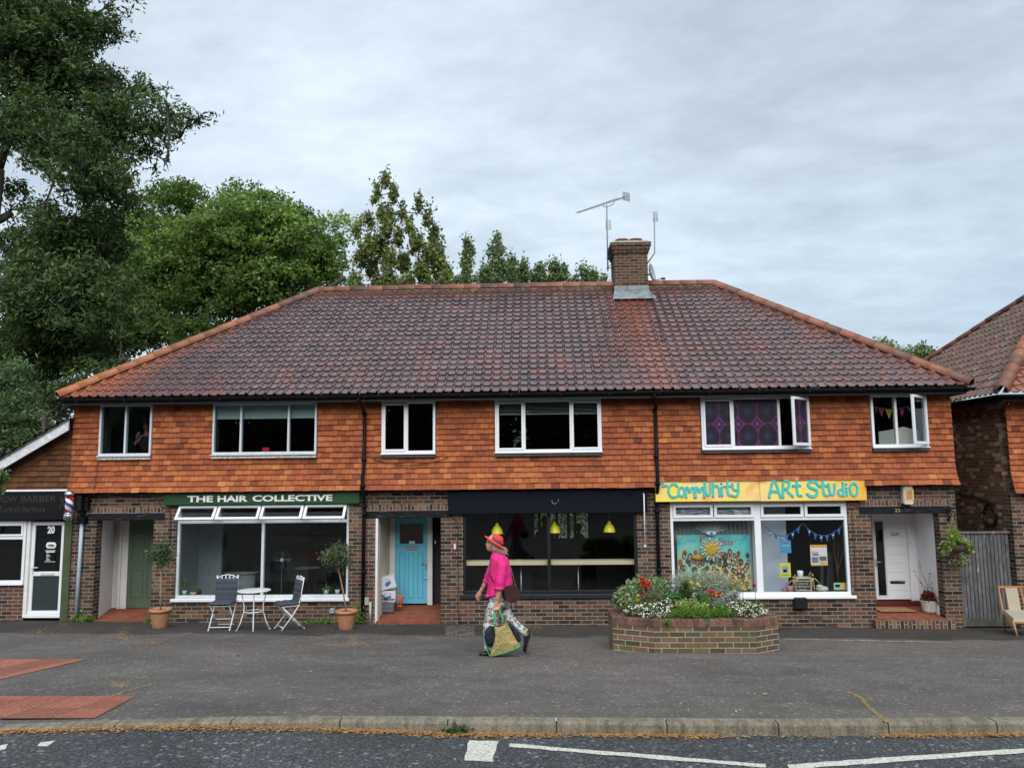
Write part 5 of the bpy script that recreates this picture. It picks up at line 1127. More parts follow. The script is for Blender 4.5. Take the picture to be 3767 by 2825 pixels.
# door
z0 = at('L0', 400, 1252, .03).z; z1 = at('L0', 450, 413, .03).z; zm0, zm1 = at('L0', 430, 905, .03).z, at('L0', 430, 865, .03).z
dxl = at('L0', 265, 800, .03).x+.02
mb = MB(); mb.bbox(wl+.012, dxl-.002, -.02, .1, z0-.06, zhd, .006); mb.box(wl+.005, wl+.011, -.01, .1, z0-.06, zhd); mb.build('door_frame', M['white_paint'], LB)
mb = MB(); frame_rect(mb, dxl, dx1, z0, z1, .075, .02, .07); mb.bbox(dxl+.074, dx1-.074, .022, .068, zm0, zm1, .006); dd = mb.build('door', M['white'], LB)
pane(dd, dxl+.075, dx1-.075, zm1, z1-.075, .04, M['glass_dark']); mb = MB(); mb.box(dxl+.075, dx1-.075, .045, .055, z0+.075, zm0); mb.build('lower_panel', plain('dark green grey panel', (.03, .04, .04, 1), .35), dd)
mb = MB()
for k in range(30): x = dxl+.08+.022*k; mb.box(x, x+.013, .09, .1, zm1, z1-.08) if x < dx1-.09 else None
mb.build('blind', M['reed'], dd)
mb = MB(); mb.bbox(dxl-.01, dx1+.01, -.03, .1, z0-.06, z0-.005, .005); mb.build('threshold', M['white'], LB)
def tx4(par, s_, u0, v0, u1, v1, m_, Y=.035, off=.01, nm='lettering'):
    mb = MB(); p, q = at('L0', u0, v1, Y), at('L0', u1, v0, Y); text_mb(mb, s_, p.x, q.x, p.z, q.z, Y, .003, off=off); return mb.build(nm, m_, par)
tx4(dd, '20', 428, 452, 498, 522, M['white'], off=.05, nm='number')
p, q = at('L0', 415, 655, .034), at('L0', 508, 600, .034); mb = MB(); cxp = (p.x+q.x)/2; mb.prism([(p.x+.03, p.z), (q.x-.03, p.z), (q.x, p.z+.04), (q.x, q.z-.04), (q.x-.03, q.z), (p.x+.03, q.z), (p.x, q.z-.04), (p.x, p.z+.04)], .034, .038)
op = mb.build('open_sign', M['white'], dd); tx4(op, 'OPEN', 431, 618, 492, 643, M['black'], .033, .03)
p, q = at('L0', 402, 778, .034), at('L0', 504, 672, .034); mb = MB(); frame_rect(mb, p.x, q.x, p.z, q.z, .008, .034, .038, bev=False)
for k in range(6): mb.box(p.x+.03, p.x+.03+.05+.02*(k % 3), .034, .038, q.z-.075-.026*k, q.z-.067-.026*k)
mb.box(p.x+.02, q.x-.02, .034, .038, q.z-.042, q.z-.02); mb.build('opening_hours', M['white'], dd)
p = at('L0', 290, 830, 0); mb = MB(); mb.bbox(p.x-.015, p.x+.015, .0, .02, p.z-.12, p.z+.04, .004); mb.tube([(p.x, .0, p.z), (p.x, -.03, p.z), (p.x+.14, -.035, p.z+.005)], .009, 8); mb.build('handle', M['white'], dd)
p, q = at('L0', 365, 898, .01), at('L0', 488, 873, .01); mb = MB(); mb.bbox(p.x, q.x, .008, .021, p.z, q.z, .004); mb.build('letterbox', M['white_old'], dd)
mb = MB(); mb.box(dx1+.012, gp1, -.03, .05, gz(-10, 0)-.05, sz0-.002); mb.build('corner_post', plain('olive green post', (.055, .075, .035, 1), .6, .2, 5), LB)
mb = MB(); mb.box(X0, wl, -.0, .0, 0, 0) if False else None
# barber pole
c0_, c1_ = at('L0', 618, 400, -.28), at('L0', 625, 130, -.28)
BP = empty('barber_pole', (c0_.x, -.28, c0_.z), 'red, white and blue striped barber pole with chrome caps on the corner', 'barber pole')
t = NT('barber stripes'); sp = t.n('ShaderNodeSeparateXYZ'); t.lk(t.tc(), sp.inputs[0])
an = t.math('DIVIDE', t.math('ARCTAN2', sp.outputs[1], sp.outputs[0]), 2*pi); q = t.math('FRACT', t.math('ADD', t.math('MULTIPLY', sp.outputs[2], 3.4), t.math('MULTIPLY', an, 1)))
rp = t.n('ShaderNodeValToRGB'); t.lk(q, rp.inputs[0]); rp.color_ramp.interpolation = 'CONSTANT'; E_ = rp.color_ramp.elements
E_[0].position = 0; E_[0].color = (.75, .75, .78, 1); E_[1].position = .22; E_[1].color = (.55, .02, .05, 1); 
for p_, c_ in ((.47, (.75, .75, .78, 1)), (.72, (.05, .07, .25, 1))): k = E_.new(p_); k.color = c_
t.col(rp.outputs[0]).set(.2); h = c1_.z-c0_.z; cc = Vector((c0_.x, -.28, c0_.z))
mb = MB(); mb.tube([cc+Vector((0, 0, h*.24)), cc+Vector((0, 0, h*.78))], .075, 24); mb.build('striped_cylinder', t.m, BP)
mb = MB(); mb.lathe(cc, [(.03, 0), (.085, .015), (.098, .06), (.098, .10), (.088, .12), (.092, .13), (.092, h*.24), (.07, h*.24)], 24); mb.lathe(cc, [(.07, h*.78), (.092, h*.78), (.092, h*.83), (.1, h*.84), (.1, h*.88), (.085, h*.95), (.04, h*.995), (.0001, h)], 24)
mb.box(cc.x-.02, cc.x+.02, -.2, -.14, cc.z+.06, cc.z+.1); mb.build('chrome_cap', M['chrome'], BP)
# dark loudspeaker-like box and hopper beside it, pale downpipe
p, q = at('U0', 692, 1175, -.1), at('U0', 760, 1035, -.1); mb = MB(); mb.bbox(p.x, q.x, -.2, -.01, p.z, q.z, .012); o = tag(mb.build('flood_light', M['black'], org=(p.x, -.1, p.z)), 'black lamp housing on the brickwork right of the barber pole', 'light'); mb = MB()
for k in range(5): mb.box(q.x+.02+.0, q.x+.1, -.12, -.02, p.z+.02+.055*k, p.z+.045+.055*k)
mb.build('cooling_fins', M['black'], o)
p = at('L0', 735, 430, -.09); q = at('L0', 682, 1275, -.09); mb = MB(); mb.tube([(p.x, -.07, p.z), (q.x, -.07, gz(-9.6, 0)+.02)], .036, 12)
pp = mb.build('downpipe', plain('pale blue grey pipe', (.34, .42, .52, 1), .5, .2, 6), B); mb = MB(); mb.box(p.x-.07, p.x+.09, -.15, -.005, p.z+.01, p.z+.14); mb.tube([(p.x, -.07, p.z+.1), (p.x+.0, -.07, p.z+.3)], .04, 10); mb.build('hopper', M['gutter'], pp)
# ================================================================ NEIGHBOUR ON THE RIGHT
RB = empty('neighbour_house', (9.1, 0, -.17), 'neighbouring house at the right edge with brown tiled hip roof and dark brick flank wall', 'house')
gx = 9.15; ez = 4.46; ex = 8.87; sl2 = .81
mb = MB(); mb.box(gx, gx+.22, .221, 8, -.4, 4.35); mb.build('wall', M['brick_side'], RB); mb = MB(); mb.box(gx, 15, 0, .22, -.4, 2.52); mb.build('wall', M['brick'], RB)
mb = MB(); mb.box(gx+.2, 15, -.05, .0, 2.52, 4.35); mb.build('upper_wall', M['in_dark'], RB)
mb = MB(); hung(mb, gx-.01, 13, 2.50, 4.36, lambda z: yf(z+.18)+.02, [], random.Random(31)); mb.build('hung_tiles', M['hung'], RB)
mb = MB()
# left slope clipped by an oblique rear hip
plane_z = lambda x: ez+(x-ex)*sl2
def onslope(u, v):
    d = ray(u, v); o_ = Vector(CAMP); t_ = (ez+(o_.x-ex)*sl2-o_.z)/(d.z-d.x*sl2); return o_+d*t_
A_, B_ = onslope(3411, 1335), onslope(3767, 1108)
ky = (B_.y-A_.y)/(B_.x-A_.x); yb = lambda x: A_.y+(x-A_.x)*ky
Vs = Vector((1, 0, sl2)).normalized(); cosv = Vs.x; ln_ = 5.6/cosv; R_ = 25
pantile(mb, (ex, -.45, ez), (0, -1, 0), Vs, Vector((-sl2, 0, 1)).normalized(), R_, ln_/R_, .1905, lambda v: -min(14, yb(ex+v*cosv)+.45), lambda v: -v*cosv, random.Random(14))
rr = mb.build('roof', M['pan_r'], RB); set_stain(rr, lambda c: .03+.2*(np.sin(c[:, 0]*7+c[:, 1]*5) > .9))
mb = MB(); pantile(mb, (ex, -.45, ez), (1, 0, 0), (0, cosv, Vs.z), (0, -Vs.z, cosv), R_, ln_/R_, .1905, lambda v: v*cosv, lambda v: 8.0, random.Random(15)); r2 = mb.build('roof_slope', M['pan'], rr); set_stain(r2, lambda c: np.full(len(c), .6))
mb = MB(); ridgeline(mb, (ex-.0, -.45, ez+.03), (ex+5.6, 5.15, ez+5.6*sl2+.03), .125, .36); ridgeline(mb, (A_.x-.9, yb(A_.x-.9), plane_z(A_.x-.9)+.03), (A_.x+5, yb(A_.x+5), plane_z(A_.x+5)+.03), .1); o = mb.build('ridge_tiles', M['ridge'], rr); set_stain(o, lambda c: np.full(len(c), .1))
# lower rear wing roof
a1 = Pd(1985, 778, 11.5); a2 = Pd(2075, 741, 9.5)
mb = MB(); pantile(mb, (8.6, 9.0, 4.3), (0, -1, 0), Vs, Vector((-sl2, 0, 1)).normalized(), 14, .26, .2, lambda v: -7.0+v*.9, lambda v: 0.3, random.Random(16)); o = mb.build('rear_roof', M['pan_r'], RB); set_stain(o, lambda c: np.full(len(c), .2))
mb = MB(); gutter(mb, (ex-.03, 9.0, ez-.03), (ex-.03, -.5, ez-.03)); gutter(mb, (ex-.08, -.485, ez-.035), (14, -.485, ez-.035)); mb.box(ex+.01, ex+.03, -.42, 9, ez-.17, ez-.02); mb.box(ex+.031, gx, -.05, 9, ez-.12, ez-.09); mb.box(ex+.031, 14, -.42, -.395, ez-.17, ez-.03); mb.box(ex+.031, 14, -.39, -.06, ez-.12, ez-.09); mb.build('gutter', M['gutter'], RB)
mb = MB(); c = at('L3', 2210, 460, .6)
cy = Pd(2178, 1100, .8); mb = MB()
c = P(3300+965/2.3704, 1700+455/2.3704, .7); pts = []
for r_ in (.13, .145, .16):
    mb.tube([(gx-.02-.01*(r_*100 % 3), .7+r_*1.5*cos(q), c.z+r_*1.6*sin(q)) for q in [2*pi*k/24 for k in range(25)]], .012, 6)
mb.tube([(gx-.02, .7, c.z+.25), (gx-.02, 1.6, c.z+.42), (gx-.02, 5, c.z+.5)], .012, 5)
tag(mb.build('hose_coil', M['black'], org=(gx, .7, c.z)), 'coil of black cable or hose hanging on the dark flank wall', 'hose')
# ================================================================ GATE
g0, g1 = 8.085, 9.145; zt = P(3300+800/2.3704, 1700+622/2.3704, .1).z; zb = gz(8.6, 0)+.03
GT = empty('wooden_gate', (g0, .1, zb), 'tall weathered grey timber gate between the two brick buildings', 'gate')
t = NT('weathered grey timber'); f = t.noise(7, 6, .65, vec=t.mapping(t.tc(), scale=(6, 1, .7)), dist=.4); v = t.n('ShaderNodeTexVoronoi'); v.inputs['Scale'].default_value = 2.6; t.lk(t.mapping(t.tc(), scale=(2.5, 1, 1)), v.inputs['Vector'])
c = t.ramp(f, [(.3, (.045, .042, .045, 1)), (.55, (.12, .115, .12, 1)), (.75, (.25, .245, .26, 1))]); kn = t.math('LESS_THAN', v.outputs['Distance'], .12); c = t.mix(t.math('MULTIPLY', kn, .7), c, (.35, .33, .34, 1))
sp = t.n('ShaderNodeSeparateXYZ'); t.lk(t.tc('Object'), sp.inputs[0]); t.col(t.mix(.6, c, t.ramp(t.attr('tint'), [(0, (.6, .6, .6, 1)), (1, (1.3, 1.3, 1.35, 1))]), 'MULTIPLY')).set(.85); t.bump(f, .4, .008); M['grey_timber'] = t.m
nb = 13; wd = (g1-g0-.09)/nb; mb = MB(); rn = random.Random(17)
for k in range(nb): x = g0+.05+k*wd; mb.add([(x+.003, .10, zb+.16), (x+wd-.003, .115, zb+.16), (x+wd-.003, .115, zt), (x+.003, .10, zt), (x+.003, .13, zb+.16), (x+wd-.003, .13, zb+.16), (x+wd-.003, .13, zt), (x+.003, .13, zt)], [(0, 1, 2, 3), (5, 4, 7, 6), (4, 0, 3, 7), (1, 5, 6, 2), (3, 2, 6, 7)], 0, rn.random())
mb.build('boards', M['grey_timber'], GT); mb = MB(); mb.bbox(g0+.04, g1-.03, .07, .14, zb, zb+.155, .006); mb.build('gravel_board', plain('green stained board', (.07, .075, .055, 1), .9, .35, 9), GT)
mb = MB(); mb.bbox(g0+.03, g1-.02, .075, .145, zt, zt+.045, .006); mb.build('capping_rail', M['grey_timber'], GT); mb = MB(); mb.bbox(g0, g0+.045, .06, .13, zb, zt+.07, .005); mb.build('post', M['grey_timber'], GT)
mb = MB(); mb.tube([P(3300+u/2.3704, 1700+v/2.3704, .06) for u, v in ((905, 640), (935, 700), (980, 752), (1025, 745))], .006, 6); mb.build('cord', M['black'], GT)
# ================================================================ FITTINGS ON THE FRONT WALL
def fitting(r, u0, v0, u1, v1, y0, y1, mat, name, lab, cat, b=.008, grp=None):
    p, q = at(r, u0, v1, y0), at(r, u1, v0, y0); o = MB().bbox(p.x, q.x, y0, y1, p.z, q.z, b).build(name, mat, org=(p.x, y0, p.z)); return tag(o, lab, cat, grp)
al = fitting('U3', 1528, 1108, 1630, 962, -.15, -.002, plain('yellowed alarm casing', (.55, .5, .4, 1), .5, .08), 'alarm_box', 'cream burglar alarm box above the lintel of the white door', 'alarm box', .02)
p, q = at('U3', 1556, 1080, -.155), at('U3', 1622, 980, -.155); mb = MB(); mb.box(p.x, q.x, -.156, -.151, p.z, q.z); fp = mb.build('label_plate', plain('faded orange label', (.62, .36, .14, 1), .6, .2, 20), al)
mb = MB(); text_mb(mb, 'ATD', p.x+.03, q.x-.03, q.z-.06, q.z-.02, -.157, .002)
for k in range(4): mb.box(p.x+.02, q.x-.03, -.159, -.157, p.z+.03+.035*k, p.z+.045+.035*k)
mb.build('print', plain('red brown ink', (.3, .06, .03, 1), .6), al); p, q = at('U3', 1532, 1108, -.15), at('U3', 1628, 1090, -.15); mb = MB(); mb.bbox(p.x+.005, q.x-.005, -.145, -.005, p.z-.025, p.z-.001, .005); mb.build('strobe', plain('dark red lens', (.2, .01, .01, 1), .3), al)
M['greybox'] = plain('grey plastic', (.33, .36, .38, 1), .5, .06)
mbx = fitting('L1', 1060, 1100, 1122, 1170, -.07, -.002, M['greybox'], 'meter_box', 'larger pale grey meter box beside the foot of the left downpipe', 'meter box')
fitting('L1', 768, 1198, 808, 1245, -.05, -.002, M['greybox'], 'junction_box', 'small grey junction box on the low wall left of the right-hand olive pot', 'junction box')
fitting('L1', 870, 1203, 908, 1240, -.05, -.002, M['white_paint'], 'junction_box', 'small white junction box on the low wall behind the olive stem', 'junction box')
mb = MB(); p = at('L1', 1136, 1140, -.04); mb.tube([(p.x, -.04, p.z), (p.x-.0, -.04, gz(-3.7, 0))], .026, 10); tag(mb.build('pipe_stub', plain('pale grey pipe', (.4, .4, .36, 1), .7, .2), org=(p.x, -.04, 0)), 'short pale pipe stub rising beside the left edge of the blue-door porch', 'pipe')
vb = fitting('L3', 555, 1102, 663, 1205, -.14, -.002, M['black'], 'vent_box', 'black plastic vent box under the studio window sill', 'vent', .015)
def airbrick(r, u0, v0, u1, v1, mat, lab):
    o = fitting(r, u0, v0, u1, v1, -.012, -.001, mat, 'air_brick', lab, 'air brick', .003); p, q = at(r, u0, v1, -.014), at(r, u1, v0, -.014); mb = MB(); n = 8
    for k in range(n): x = p.x+.015+(q.x-p.x-.03)*k/n; mb.box(x, x+.008, -.0145, -.0125, p.z+.015, q.z-.015)
    mb.build('slot', M['dark'], o)
airbrick('L3', 690, 1262, 803, 1308, plain('brown air brick', (.09, .05, .04, 1), .7), 'brown air brick low in the wall below the black vent box'); airbrick('L0', 1700, 1290, 1795, 1322, plain('dark air brick', (.045, .03, .025, 1), .8), 'dark air brick at the foot of the wall left of the cushioned chair'); airbrick('L1', 525, 1285, 600, 1312, M['brick_plum'] if False else plain('sooty air brick', (.05, .035, .03, 1), .8), 'dark air brick at the foot of the wall right of the bistro chairs')
p = at('L1', 1900, 640, -.02); mb = MB(); mb.bbox(p.x-.018, p.x+.018, -.03, -.002, p.z-.055, p.z+.055, .006); tag(mb.build('key_safe', M['white_paint'], org=(p.x, 0, p.z)), 'tiny white bell box on the brick pier right of the blue door', 'bell')
# awning winder rod
a, b = at('L2', 1398, 170, -.2), at('L2', 1408, 625, -.17); mb = MB(); mb.tube([a, b], .011, 8); mb.tube([b, b+Vector((0, -.0, -.05))], .02, 8); mb.tube([a+Vector((0, 0, 0)), a+Vector((0, .08, .03))], .01, 8)
tag(mb.build('awning_rod', M['white_paint'], org=tuple(a)), 'thin white winding rod hanging beside the black fascia', 'rod')
# loose cables on the tile hanging and walls
def cable(r, pts, y, lab, rad=.006, mat=None):
    pp = [at(r, u, v, y if not isinstance(y, list) else y[i]) for i, (u, v) in enumerate(pts)]
    for _ in range(2): pp = [pp[0]]+[q for a_, b_ in zip(pp, pp[1:]) for q in (a_.lerp(b_, .25), a_.lerp(b_, .75))]+[pp[-1]]
    o = MB().tube(pp, rad, 5).build('cable', mat or M['black'], org=tuple(pp[0])); return tag(o, lab, 'cable', None)
cable('U1', [(1145, 690), (1200, 720), (1290, 745), (1400, 762), (1520, 768), (1650, 745), (1760, 725), (1840, 688)], -.13, 'thin black cable sagging below the two-light window over the blue door')
cable('U0', [(885, 690), (875, 800), (865, 880), (845, 1000), (870, 1060), (850, 1150), (810, 1200)], [-.13, -.14, -.17, -.24, -.06, -.03, -.02], 'thin cable running down the tiles from the far left upper window')
cable('U0', [(1050, 1040), (1180, 1045), (1260, 1050), (1350, 1055), (1420, 1050), (1450, 1120), (1475, 1150), (1545, 1160), (1540, 1400), (1530, 1659)], -.02, 'thin cable looping from the brick band down beside the hair salon window')
cable('L1', [(1870, 375), (1915, 400), (1925, 450), (1925, 700), (1930, 1000), (1925, 1250), (1950, 1320), (1965, 1338)], -.02, 'dark cable running down the brick pier between blue door and black shop')
cable('L3', [(1150, 285), (1080, 285), (1065, 310), (1075, 450), (1095, 750), (1100, 1000), (1085, 1060)], -.02, 'reddish cable looping down beside the right edge of the studio window', .006, plain('brown cable', (.08, .03, .02, 1)))
cable('L3', [(480, 1345), (580, 1350), (690, 1332), (820, 1352), (950, 1372), (1150, 1378)], -.03, 'dark cable lying along the foot of the wall below the studio window')
cable('L1', [(1095, 410), (1078, 500), (1082, 620), (1075, 820), (1075, 1000), (1090, 1100)], -.02, 'thin cable on the brickwork just right of the left downpipe')
cable('U0', [(700, 1020), (1100, 1030), (1470, 1022)], -.10, 'black cable along the underside of the orange tiles at the left end')
cable('U2', [(1640, -60), (1655, 40), (1700, 65), (1752, 82)], [-.2, -.3, -.42, -.45], 'loose aerial lead dangling over the eaves right of the second downpipe', .008)
# hanging basket and bracket
bx = at('L3', 1945, 340, -.06); hb = at('L3', 2015, 650, -.32)
HB = empty('hanging_basket', (hb.x, -.32, hb.z), 'hanging basket of pale green trailing ivy and a tiny conifer by the gate', 'hanging basket')
mb = MB(); mb.box(bx.x-.02, bx.x+.02, -.04, -.022, 1.95, 2.22); mb.tube([(bx.x, -.04, 2.18), (hb.x, -.32, 2.17)], .012, 8); mb.tube([(bx.x, -.04, 1.98), ((bx.x+hb.x)/2, -.2, 2.12), (hb.x, -.32, 2.17)], .009, 8); mb.tube([(hb.x, -.32, 2.17), (hb.x+.02, -.32, 2.12), (hb.x, -.32, 2.05)], .012, 6)
o = mb.build('basket_bracket', M['black'], org=(bx.x, -.04, 2.0)); tag(o, 'black iron bracket on the right end of the lintel numbered 22', 'bracket')
c = Vector((hb.x, -.32, hb.z)); mb = MB(); mb.lathe(c+Vector((0, 0, -.10)), [(.02, 0), (.09, .02), (.14, .08), (.155, .15), (.14, .155)], 18); mb.build('basket', plain('coir liner', (.07, .045, .03, 1), .95, .5, 30, bump=.8), HB)
mb = MB()
for k in range(3): q = 2*pi*k/3+.4; mb.tube([c+Vector((.15*cos(q), .15*sin(q), .05)), (c.x, c.y, 2.06)], .004, 5)
mb.build('chain', M['black'], HB)
# ================================================================ AERIALS AND DISH
M['alu'] = plain('dull aluminium', (.20, .21, .22, 1), .5, .05, 3)
def zp(X, Y_, yy): return P(2050+X/2.765, 650+Y_/2.765, yy)
yA = 3.65
AE = empty('tv_aerial', zp(515, 960, yA), 'tall TV aerial mast with long comb-like boom strapped to the chimney', 'aerial')
mb = MB(); mb.tube([zp(515, 960, yA), zp(503, 290, yA)], .018, 8); mb.build('mast', M['alu'], AE)
mb = MB(); a, b = zp(198, 370, yA-.15), zp(690, 205, yA+.25); mb.tube([a, b], .014, 6)
mb.tube([zp(465, 285, yA), zp(472, 305, yA), zp(500, 308, yA), zp(545, 296, yA), zp(580, 270, yA), zp(578, 245, yA)], .011, 6); mb.build('boom', M['alu'], AE)
mb = MB(); d = (b-a).normalized(); s_ = Vector((d.y, -d.x, 0)).normalized()*1; s2 = (Vector((.0, .6, .0))+Vector((-.55, 0, .25))).normalized()
for k in range(19): p = a.lerp(b, .02+k*.048); L_ = .09+.004*k; mb.tube([p-s2*L_, p+s2*L_], .006, 5)
mb.build('element', M['alu'], AE)
def grid(o_, c, w_, h_, nx, nz, rot=0, r=.007, nm='reflector'):
    mb = MB(); T_ = Matrix.Translation(c) @ Matrix.Rotation(rot, 4, 'Z')
    for i in range(nx+1): x = -w_/2+w_*i/nx; mb.tube([T_ @ Vector((x, 0, -h_/2)), T_ @ Vector((x, 0, h_/2))], r, 5)
    for i in range(nz+1): z = -h_/2+h_*i/nz; mb.tube([T_ @ Vector((-w_/2, 0, z)), T_ @ Vector((w_/2, 0, z))], r*.8, 5)
    return mb.build(nm, M['alu'], o_)
grid(AE, zp(702, 205, yA+.25), .23, .22, 4, 9, radians(35)); grid(AE, zp(520, 490, yA), .13, .25, 3, 4, .2)
mb = MB()
for v_ in (832, 930): mb.tube([zp(500, v_, yA), zp(572, v_, yA)], .012, 6); mb.tube([zp(515, v_+(10 if v_ < 900 else -10), yA), zp(568, 880, yA)], .009, 6)
mb.build('bracket', M['black'], AE)
A2 = empty('tv_aerial', zp(915, 885, 3.8), 'short cranked aerial pole with a small grid reflector right of the chimney', 'aerial')
mb = MB(); mb.tube([zp(915, 885, 3.8), zp(990, 780, 3.8), zp(988, 440, 3.8)], .016, 8); mb.build('mast', M['alu'], A2); grid(A2, zp(998, 408, 3.8), .115, .25, 3, 5, .1)
c = zp(965, 985, 3.8); DS = empty('satellite_dish', c, 'grey satellite dish seen edge-on at the right side of the chimney', 'satellite dish')
mb = MB(); T3 = Matrix.Rotation(radians(68), 3, 'Z') @ Matrix.Rotation(radians(78), 3, 'X'); mb.lathe(c, [(.0001, -.05), (.12, -.04), (.22, -.01), (.27, .03), (.275, .03), (.22, -.02), (.12, -.05), (.0001, -.06)], 24, M=T3, sx=.9); mb.build('dish', plain('grey dish', (.42, .43, .45, 1), .5), DS)
mb = MB(); mb.tube([c+Vector((0, 0, -.15)), zp(1010, 1055, 3.75), zp(1060, 1035, 3.7)], .011, 6); mb.bbox(-.05, .05, -.03, .03, -.025, .025, .006, M=Matrix.Translation(zp(1078, 1038, 3.68))); mb.tube([zp(920, 1000, 3.8), c], .02, 6); mb.build('feed_arm', M['black'], DS)
mb = MB(); pts = [P(1900+u/3.6867, 1000+v/3.6867, yy) for u, v, yy in ((1800, 190, 3.2), (1850, 370, 2.65), (1900, 560, 2.15), (1960, 850, 1.4), (2010, 1080, .85), (2060, 1250, .4), (2100, 1450, -.05), (2150, 1550, -.3), (2210, 1600, -.4))]
mb.tube(pts, .008, 5); tag(mb.build('aerial_cable', M['black'], org=tuple(pts[0])), 'black aerial cable trailing down the roof tiles from the chimney', 'cable')
# ================================================================ FOLIAGE
def fast_mesh(name, V, nper, tint, mat, parent=None, org=None):
    """V: (n*nper,3) polygons of nper vertices"""
    o3 = np.array(org if org is not None else (WL.get(parent, (0, 0, 0)) if parent else (0, 0, 0)), float)
    n = len(V)//nper; me = bpy.data.meshes.new(name); me.vertices.add(len(V)); me.vertices.foreach_set('co', (V-o3).astype(np.float32).ravel())
    me.loops.add(len(V)); me.loops.foreach_set('vertex_index', np.arange(len(V), dtype=np.int32)); me.polygons.add(n)
    me.polygons.foreach_set('loop_start', np.arange(n, dtype=np.int32)*nper); me.polygons.foreach_set('loop_total', np.full(n, nper, np.int32))
    me.materials.append(mat); me.update(calc_edges=True)
    a = me.attributes.new('tint', 'FLOAT', 'POINT'); a.data.foreach_set('value', np.repeat(np.clip(tint, 0, 1), nper).astype(np.float32))
    o = bpy.data.objects.new(name, me); COL.objects.link(o); WL[o] = tuple(o3)
    if parent is not None: o.parent = parent; o.location = o3-np.array(WL.get(parent, (0, 0, 0)))
    else: o.location = o3
    return o
def leaf_quads(C, L_, W_, rg, up=None, droop=0.0):
    n = len(C); a = rg.normal(size=(n, 3)); 
    if up is not None: a = a*(1-abs(up))+np.array([0, 0, 1.0])*up
    a[:, 2] -= droop; a /= np.linalg.norm(a, axis=1)[:, None]
    b = rg.normal(size=(n, 3)); b -= a*(a*b).sum(1)[:, None]; b /= np.linalg.norm(b, axis=1)[:, None]
    nn = np.cross(a, b); s = rg.uniform(.7, 1.3, n)[:, None]; L_ = L_*s; W_ = W_*s
    V = np.empty((n, 4, 3)); V[:, 0] = C-a*L_/2; V[:, 1] = C+b*W_/2+nn*W_*.25; V[:, 2] = C+a*L_/2; V[:, 3] = C-b*W_/2+nn*W_*.25
    return V.reshape(-1, 3)
def crown(name, blobs, nleaf, L_, W_, mat, parent, seed, clump=.3, perclump=55, flat=.6, shell=.4, droop=0.0, org=None, lobes=0.0):
    """blobs: (cx,cy,cz,rx,ry,rz,density)"""
    rg = np.random.default_rng(seed); Bq = np.array([b[:6] for b in blobs], float); de = np.array([b[6] if len(b) > 6 else 1 for b in blobs])
    vol = (Bq[:, 3]*Bq[:, 4]*Bq[:, 5])**.72*de; sub_ = max(1, int(12*lobes**2)) if lobes else 1; K = max(1, int(nleaf/perclump/sub_)); pick = rg.choice(len(Bq), K, p=vol/vol.sum())
    d = rg.normal(size=(K, 3)); d /= np.linalg.norm(d, axis=1)[:, None]; r = rg.random(K)**shell
    r = r*(1+.13*np.sin(d[:, 0]*5+pick)+.10*np.sin(d[:, 2]*7+pick*2))
    cc = Bq[pick, :3]+d*Bq[pick, 3:6]*r[:, None]; csz = clump*rg.uniform(.6, 1.4, K); ct = rg.normal(.45, .2, K)
    if lobes:      # sprays of leaves arranged over the upper side of bigger boughs
        i2 = np.repeat(np.arange(K), sub_); d2 = rg.normal(size=(len(i2), 3)); d2 /= np.linalg.norm(d2, axis=1)[:, None]; d2[:, 2] = abs(d2[:, 2])*.9-.25
        d2 = d2*.75+d[i2]*.45; cc2 = cc[i2]+d2*(lobes*rg.uniform(.6, 1.25, K))[i2][:, None]; ct = ct[i2]+rg.normal(0, .1, len(i2)); csz = clump*rg.uniform(.6, 1.4, len(i2)); K = len(i2)
    else: cc2 = cc
    idx = np.repeat(np.arange(K), perclump); o = rg.normal(size=(len(idx), 3)); o[:, 2] *= flat
    C = cc2[idx]+o*csz[idx][:, None]*.6; t = ct[idx]+rg.normal(0, .16, len(idx))
    ob = fast_mesh(name, leaf_quads(C, L_, W_, rg, droop=droop), 4, t, mat, parent, org); 
    return ob, cc
def limbs(mb, base, top, r0, blobs, seed, thin=.02, ntw=5, cc=None):
    rn = random.Random(seed); base, top = Vector(base), Vector(top); pts = [base.lerp(top, s)+Vector((rn.uniform(-.2, .2), rn.uniform(-.2, .2), 0))*(0 < s < 1) for s in (0, .3, .6, 1)]
    mb.tube(pts, [r0*1.25, r0, r0*.8, r0*.45], 12)
    nodes = [(base.lerp(top, s), r0*.5) for s in (.4, .55, .7, .85, 1)]
    for b in sorted(blobs, key=lambda b: (Vector(b[:3])-top).length):
        c = Vector(b[:3]); st_, rp = min(nodes, key=lambda q: (q[0]-c).length+.3*max(0, q[0].z-c.z)); nodes.append((c, max(thin*.8, rp*.62)))
        if (c-st_).length < .3: continue
        mid = st_.lerp(c, .5)+Vector((rn.uniform(-.3, .3), rn.uniform(-.3, .3), rn.uniform(0, .5)))*min(1, (c-st_).length*.2)
        rr = max(thin, rp*.62); mb.tube([st_, st_.lerp(mid, .5)+Vector((0, 0, .1)), mid, c], [rr*1.2, rr, rr*.85, rr*.7], 7)
        for k in range(ntw):
            q = c+Vector((rn.uniform(-1, 1)*b[3], rn.uniform(-1, 1)*b[4], rn.uniform(-1, 1)*b[5]))*.85; s2 = rn.uniform(.4, 1); p0 = mid.lerp(c, s2)
            mb.tube([p0, p0.lerp(q, .5)+Vector((0, 0, rn.uniform(-.05, .15))), q], [min(rr*.5, thin*1.2), thin*.5, thin*.25], 5)
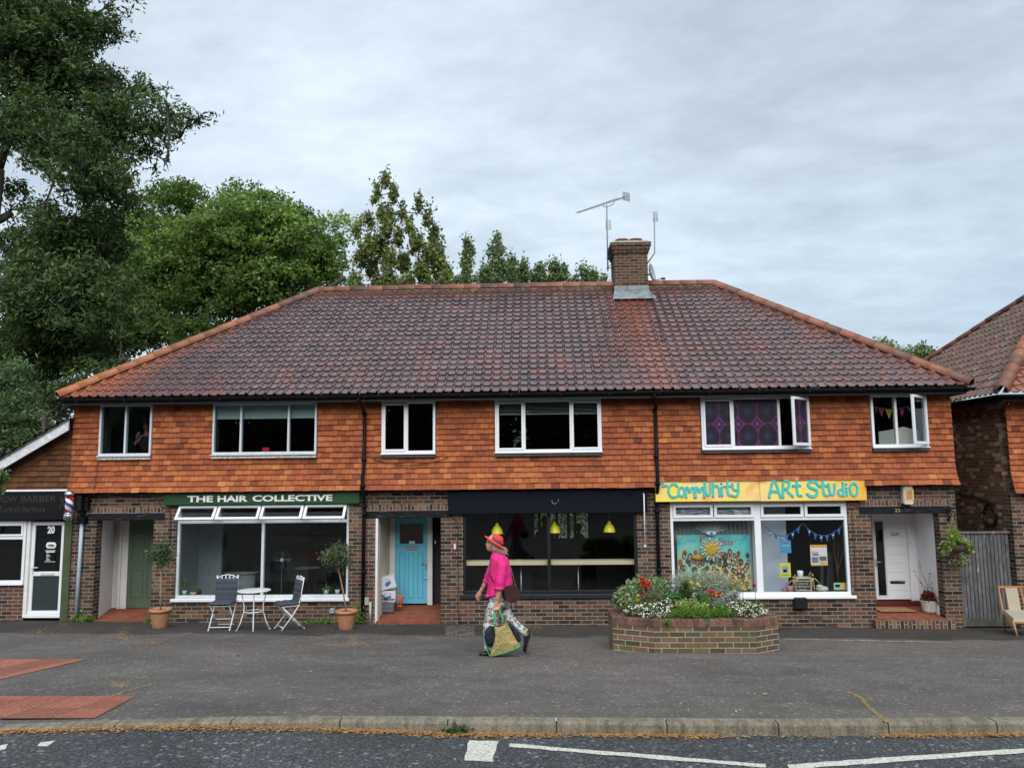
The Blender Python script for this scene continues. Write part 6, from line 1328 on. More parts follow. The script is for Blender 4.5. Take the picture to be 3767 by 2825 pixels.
def bpx(lst, Y, k=1.703, ydep=.8, spread=1.0, sh=0):
    """ellipsoids given by photo position and real distance"""
    out = []; rn = random.Random(5)
    for t_ in lst:
        u, v, ru, rv = t_[:4]; ru = max(ru*.35, ru-sh); rv = max(rv*.35, rv-sh*.85); de = t_[4] if len(t_) > 4 else 1; yy = Y+(t_[5] if len(t_) > 5 else rn.uniform(-1, 1)*spread); c = P(u*k, v*k, yy); m_ = (c-Vector(CAMP)).length/FPX*k
        out.append((c.x, c.y, c.z, ru*m_, (ru+rv)/2*m_*ydep, rv*m_, de))
    return out
M['bark'] = plain('bark', (.055, .045, .035, 1), .95, .35, 8, bump=.7)
M['lf_oak'] = leafmat('dark oak leaf', (.022, .042, .016, 1), (.12, .19, .06, 1), .3)
M['lf_lime'] = leafmat('bright green leaf', (.04, .082, .022, 1), (.31, .46, .12, 1), .35)
M['lf_bronze'] = leafmat('bronze green leaf', (.07, .10, .03, 1), (.32, .35, .13, 1), .3)
M['lf_pop'] = leafmat('poplar leaf', (.07, .12, .045, 1), (.28, .36, .17, 1), .3)
M['lf_grey'] = leafmat('grey green leaf', (.05, .10, .045, 1), (.19, .28, .13, 1), .3)
def tree(name, lab, cat, blobs, base, top, r0, n, L_, W_, mat, seed, grp=None, clump=.35, per=55, flat=.6, shell=.45, droop=0, ntw=4, thin=.02, lobes=0.0):
    T_ = empty(name, base, lab, cat, grp); crown('crown', blobs, n, L_, W_, mat, T_, seed, clump, per, flat, shell, droop, None, lobes)
    mb = MB(); limbs(mb, base, top, r0, blobs, seed, thin, ntw); mb.build('trunk', M['bark'], T_); return T_
# near dark oak on the left
ob = bpx([(30, 70, 120, 100), (165, 50, 80, 60, .9), (245, 10, 45, 45, .7), (140, 175, 130, 80), (225, 190, 60, 45, .5), (300, 215, 70, 32, .6), (360, 222, 34, 24, .3), (300, 270, 75, 38, 1.1), (385, 265, 52, 30, 1.0), (432, 262, 28, 20, .5), (388, 300, 38, 40, .8), (362, 350, 24, 40, .8), (318, 325, 40, 45, .5),
          (235, 285, 90, 55), (110, 300, 120, 60), (30, 250, 60, 80), (200, 380, 90, 60, 1.1), (235, 430, 60, 60), (130, 350, 60, 25, .6), (30, 560, 70, 60, .7), (150, 540, 90, 80, 1.1), (80, 640, 100, 70), (60, 780, 110, 90, 1.2), (190, 640, 90, 70), (160, 740, 110, 60, 1.1), (250, 700, 70, 50), (260, 790, 60, 40), (105, 850, 60, 50), (150, 870, 60, 50), (100, 900, 60, 40), (60, 700, 80, 50), (25, 460, 50, 60, .35), (95, 450, 40, 50, .3), (215, 520, 60, 60), (285, 610, 45, 50, .8)], 5.0, spread=1.3, sh=24)
tree('oak_tree', 'huge dark green oak filling the upper left of the photo', 'tree', ob, (-17.5, 6, -.2), (-16, 5.5, 12),   .45, 112000, .17, .055, M['lf_oak'], 41, clump=.24, per=26, flat=.7, shell=.7, ntw=10, thin=.03, lobes=.62)
# grey-green shrub in front of it
b = bpx([(15, 850, 40, 60), (40, 900, 45, 60), (75, 930, 25, 35, .7), (5, 940, 40, 60), (30, 800, 25, 30, .6)], 2.2, spread=.5)
tree('willow_shrub', 'pale grey-green bushy tree at the left edge over the barber roof', 'tree', b, (-12.2, 2.4, -.1), (-12.1, 2.3, 4.5), .09, 11000, .13, .03, M['lf_grey'], 43, clump=.22, per=40, shell=.5, ntw=5)
b = bpx([(-18, 1030, 30, 18), (8, 1048, 12, 8, .5), (-25, 1055, 25, 15)], -2.0, spread=.1)
tree('overhanging_bush', 'sprig of green leaves poking in over the barber sign', 'bush', b, (-13.4, -2, 0), (-12.6, -2, 2.2), .04, 900, .09, .04, M['lf_grey'], 44, clump=.12, per=20)
# bright green broadleaf behind the roof
b = bpx([(520, 560, 200, 100), (410, 480, 90, 58), (470, 455, 60, 30), (560, 470, 80, 42), (640, 520, 80, 60), (700, 570, 60, 50), (745, 600, 38, 32, .7), (480, 620, 170, 70), (350, 540, 80, 90), (330, 650, 70, 80), (600, 610, 120, 50), (420, 700, 120, 40), (560, 570, 110, 70)], 15, spread=1.5, sh=44)
tree('broadleaf_tree', 'rounded bright green tree rising behind the left half of the roof', 'tree', b, (-10.5, 15, -.3), (-10.5, 15, 9), .4, 115000, .165, .09, M['lf_lime'], 51, clump=.34, per=26, flat=.5, shell=.25, lobes=1.35)
b = bpx([(320, 470, 40, 25, .6), (270, 520, 60, 70), (260, 620, 90, 90), (220, 720, 110, 70), (330, 720, 60, 50)], 17, spread=.8, sh=30)
tree('broadleaf_tree', 'green tree glimpsed between the dark oak and the bright rounded tree', 'tree', b, (-15.5, 17.5, -.3), (-15, 17, 8), .35, 30000, .20, .11, M['lf_lime'], 52, clump=.38, per=34, flat=.55, shell=.35, lobes=.9)
# bronze tree with upright limbs
b = bpx([(u, v+20, 9+5*(v > 500), 25, .5 if v < 480 else .9) for u, v in ((832, 372), (812, 402), (851, 398), (797, 455), (772, 478), (868, 440), (905, 420), (925, 450), (938, 485), (825, 440), (845, 448), (886, 470), (860, 495), (802, 505), (780, 535), (822, 510), (900, 505), (928, 528), (840, 540), (872, 548), (803, 560), (910, 565), (945, 558), (962, 588), (768, 592), (882, 590), (842, 590), (815, 600), (925, 600), (835, 480), (870, 610))], 24, spread=.9)
tree('bronze_tree', 'tall pointed bronze-green tree standing above the middle of the ridge', 'tree', b, (-3.8, 24, -.3), (-3.3, 24, 9.5), .22, 15000, .19, .13, M['lf_bronze'], 61, clump=.17, per=14, flat=1.5, shell=.6, ntw=3, thin=.03)
for i, (lst, lab) in enumerate((([(950, 545, 9, 30), (948, 580, 14, 30), (968, 585, 10, 20, .6)], 'narrow poplar immediately right of the bronze-green tree'), ([(1012, 520, 8, 12, .6), (1014, 545, 12, 18), (1008, 570, 13, 25), (1010, 600, 14, 20)], 'slim isolated poplar between the bronze tree and the taller poplar'), ([(1075, 515, 9, 12, .8), (1072, 545, 20, 28), (1078, 580, 30, 28), (1048, 585, 16, 22, .8), (1072, 605, 36, 14)], 'tallest pointed poplar of the distant row, left of centre'),
      ([(1107, 570, 8, 22, .5), (1108, 596, 16, 14, .7)], 'thin low poplar right of the tallest poplar'), ([(1130, 575, 8, 13), (1133, 595, 13, 15)], 'short poplar in the middle of the distant row'), ([(1168, 582, 12, 12, .8), (1162, 600, 16, 10)], 'small poplar left of the pair nearest the chimney'), ([(1198, 578, 14, 16), (1218, 585, 10, 14, .7), (1205, 600, 26, 10)], 'double-topped poplar left of the chimney'), ([(1262, 590, 14, 14), (1282, 596, 16, 12), (1275, 604, 30, 10), (1305, 603, 14, 8)], 'low poplar clump nearest the chimney'), ([(985, 605, 30, 12), (1040, 606, 40, 10), (1120, 604, 40, 12), (1180, 605, 40, 10), (1240, 607, 30, 8)], 'low band of distant leaves between the poplar tops'))):
    b = bpx(lst, 42+i*.7, spread=.5); c = b[-1]
    tree('poplar_tree', lab, 'tree', b, (c[0], c[1], -.4), (b[0][0], b[0][1], b[0][2]), .15, int(500+sum(q[3]*q[5] for q in b)*620), .24, .17, M['lf_pop'], 70+i, 'poplars beyond the ridge', clump=.22, per=14, flat=1.8, shell=.6, ntw=3, thin=.05)
for i, (lst, lab) in enumerate((([(1885, 745, 22, 14), (1915, 760, 30, 16)], 'leafy treetop showing between the right hip and the neighbour, left one'), ([(1960, 768, 20, 12), (1992, 764, 22, 14), (2015, 770, 16, 10)], 'leafy treetop touching the neighbouring roof'))):
    b = bpx(lst, 34, spread=.4); c = b[0]
    tree('distant_tree', lab, 'tree', b+[(c[0], c[1], c[2]-3, 3, 2, 2.6, .6)], (c[0], c[1], -.4), (c[0], c[1], c[2]), .2, 6500, .24, .16, M['lf_pop'], 90+i, 'treetops between the two roofs', clump=.35, per=22, flat=.9)
# hedge seen through the rear cafe windows
b = [(x, 11.5+.3*sin(x*3), 2.2, 1.2, .6, 2.3, 1) for x in (-3, -1.5, 0, 1.5, 3)]+[(x, 12.3, 4.2, 1.6, .7, 1.6, 1) for x in (-3, -1, 1, 3)]
T_ = empty('garden_hedge', (0, 11.5, -.1), 'sunlit garden greenery seen through the rear windows of the black shop', 'hedge'); crown('foliage', b, 45000, .11, .075, M['lf_lime'], T_, 95, .25, 30)
# dark wood on the far side of the road, mirrored in the windows
rn = random.Random(3); b = [(-34+4.6*i+rn.uniform(-1, 1), -36+rn.uniform(-2, 2), 5.2+rn.uniform(-1, 1), 3.4, 2.5, 5.5+rn.uniform(-.8, 1.8), 1) for i in range(16)]
w_, _ = crown('roadside_wood', b, 120000, .5, .34, M['lf_oak'], None, 99, 1.0, 40, shell=.25, org=(0, -36, 0)); tag(w_, 'dark belt of trees across the road, mirrored in the window panes', 'trees', kind='stuff')
# ================================================================ GROUND LITTER AND WEEDS
def scatter(name, pts, L_, W_, mat, seed, lab, cat, lie=True):
    rg = np.random.default_rng(seed); C = np.array(pts); n = len(C); q = rg.random(n)*2*pi; a = np.c_[np.cos(q), np.sin(q), rg.normal(0, .08, n)]; b_ = np.c_[-np.sin(q), np.cos(q), rg.normal(0, .15, n)]; s = rg.uniform(.5, 1.4, n)[:, None]
    V = np.empty((n, 4, 3)); V[:, 0] = C-a*L_*s/2; V[:, 1] = C+b_*W_*s/2; V[:, 2] = C+a*L_*s/2; V[:, 3] = C-b_*W_*s/2
    o = fast_mesh(name, V.reshape(-1, 3), 4, rg.random(n), mat, None, C[0]); return tag(o, lab, cat, kind='stuff')
rg = np.random.default_rng(8); pts = []
for i in range(10500):
    x = rg.uniform(-8, 7.0); dens = 1.0 if -4.8 < x < -.1 else (max(0, sin(x*2.6+sin(x*5)))*.8 if x > 0 else .15); 
    if rg.random() > dens*1.1+.12: continue
    y = kerb_y(x)-.145-abs(rg.normal(0, .04 if x > 0 else .055)); z = gzr(x, y)+.006+rg.random()*.01; pts.append((x, y, z))
t = NT('dry orange straw'); t.col(t.ramp(t.attr('tint'), [(0, (.26, .12, .035, 1)), (1, (.50, .30, .11, 1))])).set(.9); M['straw'] = t.m
scatter('straw_litter', pts, .045, .009, M['straw'], 1, 'dry orange straw and needles drifted along the kerb', 'litter')
pts = []
for (u, v, su, sv, n) in ((1240, 2372, 80, 3, 220), (1300, 2362, 10, 12, 160), (140, 2325, 35, 5, 120), (465, 2345, 40, 5, 160), (450, 2325, 14, 8, 120), (330, 2355, 40, 3, 60), (560, 2365, 40, 5, 120), (235, 2295, 20, 8, 110), (1430, 2292, 45, 5, 420), (2020, 2275, 20, 10, 260), (1960, 2300, 25, 12, 260), (1680, 2290, 60, 4, 220), (1050, 2345, 250, 6, 170), (1900, 2297, 120, 4, 200), (430, 2520, 30, 6, 90), (2630, 2300, 200, 5, 60)):
    for i in range(n): p = GG(u+rg.normal(0, su), v+rg.normal(0, sv)); p.z += .004+rg.random()*.008; pts.append(tuple(p)) if p.y < -.05 else None
scatter('dry_grass_litter', pts, .05, .006, M['straw'], 2, 'wisps of dead straw lying before the shop fronts', 'litter')
pts = []
for i in range(1500): p = GG(rg.uniform(1640, 1745), rg.uniform(2303, 2340)); p.z += .008; pts.append(tuple(p))
t = NT('dry moss'); t.col(t.ramp(t.attr('tint'), [(0, (.06, .045, .04, 1)), (1, (.22, .18, .14, 1))])).set(.95); scatter('moss_patch', pts, .03, .02, t.m, 3, 'mottled brown moss patch on the asphalt below the black shop', 'moss')
pts = [tuple(GG(rg.uniform(0, 3767), rg.uniform(2330, 2630))+Vector((0, 0, .006))) for i in range(520)]
t = NT('pale grit'); t.col(t.ramp(t.attr('tint'), [(0, (.05, .045, .04, 1)), (.6, (.3, .28, .24, 1)), (1, (.6, .58, .5, 1))])).set(.9); scatter('grit', pts, .016, .012, t.m, 4, 'pale grit and leaf flecks strewn over the asphalt forecourt', 'grit')
def crack(px, w_, lab, mat, n=260, seed=5):
    rg = np.random.default_rng(seed); P_ = []; seg = list(zip(px, px[1:]))
    for i in range(n):
        (a, b_), (c_, d) = seg[rg.integers(len(seg))]; s = rg.random(); p = GG(a+(c_-a)*s+rg.normal(0, w_), b_+(d-b_)*s+rg.normal(0, w_*.5)); P_.append((p.x, p.y, p.z+.005))
    scatter('crack_moss', P_, .028, .014, mat, seed, lab, 'moss')
M['crackm'] = plain('ochre moss', (.22, .16, .06, 1), .95, .4, 30)
crack([(3118, 2545), (3165, 2565), (3185, 2590), (3215, 2620), (3262, 2655)], 4, 'ochre moss in a crack of the forecourt near the right end of the kerb', M['crackm'], 420)
crack([(390, 2570), (440, 2550), (490, 2535), (560, 2518)], 2.5, 'ochre moss in a crack by the red blister paving', M['crackm'], 200, 6)
mb = MB(); pl = []
for i in range(41): x = 3.4+.14*i; y = GG(2884+i*15.5, 2352+i*.33).y; pl.append((GG(2884+i*15.5, 2352+i*.33).x, y))
vs = []; 
for x, y in pl: vs += [(x, y, gz(x, y)+.004), (x, y+.05+.02*sin(x*9), gz(x, y)+.012)]
mb.add(vs, [(2*i, 2*i+2, 2*i+3, 2*i+1) for i in range(40)]); tag(mb.build('concrete_edging', plain('pale concrete edging', (.17, .15, .12, 1), .9, .45, 14)), kind='structure')
def weed(r, u, v, n, h, w_, lab, cat='weed', mat=None, Lf=.09, y=None, up=.55):
    c = GG(int(r[1])*900+u/2.4578, {'U': 1400, 'L': 1750}[r[0]]+v/2.4578); c.x = Pq(r, u, v, y or -.05).x if y is not None or c.y > -.05 else c.x; c.y = y if y is not None else min(c.y, -.05); c.z = gz(c.x, c.y)
    rg = np.random.default_rng(int(u)); C = np.c_[rg.normal(c.x, w_, n), rg.normal(c.y-.03, w_*.4, n), c.z+abs(rg.normal(0, h, n))+.02]
    o = fast_mesh('weed', leaf_quads(C, Lf, Lf*.3, rg, up=up), 4, rg.random(n), mat or M['lf_lime'], None, tuple(c)); return tag(o, lab, cat)
weed('L0', 700, 1310, 120, .06, .05, 'dark weed tuft at the foot of the pale downpipe'); weed('L0', 785, 1320, 110, .05, .06, 'bright grass tuft left of the sage-door porch', Lf=.11)
weed('L0', 1345, 1330, 60, .04, .03, 'small weed left of the left-hand olive pot'); weed('L1', 1010, 1200, 420, .15, .09, 'leafy weed climbing beside the foot of the left black downpipe', y=-.08, Lf=.06, up=.2); weed('L1', 735, 1325, 110, .035, .06, 'low green weed at the wall foot behind the right-hand olive pot'); weed('L1', 600, 1330, 90, .03, .05, 'low weed at the wall foot below the air brick')
c = GG(1680, 2698, gzr); rgx = np.random.default_rng(3); C = np.c_[rgx.normal(c.x, .04, 130), rgx.normal(c.y, .02, 130), c.z+abs(rgx.normal(.03, .015, 130))]; tag(fast_mesh('weed', leaf_quads(C, .05, .03, rgx), 4, rgx.random(130), M['lf_oak'], None, tuple(c)), 'small dark weed growing in the gutter against the kerb', 'weed')
for u, v, L__, lab in ((875, 2414, .06, 'dark dried leaf on the forecourt left of centre'), (1142, 2472, .05, 'green fallen leaf on the middle of the forecourt'), (2815, 2556, .06, 'curled pale leaf on the forecourt below the planter')):
    p = GG(u, v); mb = MB(); mb.add([(p.x-L__/2, p.y, p.z+.006), (p.x, p.y-L__*.35, p.z+.014), (p.x+L__/2, p.y, p.z+.008), (p.x, p.y+L__*.35, p.z+.022)], [(0, 1, 2), (0, 2, 3)]); tag(mb.build('fallen_leaf', plain('fallen leaf', (.03, .03, .01, 1) if u < 900 else (.2, .24, .08, 1), .8), org=tuple(p)), lab, 'leaf')
# ================================================================ BISTRO SET
M['wmetal'] = plain('white painted metal', (.74, .75, .78, 1), .4, .05, 10); M['cushion'] = plain('slate blue cushion cloth', (.045, .053, .074, 1), .9, .18, 25, bump=.3)
def cushion(mb, w_, h_, th, nx, nz, T_):
    n = 22; vs = []; fs = []
    for sgn in (-1, 1):
        for i in range(n+1):
            for j in range(n+1):
                u, v = i/n, j/n; e_ = (1-(2*u-1)**8)*(1-(2*v-1)**8); q = abs(sin(pi*nx*u))**.45*abs(sin(pi*nz*v))**.45
                vs.append(T_ @ Vector(((u-.5)*w_, sgn*th*.5*e_**.5*(.45+.55*q), v*h_)))
    m_ = (n+1)**2
    for i in range(n):
        for j in range(n):
            a = i*(n+1)+j; fs.append((a, a+n+1, a+n+2, a+1)); fs.append((m_+a, m_+a+1, m_+a+n+2, m_+a+n+1))
    mb.add(vs, fs, 0, .5, True)
def bistro():
    E_ = empty('bistro_chair', (0, 0, 0)); w_ = .19; r = .011
    # frame one: back top down to the front feet, frame two: rear feet up to the seat front
    mb = MB()
    for s in (-1, 1): mb.tube([(s*w_, .20, .90), (s*w_, .155, .62), (s*w_, .12, .44), (s*w_, .0, .26), (s*w_, -.20, .01)], r, 8); mb.ball((s*w_, .205, .915), .018, .018, .018, 8, 6); mb.ball((s*w_, -.205, .012), .016, .016, .012, 8, 6)
    mb.tube([(-w_, -.155, .055), (w_, -.155, .055)], r*.8, 6); mb.build('back_frame', M['wmetal'], E_)
    mb = MB()
    for s in (-1, 1): mb.tube([(s*(w_-.022), .23, .01), (s*(w_-.022), .03, .21), (s*(w_-.022), -.18, .43)], r, 8); mb.ball((s*(w_-.022), .233, .012), .016, .016, .012, 8, 6)
    mb.tube([(-w_+.02, .2, .045), (w_-.02, .2, .045)], r*.8, 6); mb.tube([(-w_+.02, .08, .16), (w_-.02, .08, .16)], r*.8, 6); mb.build('leg_frame', M['wmetal'], E_)
    mb = MB(); mb.bbox(-w_, w_, -.2, .13, .428, .44, .004); 
    mb.tube([(-w_, .20, .88), (-.1, .21, .925), (0, .212, .94), (.1, .21, .925), (w_, .20, .88)], r*.8, 6)
    for k in range(5): x = -.14+.07*k; mb.tube([(x-.035, .19, .80), (x+.02, .20, .86), (x+.035, .208, .925-.03*abs(k-2)*.4)], .006, 5); mb.tube([(x+.035, .19, .80), (x-.02, .20, .86), (x-.035, .208, .925-.03*abs(k-2)*.4)], .006, 5)
    mb.tube([(-w_, .18, .79), (w_, .18, .79)], r*.7, 6); mb.build('seat', M['wmetal'], E_)
    mb = MB(); T_ = Matrix.Translation((0, .125, .46)) @ Matrix.Rotation(radians(-8), 4, 'X'); cushion(mb, .40, .42, .075, 3, 4, T_); mb.build('back_cushion', M['cushion'], E_)
    mb = MB(); T_ = Matrix.Translation((0, -.235, .475)) @ Matrix.Rotation(radians(-90), 4, 'X'); T_ = Matrix.Translation((0, -.24, .472)) @ Matrix(((1, 0, 0, 0), (0, 0, 1, 0), (0, -1, 0, 0), (0, 0, 0, 1))); cushion(mb, .41, .41, .075, 3, 3, T_); mb.build('seat_cushion', M['cushion'], E_)
    mb = MB()
    for s in (-1, 1): mb.tube([(s*.18, .14, .50), (s*.215, .15, .49), (s*.22, .16, .42)], .004, 5)
    mb.build('cushion_tie', M['cushion'], E_); return E_
c1 = bistro(); a = GG(767, 2324); b = GG(837, 2317); m_ = (a+b)/2; ang = math.atan2(b.y-a.y, b.x-a.x)
c1.location = (m_.x, m_.y+.20, gz(m_.x, m_.y)); c1.rotation_euler.z = radians(4); tag(c1, 'white metal bistro chair facing the camera, with slate quilted cushions', 'chair', 'bistro chairs')
c2 = copy_tree(c1); p = GG(1045, 2315); c2.location = (p.x+.07, p.y+.06, gz(p.x, p.y)); c2.rotation_euler.z = radians(-55); c2['label'] = 'white metal bistro chair in side view, turned towards the round table'
p = GG(931, 2318); TB = empty('bistro_table', (p.x, p.y, p.z), 'small round white metal bistro table between the two cushioned chairs', 'table')
x, y, z = p; R_ = .295; zt = .71
mb = MB(); mb.lathe((x, y, z+zt), [(R_-.01, -.012), (R_, -.006), (R_, .004), (R_-.012, .006), (.0001, .006)], 36); 
t = NT('pierced white table top'); v = t.n('ShaderNodeTexVoronoi'); v.inputs['Scale'].default_value = 34; t.lk(t.tc(), v.inputs['Vector']); t.col(t.mix(t.math('LESS_THAN', v.outputs['Distance'], .33), (.74, .76, .79, 1), (.40, .43, .46, 1))).set(.35)
mb.build('table_top', t.m, TB); mb = MB(); mb.tube([(x+.17*cos(q), y+.17*sin(q), z+.34) for q in [2*pi*k/20 for k in range(21)]], .009, 6, cap=False); mb.build('ring', M['wmetal'], TB)
for k in range(4):
    q = radians(20)+k*pi/2; d = Vector((cos(q), sin(q), 0)); o_ = Vector((x, y, z)); mb = MB(); mb.tube([o_+d*.22+Vector((0, 0, zt-.012)), o_+d*.20+Vector((0, 0, .6)), o_+d*.165+Vector((0, 0, .45)), o_+d*.17+Vector((0, 0, .33)), o_+d*.22+Vector((0, 0, .15)), o_+d*.285+Vector((0, 0, .01))], .011, 8); mb.ball(o_+d*.287+Vector((0, 0, .012)), .017, .017, .012, 8, 6); mb.build('leg', M['wmetal'], TB)
# ================================================================ POTTED OLIVES
M['lf_olive'] = leafmat('olive leaf', (.035, .06, .028, 1), (.16, .21, .11, 1), .2)
def potted_olive(u, v, cu, cv, rc, lab, seed, lean):
    p = GG(u, v); E_ = empty('potted_olive_tree', tuple(p), lab, 'potted tree', 'olive trees in terracotta pots'); x, y, z = p
    mb = MB(); mb.lathe((x, y, z), [(.125, 0), (.135, .02), (.175, .26), (.178, .29), (.205, .30), (.21, .33), (.20, .35), (.178, .35), (.17, .30), (.0001, .29)], 28); mb.build('pot', M['terracotta'], E_)
    mb = MB(); mb.lathe((x, y, z+.3), [(.172, 0), (.12, .02), (.0001, .03)], 16); mb.build('soil', M['soil'], E_)
    c = P(cu, cv, y); mb = MB(); mb.tube([(x, y, z+.3), (x+(c.x-x)*.3+lean, y, z+.7), (x+(c.x-x)*.8, y, c.z-.25), (c.x, y, c.z)], [.016, .013, .012, .008], 8)
    rn = random.Random(seed)
    for k in range(16): q = Vector((rn.uniform(-1, 1), rn.uniform(-1, 1), rn.uniform(-.6, 1))).normalized()*rc*.85; mb.tube([(c.x, y, c.z-.15), Vector((c.x, y, c.z-.05))+q*.4, Vector((c.x, y, c.z))+q], [.006, .004, .002], 5)
    mb.build('trunk', plain('olive stem', (.30, .23, .12, 1), .8), E_)
    crown('crown', [(c.x, y, c.z, rc, rc, rc*1.0, 1), (c.x-rc*.5, y, c.z+rc*.1, rc*.75, rc*.6, rc*.65, .6), (c.x+rc*.4, y, c.z-rc*.35, rc*.7, rc*.6, rc*.6, .5), (c.x, y, c.z+rc*.6, rc*.6, rc*.5, rc*.5, .5)], 2300, .07, .017, M['lf_olive'], E_, seed, .10, 16, 1.0, .5); return E_
potted_olive(588, 2308, 594, 2042, .20, 'potted standard olive left of the hair salon window', 3, .0); potted_olive(1273, 2314, 1240, 2050, .235, 'potted standard olive at the right end of the hair salon window', 5, -.01)
# ---- house plants on the salon sill
def spiky(p, n, h, lab, pot, seed, w_=.5, potr=.05, poth=.10, arch=.3, mat=None, pname='house_plant'):
    E_ = empty(pname, tuple(p), lab, 'plant'); rn = random.Random(seed); mb = MB(); mb.lathe(p, [(potr*.8, 0), (potr, poth), (potr*.9, poth), (potr*.85, poth*.8), (.0001, poth*.8)], 16); mb.build('pot', pot, E_)
    V = []; T_ = []
    for i in range(n):
        q = rn.uniform(0, 2*pi); L_ = h*rn.uniform(.6, 1.1); sp_ = rn.uniform(.1, w_); pr = None
        for s in range(6):
            f = s/5; r_ = L_*sp_*f; zz = poth*.8+L_*(f-arch*f*f*sp_*2); w2 = .008*(1-f*.85); c = Vector(p)+Vector((cos(q)*r_, sin(q)*r_*.8, zz)); sd_ = Vector((-sin(q), cos(q), 0))*w2
            if abs(cos(q)) > .7: sd_ = Vector((0, w2, .0))+Vector((0, 0, w2*.5))
            if pr: V += [pr[0], pr[1], c+sd_, c-sd_]; T_.append(rn.random())
            pr = (c-sd_, c+sd_)
    fast_mesh('leaves', np.array([tuple(v) for v in V]), 4, np.array(T_), mat or M['lf_lime'], E_); return E_
M['potgrey'] = plain('pale grey pot', (.45, .52, .54, 1), .4); zs = .57
spiky((at('L0', 1668, 1070, .2).x, .2, zs), 60, .34, 'spiky green plant in a pale pot at the left of the salon sill', M['potgrey'], 3, .45)
spiky((at('L0', 1748, 1070, .22).x, .22, zs), 22, .14, 'small bushy plant in a brown box pot next to the spiky plant', M['wood'], 4, .8, .07, .06); spiky((at('L0', 1800, 1050, .35).x, .35, zs), 18, .2, 'dim leafy plant standing further inside the salon window', M['dark'], 14, .8, .05, .08)
spiky((at('L1', 738, 1065, .18).x, .18, zs), 40, .2, 'spider plant in a pale green pot at the right of the salon sill', plain('pale green pot', (.36, .50, .46, 1), .4), 5, .95, .055, .10, .75); spiky((at('L1', 838, 1065, .2).x, .2, zs), 24, .14, 'small dark plant in a second pale pot by the salon window corner', M['potgrey'], 6, .9, .05, .10, .6, M['lf_oak'])
c = at('L0', 1850, 775, 3.3); spiky((c.x, 3.35, c.z), 60, .3, 'dark bushy plant on top of the salon cabinet', plain('pink pot', (.4, .12, .1, 1), .6), 7, .7, .09, .1, .3, M['lf_oak'])
# ================================================================ BLUE PORCH CLUTTER
def porchpt(u, v, y): return at('L1', u, v, y)
p, q = porchpt(1242, 1252, .62), porchpt(1362, 1100, .62); bz = .155
BKT = empty('storage_tub', (p.x, .62, bz), 'grey plastic tub holding boxes on the step of the sky-blue door', 'tub'); M['tub'] = plain('grey plastic tub', (.14, .145, .17, 1), .45, .05)
w_ = (q.x-p.x); xc = (p.x+q.x)/2; h = q.z-bz
mb = MB(); n = 0
for (a_, b_, z0_, z1_) in ((w_*.43, w_*.49, bz, bz+h),): mb.add([(xc-a_, .52, z0_), (xc+a_, .52, z0_), (xc+a_, .78, z0_), (xc-a_, .78, z0_), (xc-b_, .50, z1_), (xc+b_, .50, z1_), (xc+b_, .80, z1_), (xc-b_, .80, z1_)], [(0, 3, 2, 1), (0, 1, 5, 4), (1, 2, 6, 5), (2, 3, 7, 6), (3, 0, 4, 7)])
mb.box(xc-w_*.51, xc+w_*.51, .485, .50, bz+h-.03, bz+h); mb.box(xc-w_*.51, xc+w_*.51, .80, .815, bz+h-.03, bz+h); mb.box(xc-w_*.455, xc+w_*.455, .505, .515, bz+.09, bz+.1); mb.build('tub_body', M['tub'], BKT)
mb = MB(); mb.tube([(xc-w_*.5, .65, bz+h), (xc-w_*.62, .5, bz+h+.12), (xc-w_*.2, .45, bz+h+.03), (xc, .45, bz+h-.02)], .014, 8); mb.tube([(xc+w_*.5, .65, bz+h), (xc+w_*.6, .6, bz+h+.17)], .012, 8); mb.build('handle', M['black'], BKT)
t = NT('white carton with blue print'); v = t.noise(7, 4, .6, dist=1.5); sp = t.n('ShaderNodeSeparateXYZ'); t.lk(t.tc(), sp.inputs[0]); d = t.math('SQRT', t.math('ADD', t.math('MULTIPLY', sp.outputs[0], sp.outputs[0]), t.math('MULTIPLY', sp.outputs[2], sp.outputs[2])))
k = t.math('MULTIPLY', t.math('GREATER_THAN', v, .5), t.math('LESS_THAN', d, .075)); t.col(t.mix(k, (.62, .63, .68, 1), (.05, .13, .42, 1))).set(.7); M['carton'] = t.m
o = MB().bbox(-.16, .16, -.12, .12, -.11, .11, .006, M=Matrix.Rotation(radians(3), 4, 'Y')).build('cardboard_box', M['carton']); o.location = (xc+.0, .62, bz+h+.04); tag(o, 'lower white and blue printed carton, half sunk in the grey tub', 'box', 'printed cartons')
o2 = MB().bbox(-.165, .165, -.13, .13, -.13, .13, .006).build('cardboard_box', M['carton']); o2.location = (xc-.03, .62, bz+h+.32); o2.rotation_euler = (0, radians(-14), .2); o2.rotation_euler = (0, radians(14)*-1, radians(10)); tag(o2, 'upper white and blue printed carton, tilted on top of the other', 'box', 'printed cartons')
a = porchpt(1395, 1245, .7); b = porchpt(1412, 1075, .7); mb = MB()
for dx in (0, .075): mb.tube([(a.x-.015+dx*.9, .66+dx, .165), (a.x-.02+dx*.8, .66+dx, b.z-.03), (a.x+dx, .67+dx, b.z), (a.x+.05+dx*.2, .68+dx, b.z-.04), (a.x+.04, .68+dx, .165)], .012, 8)
for k in range(3): mb.box(a.x-.02, a.x+.05, .66, .74, .25+.15*k, .265+.15*k)
tag(mb.build('folding_stool', plain('orange plastic', (.75, .16, .01, 1), .35), org=(a.x, .7, .165)), 'bright orange folded plastic frame leaning by the grey tub', 'stool')
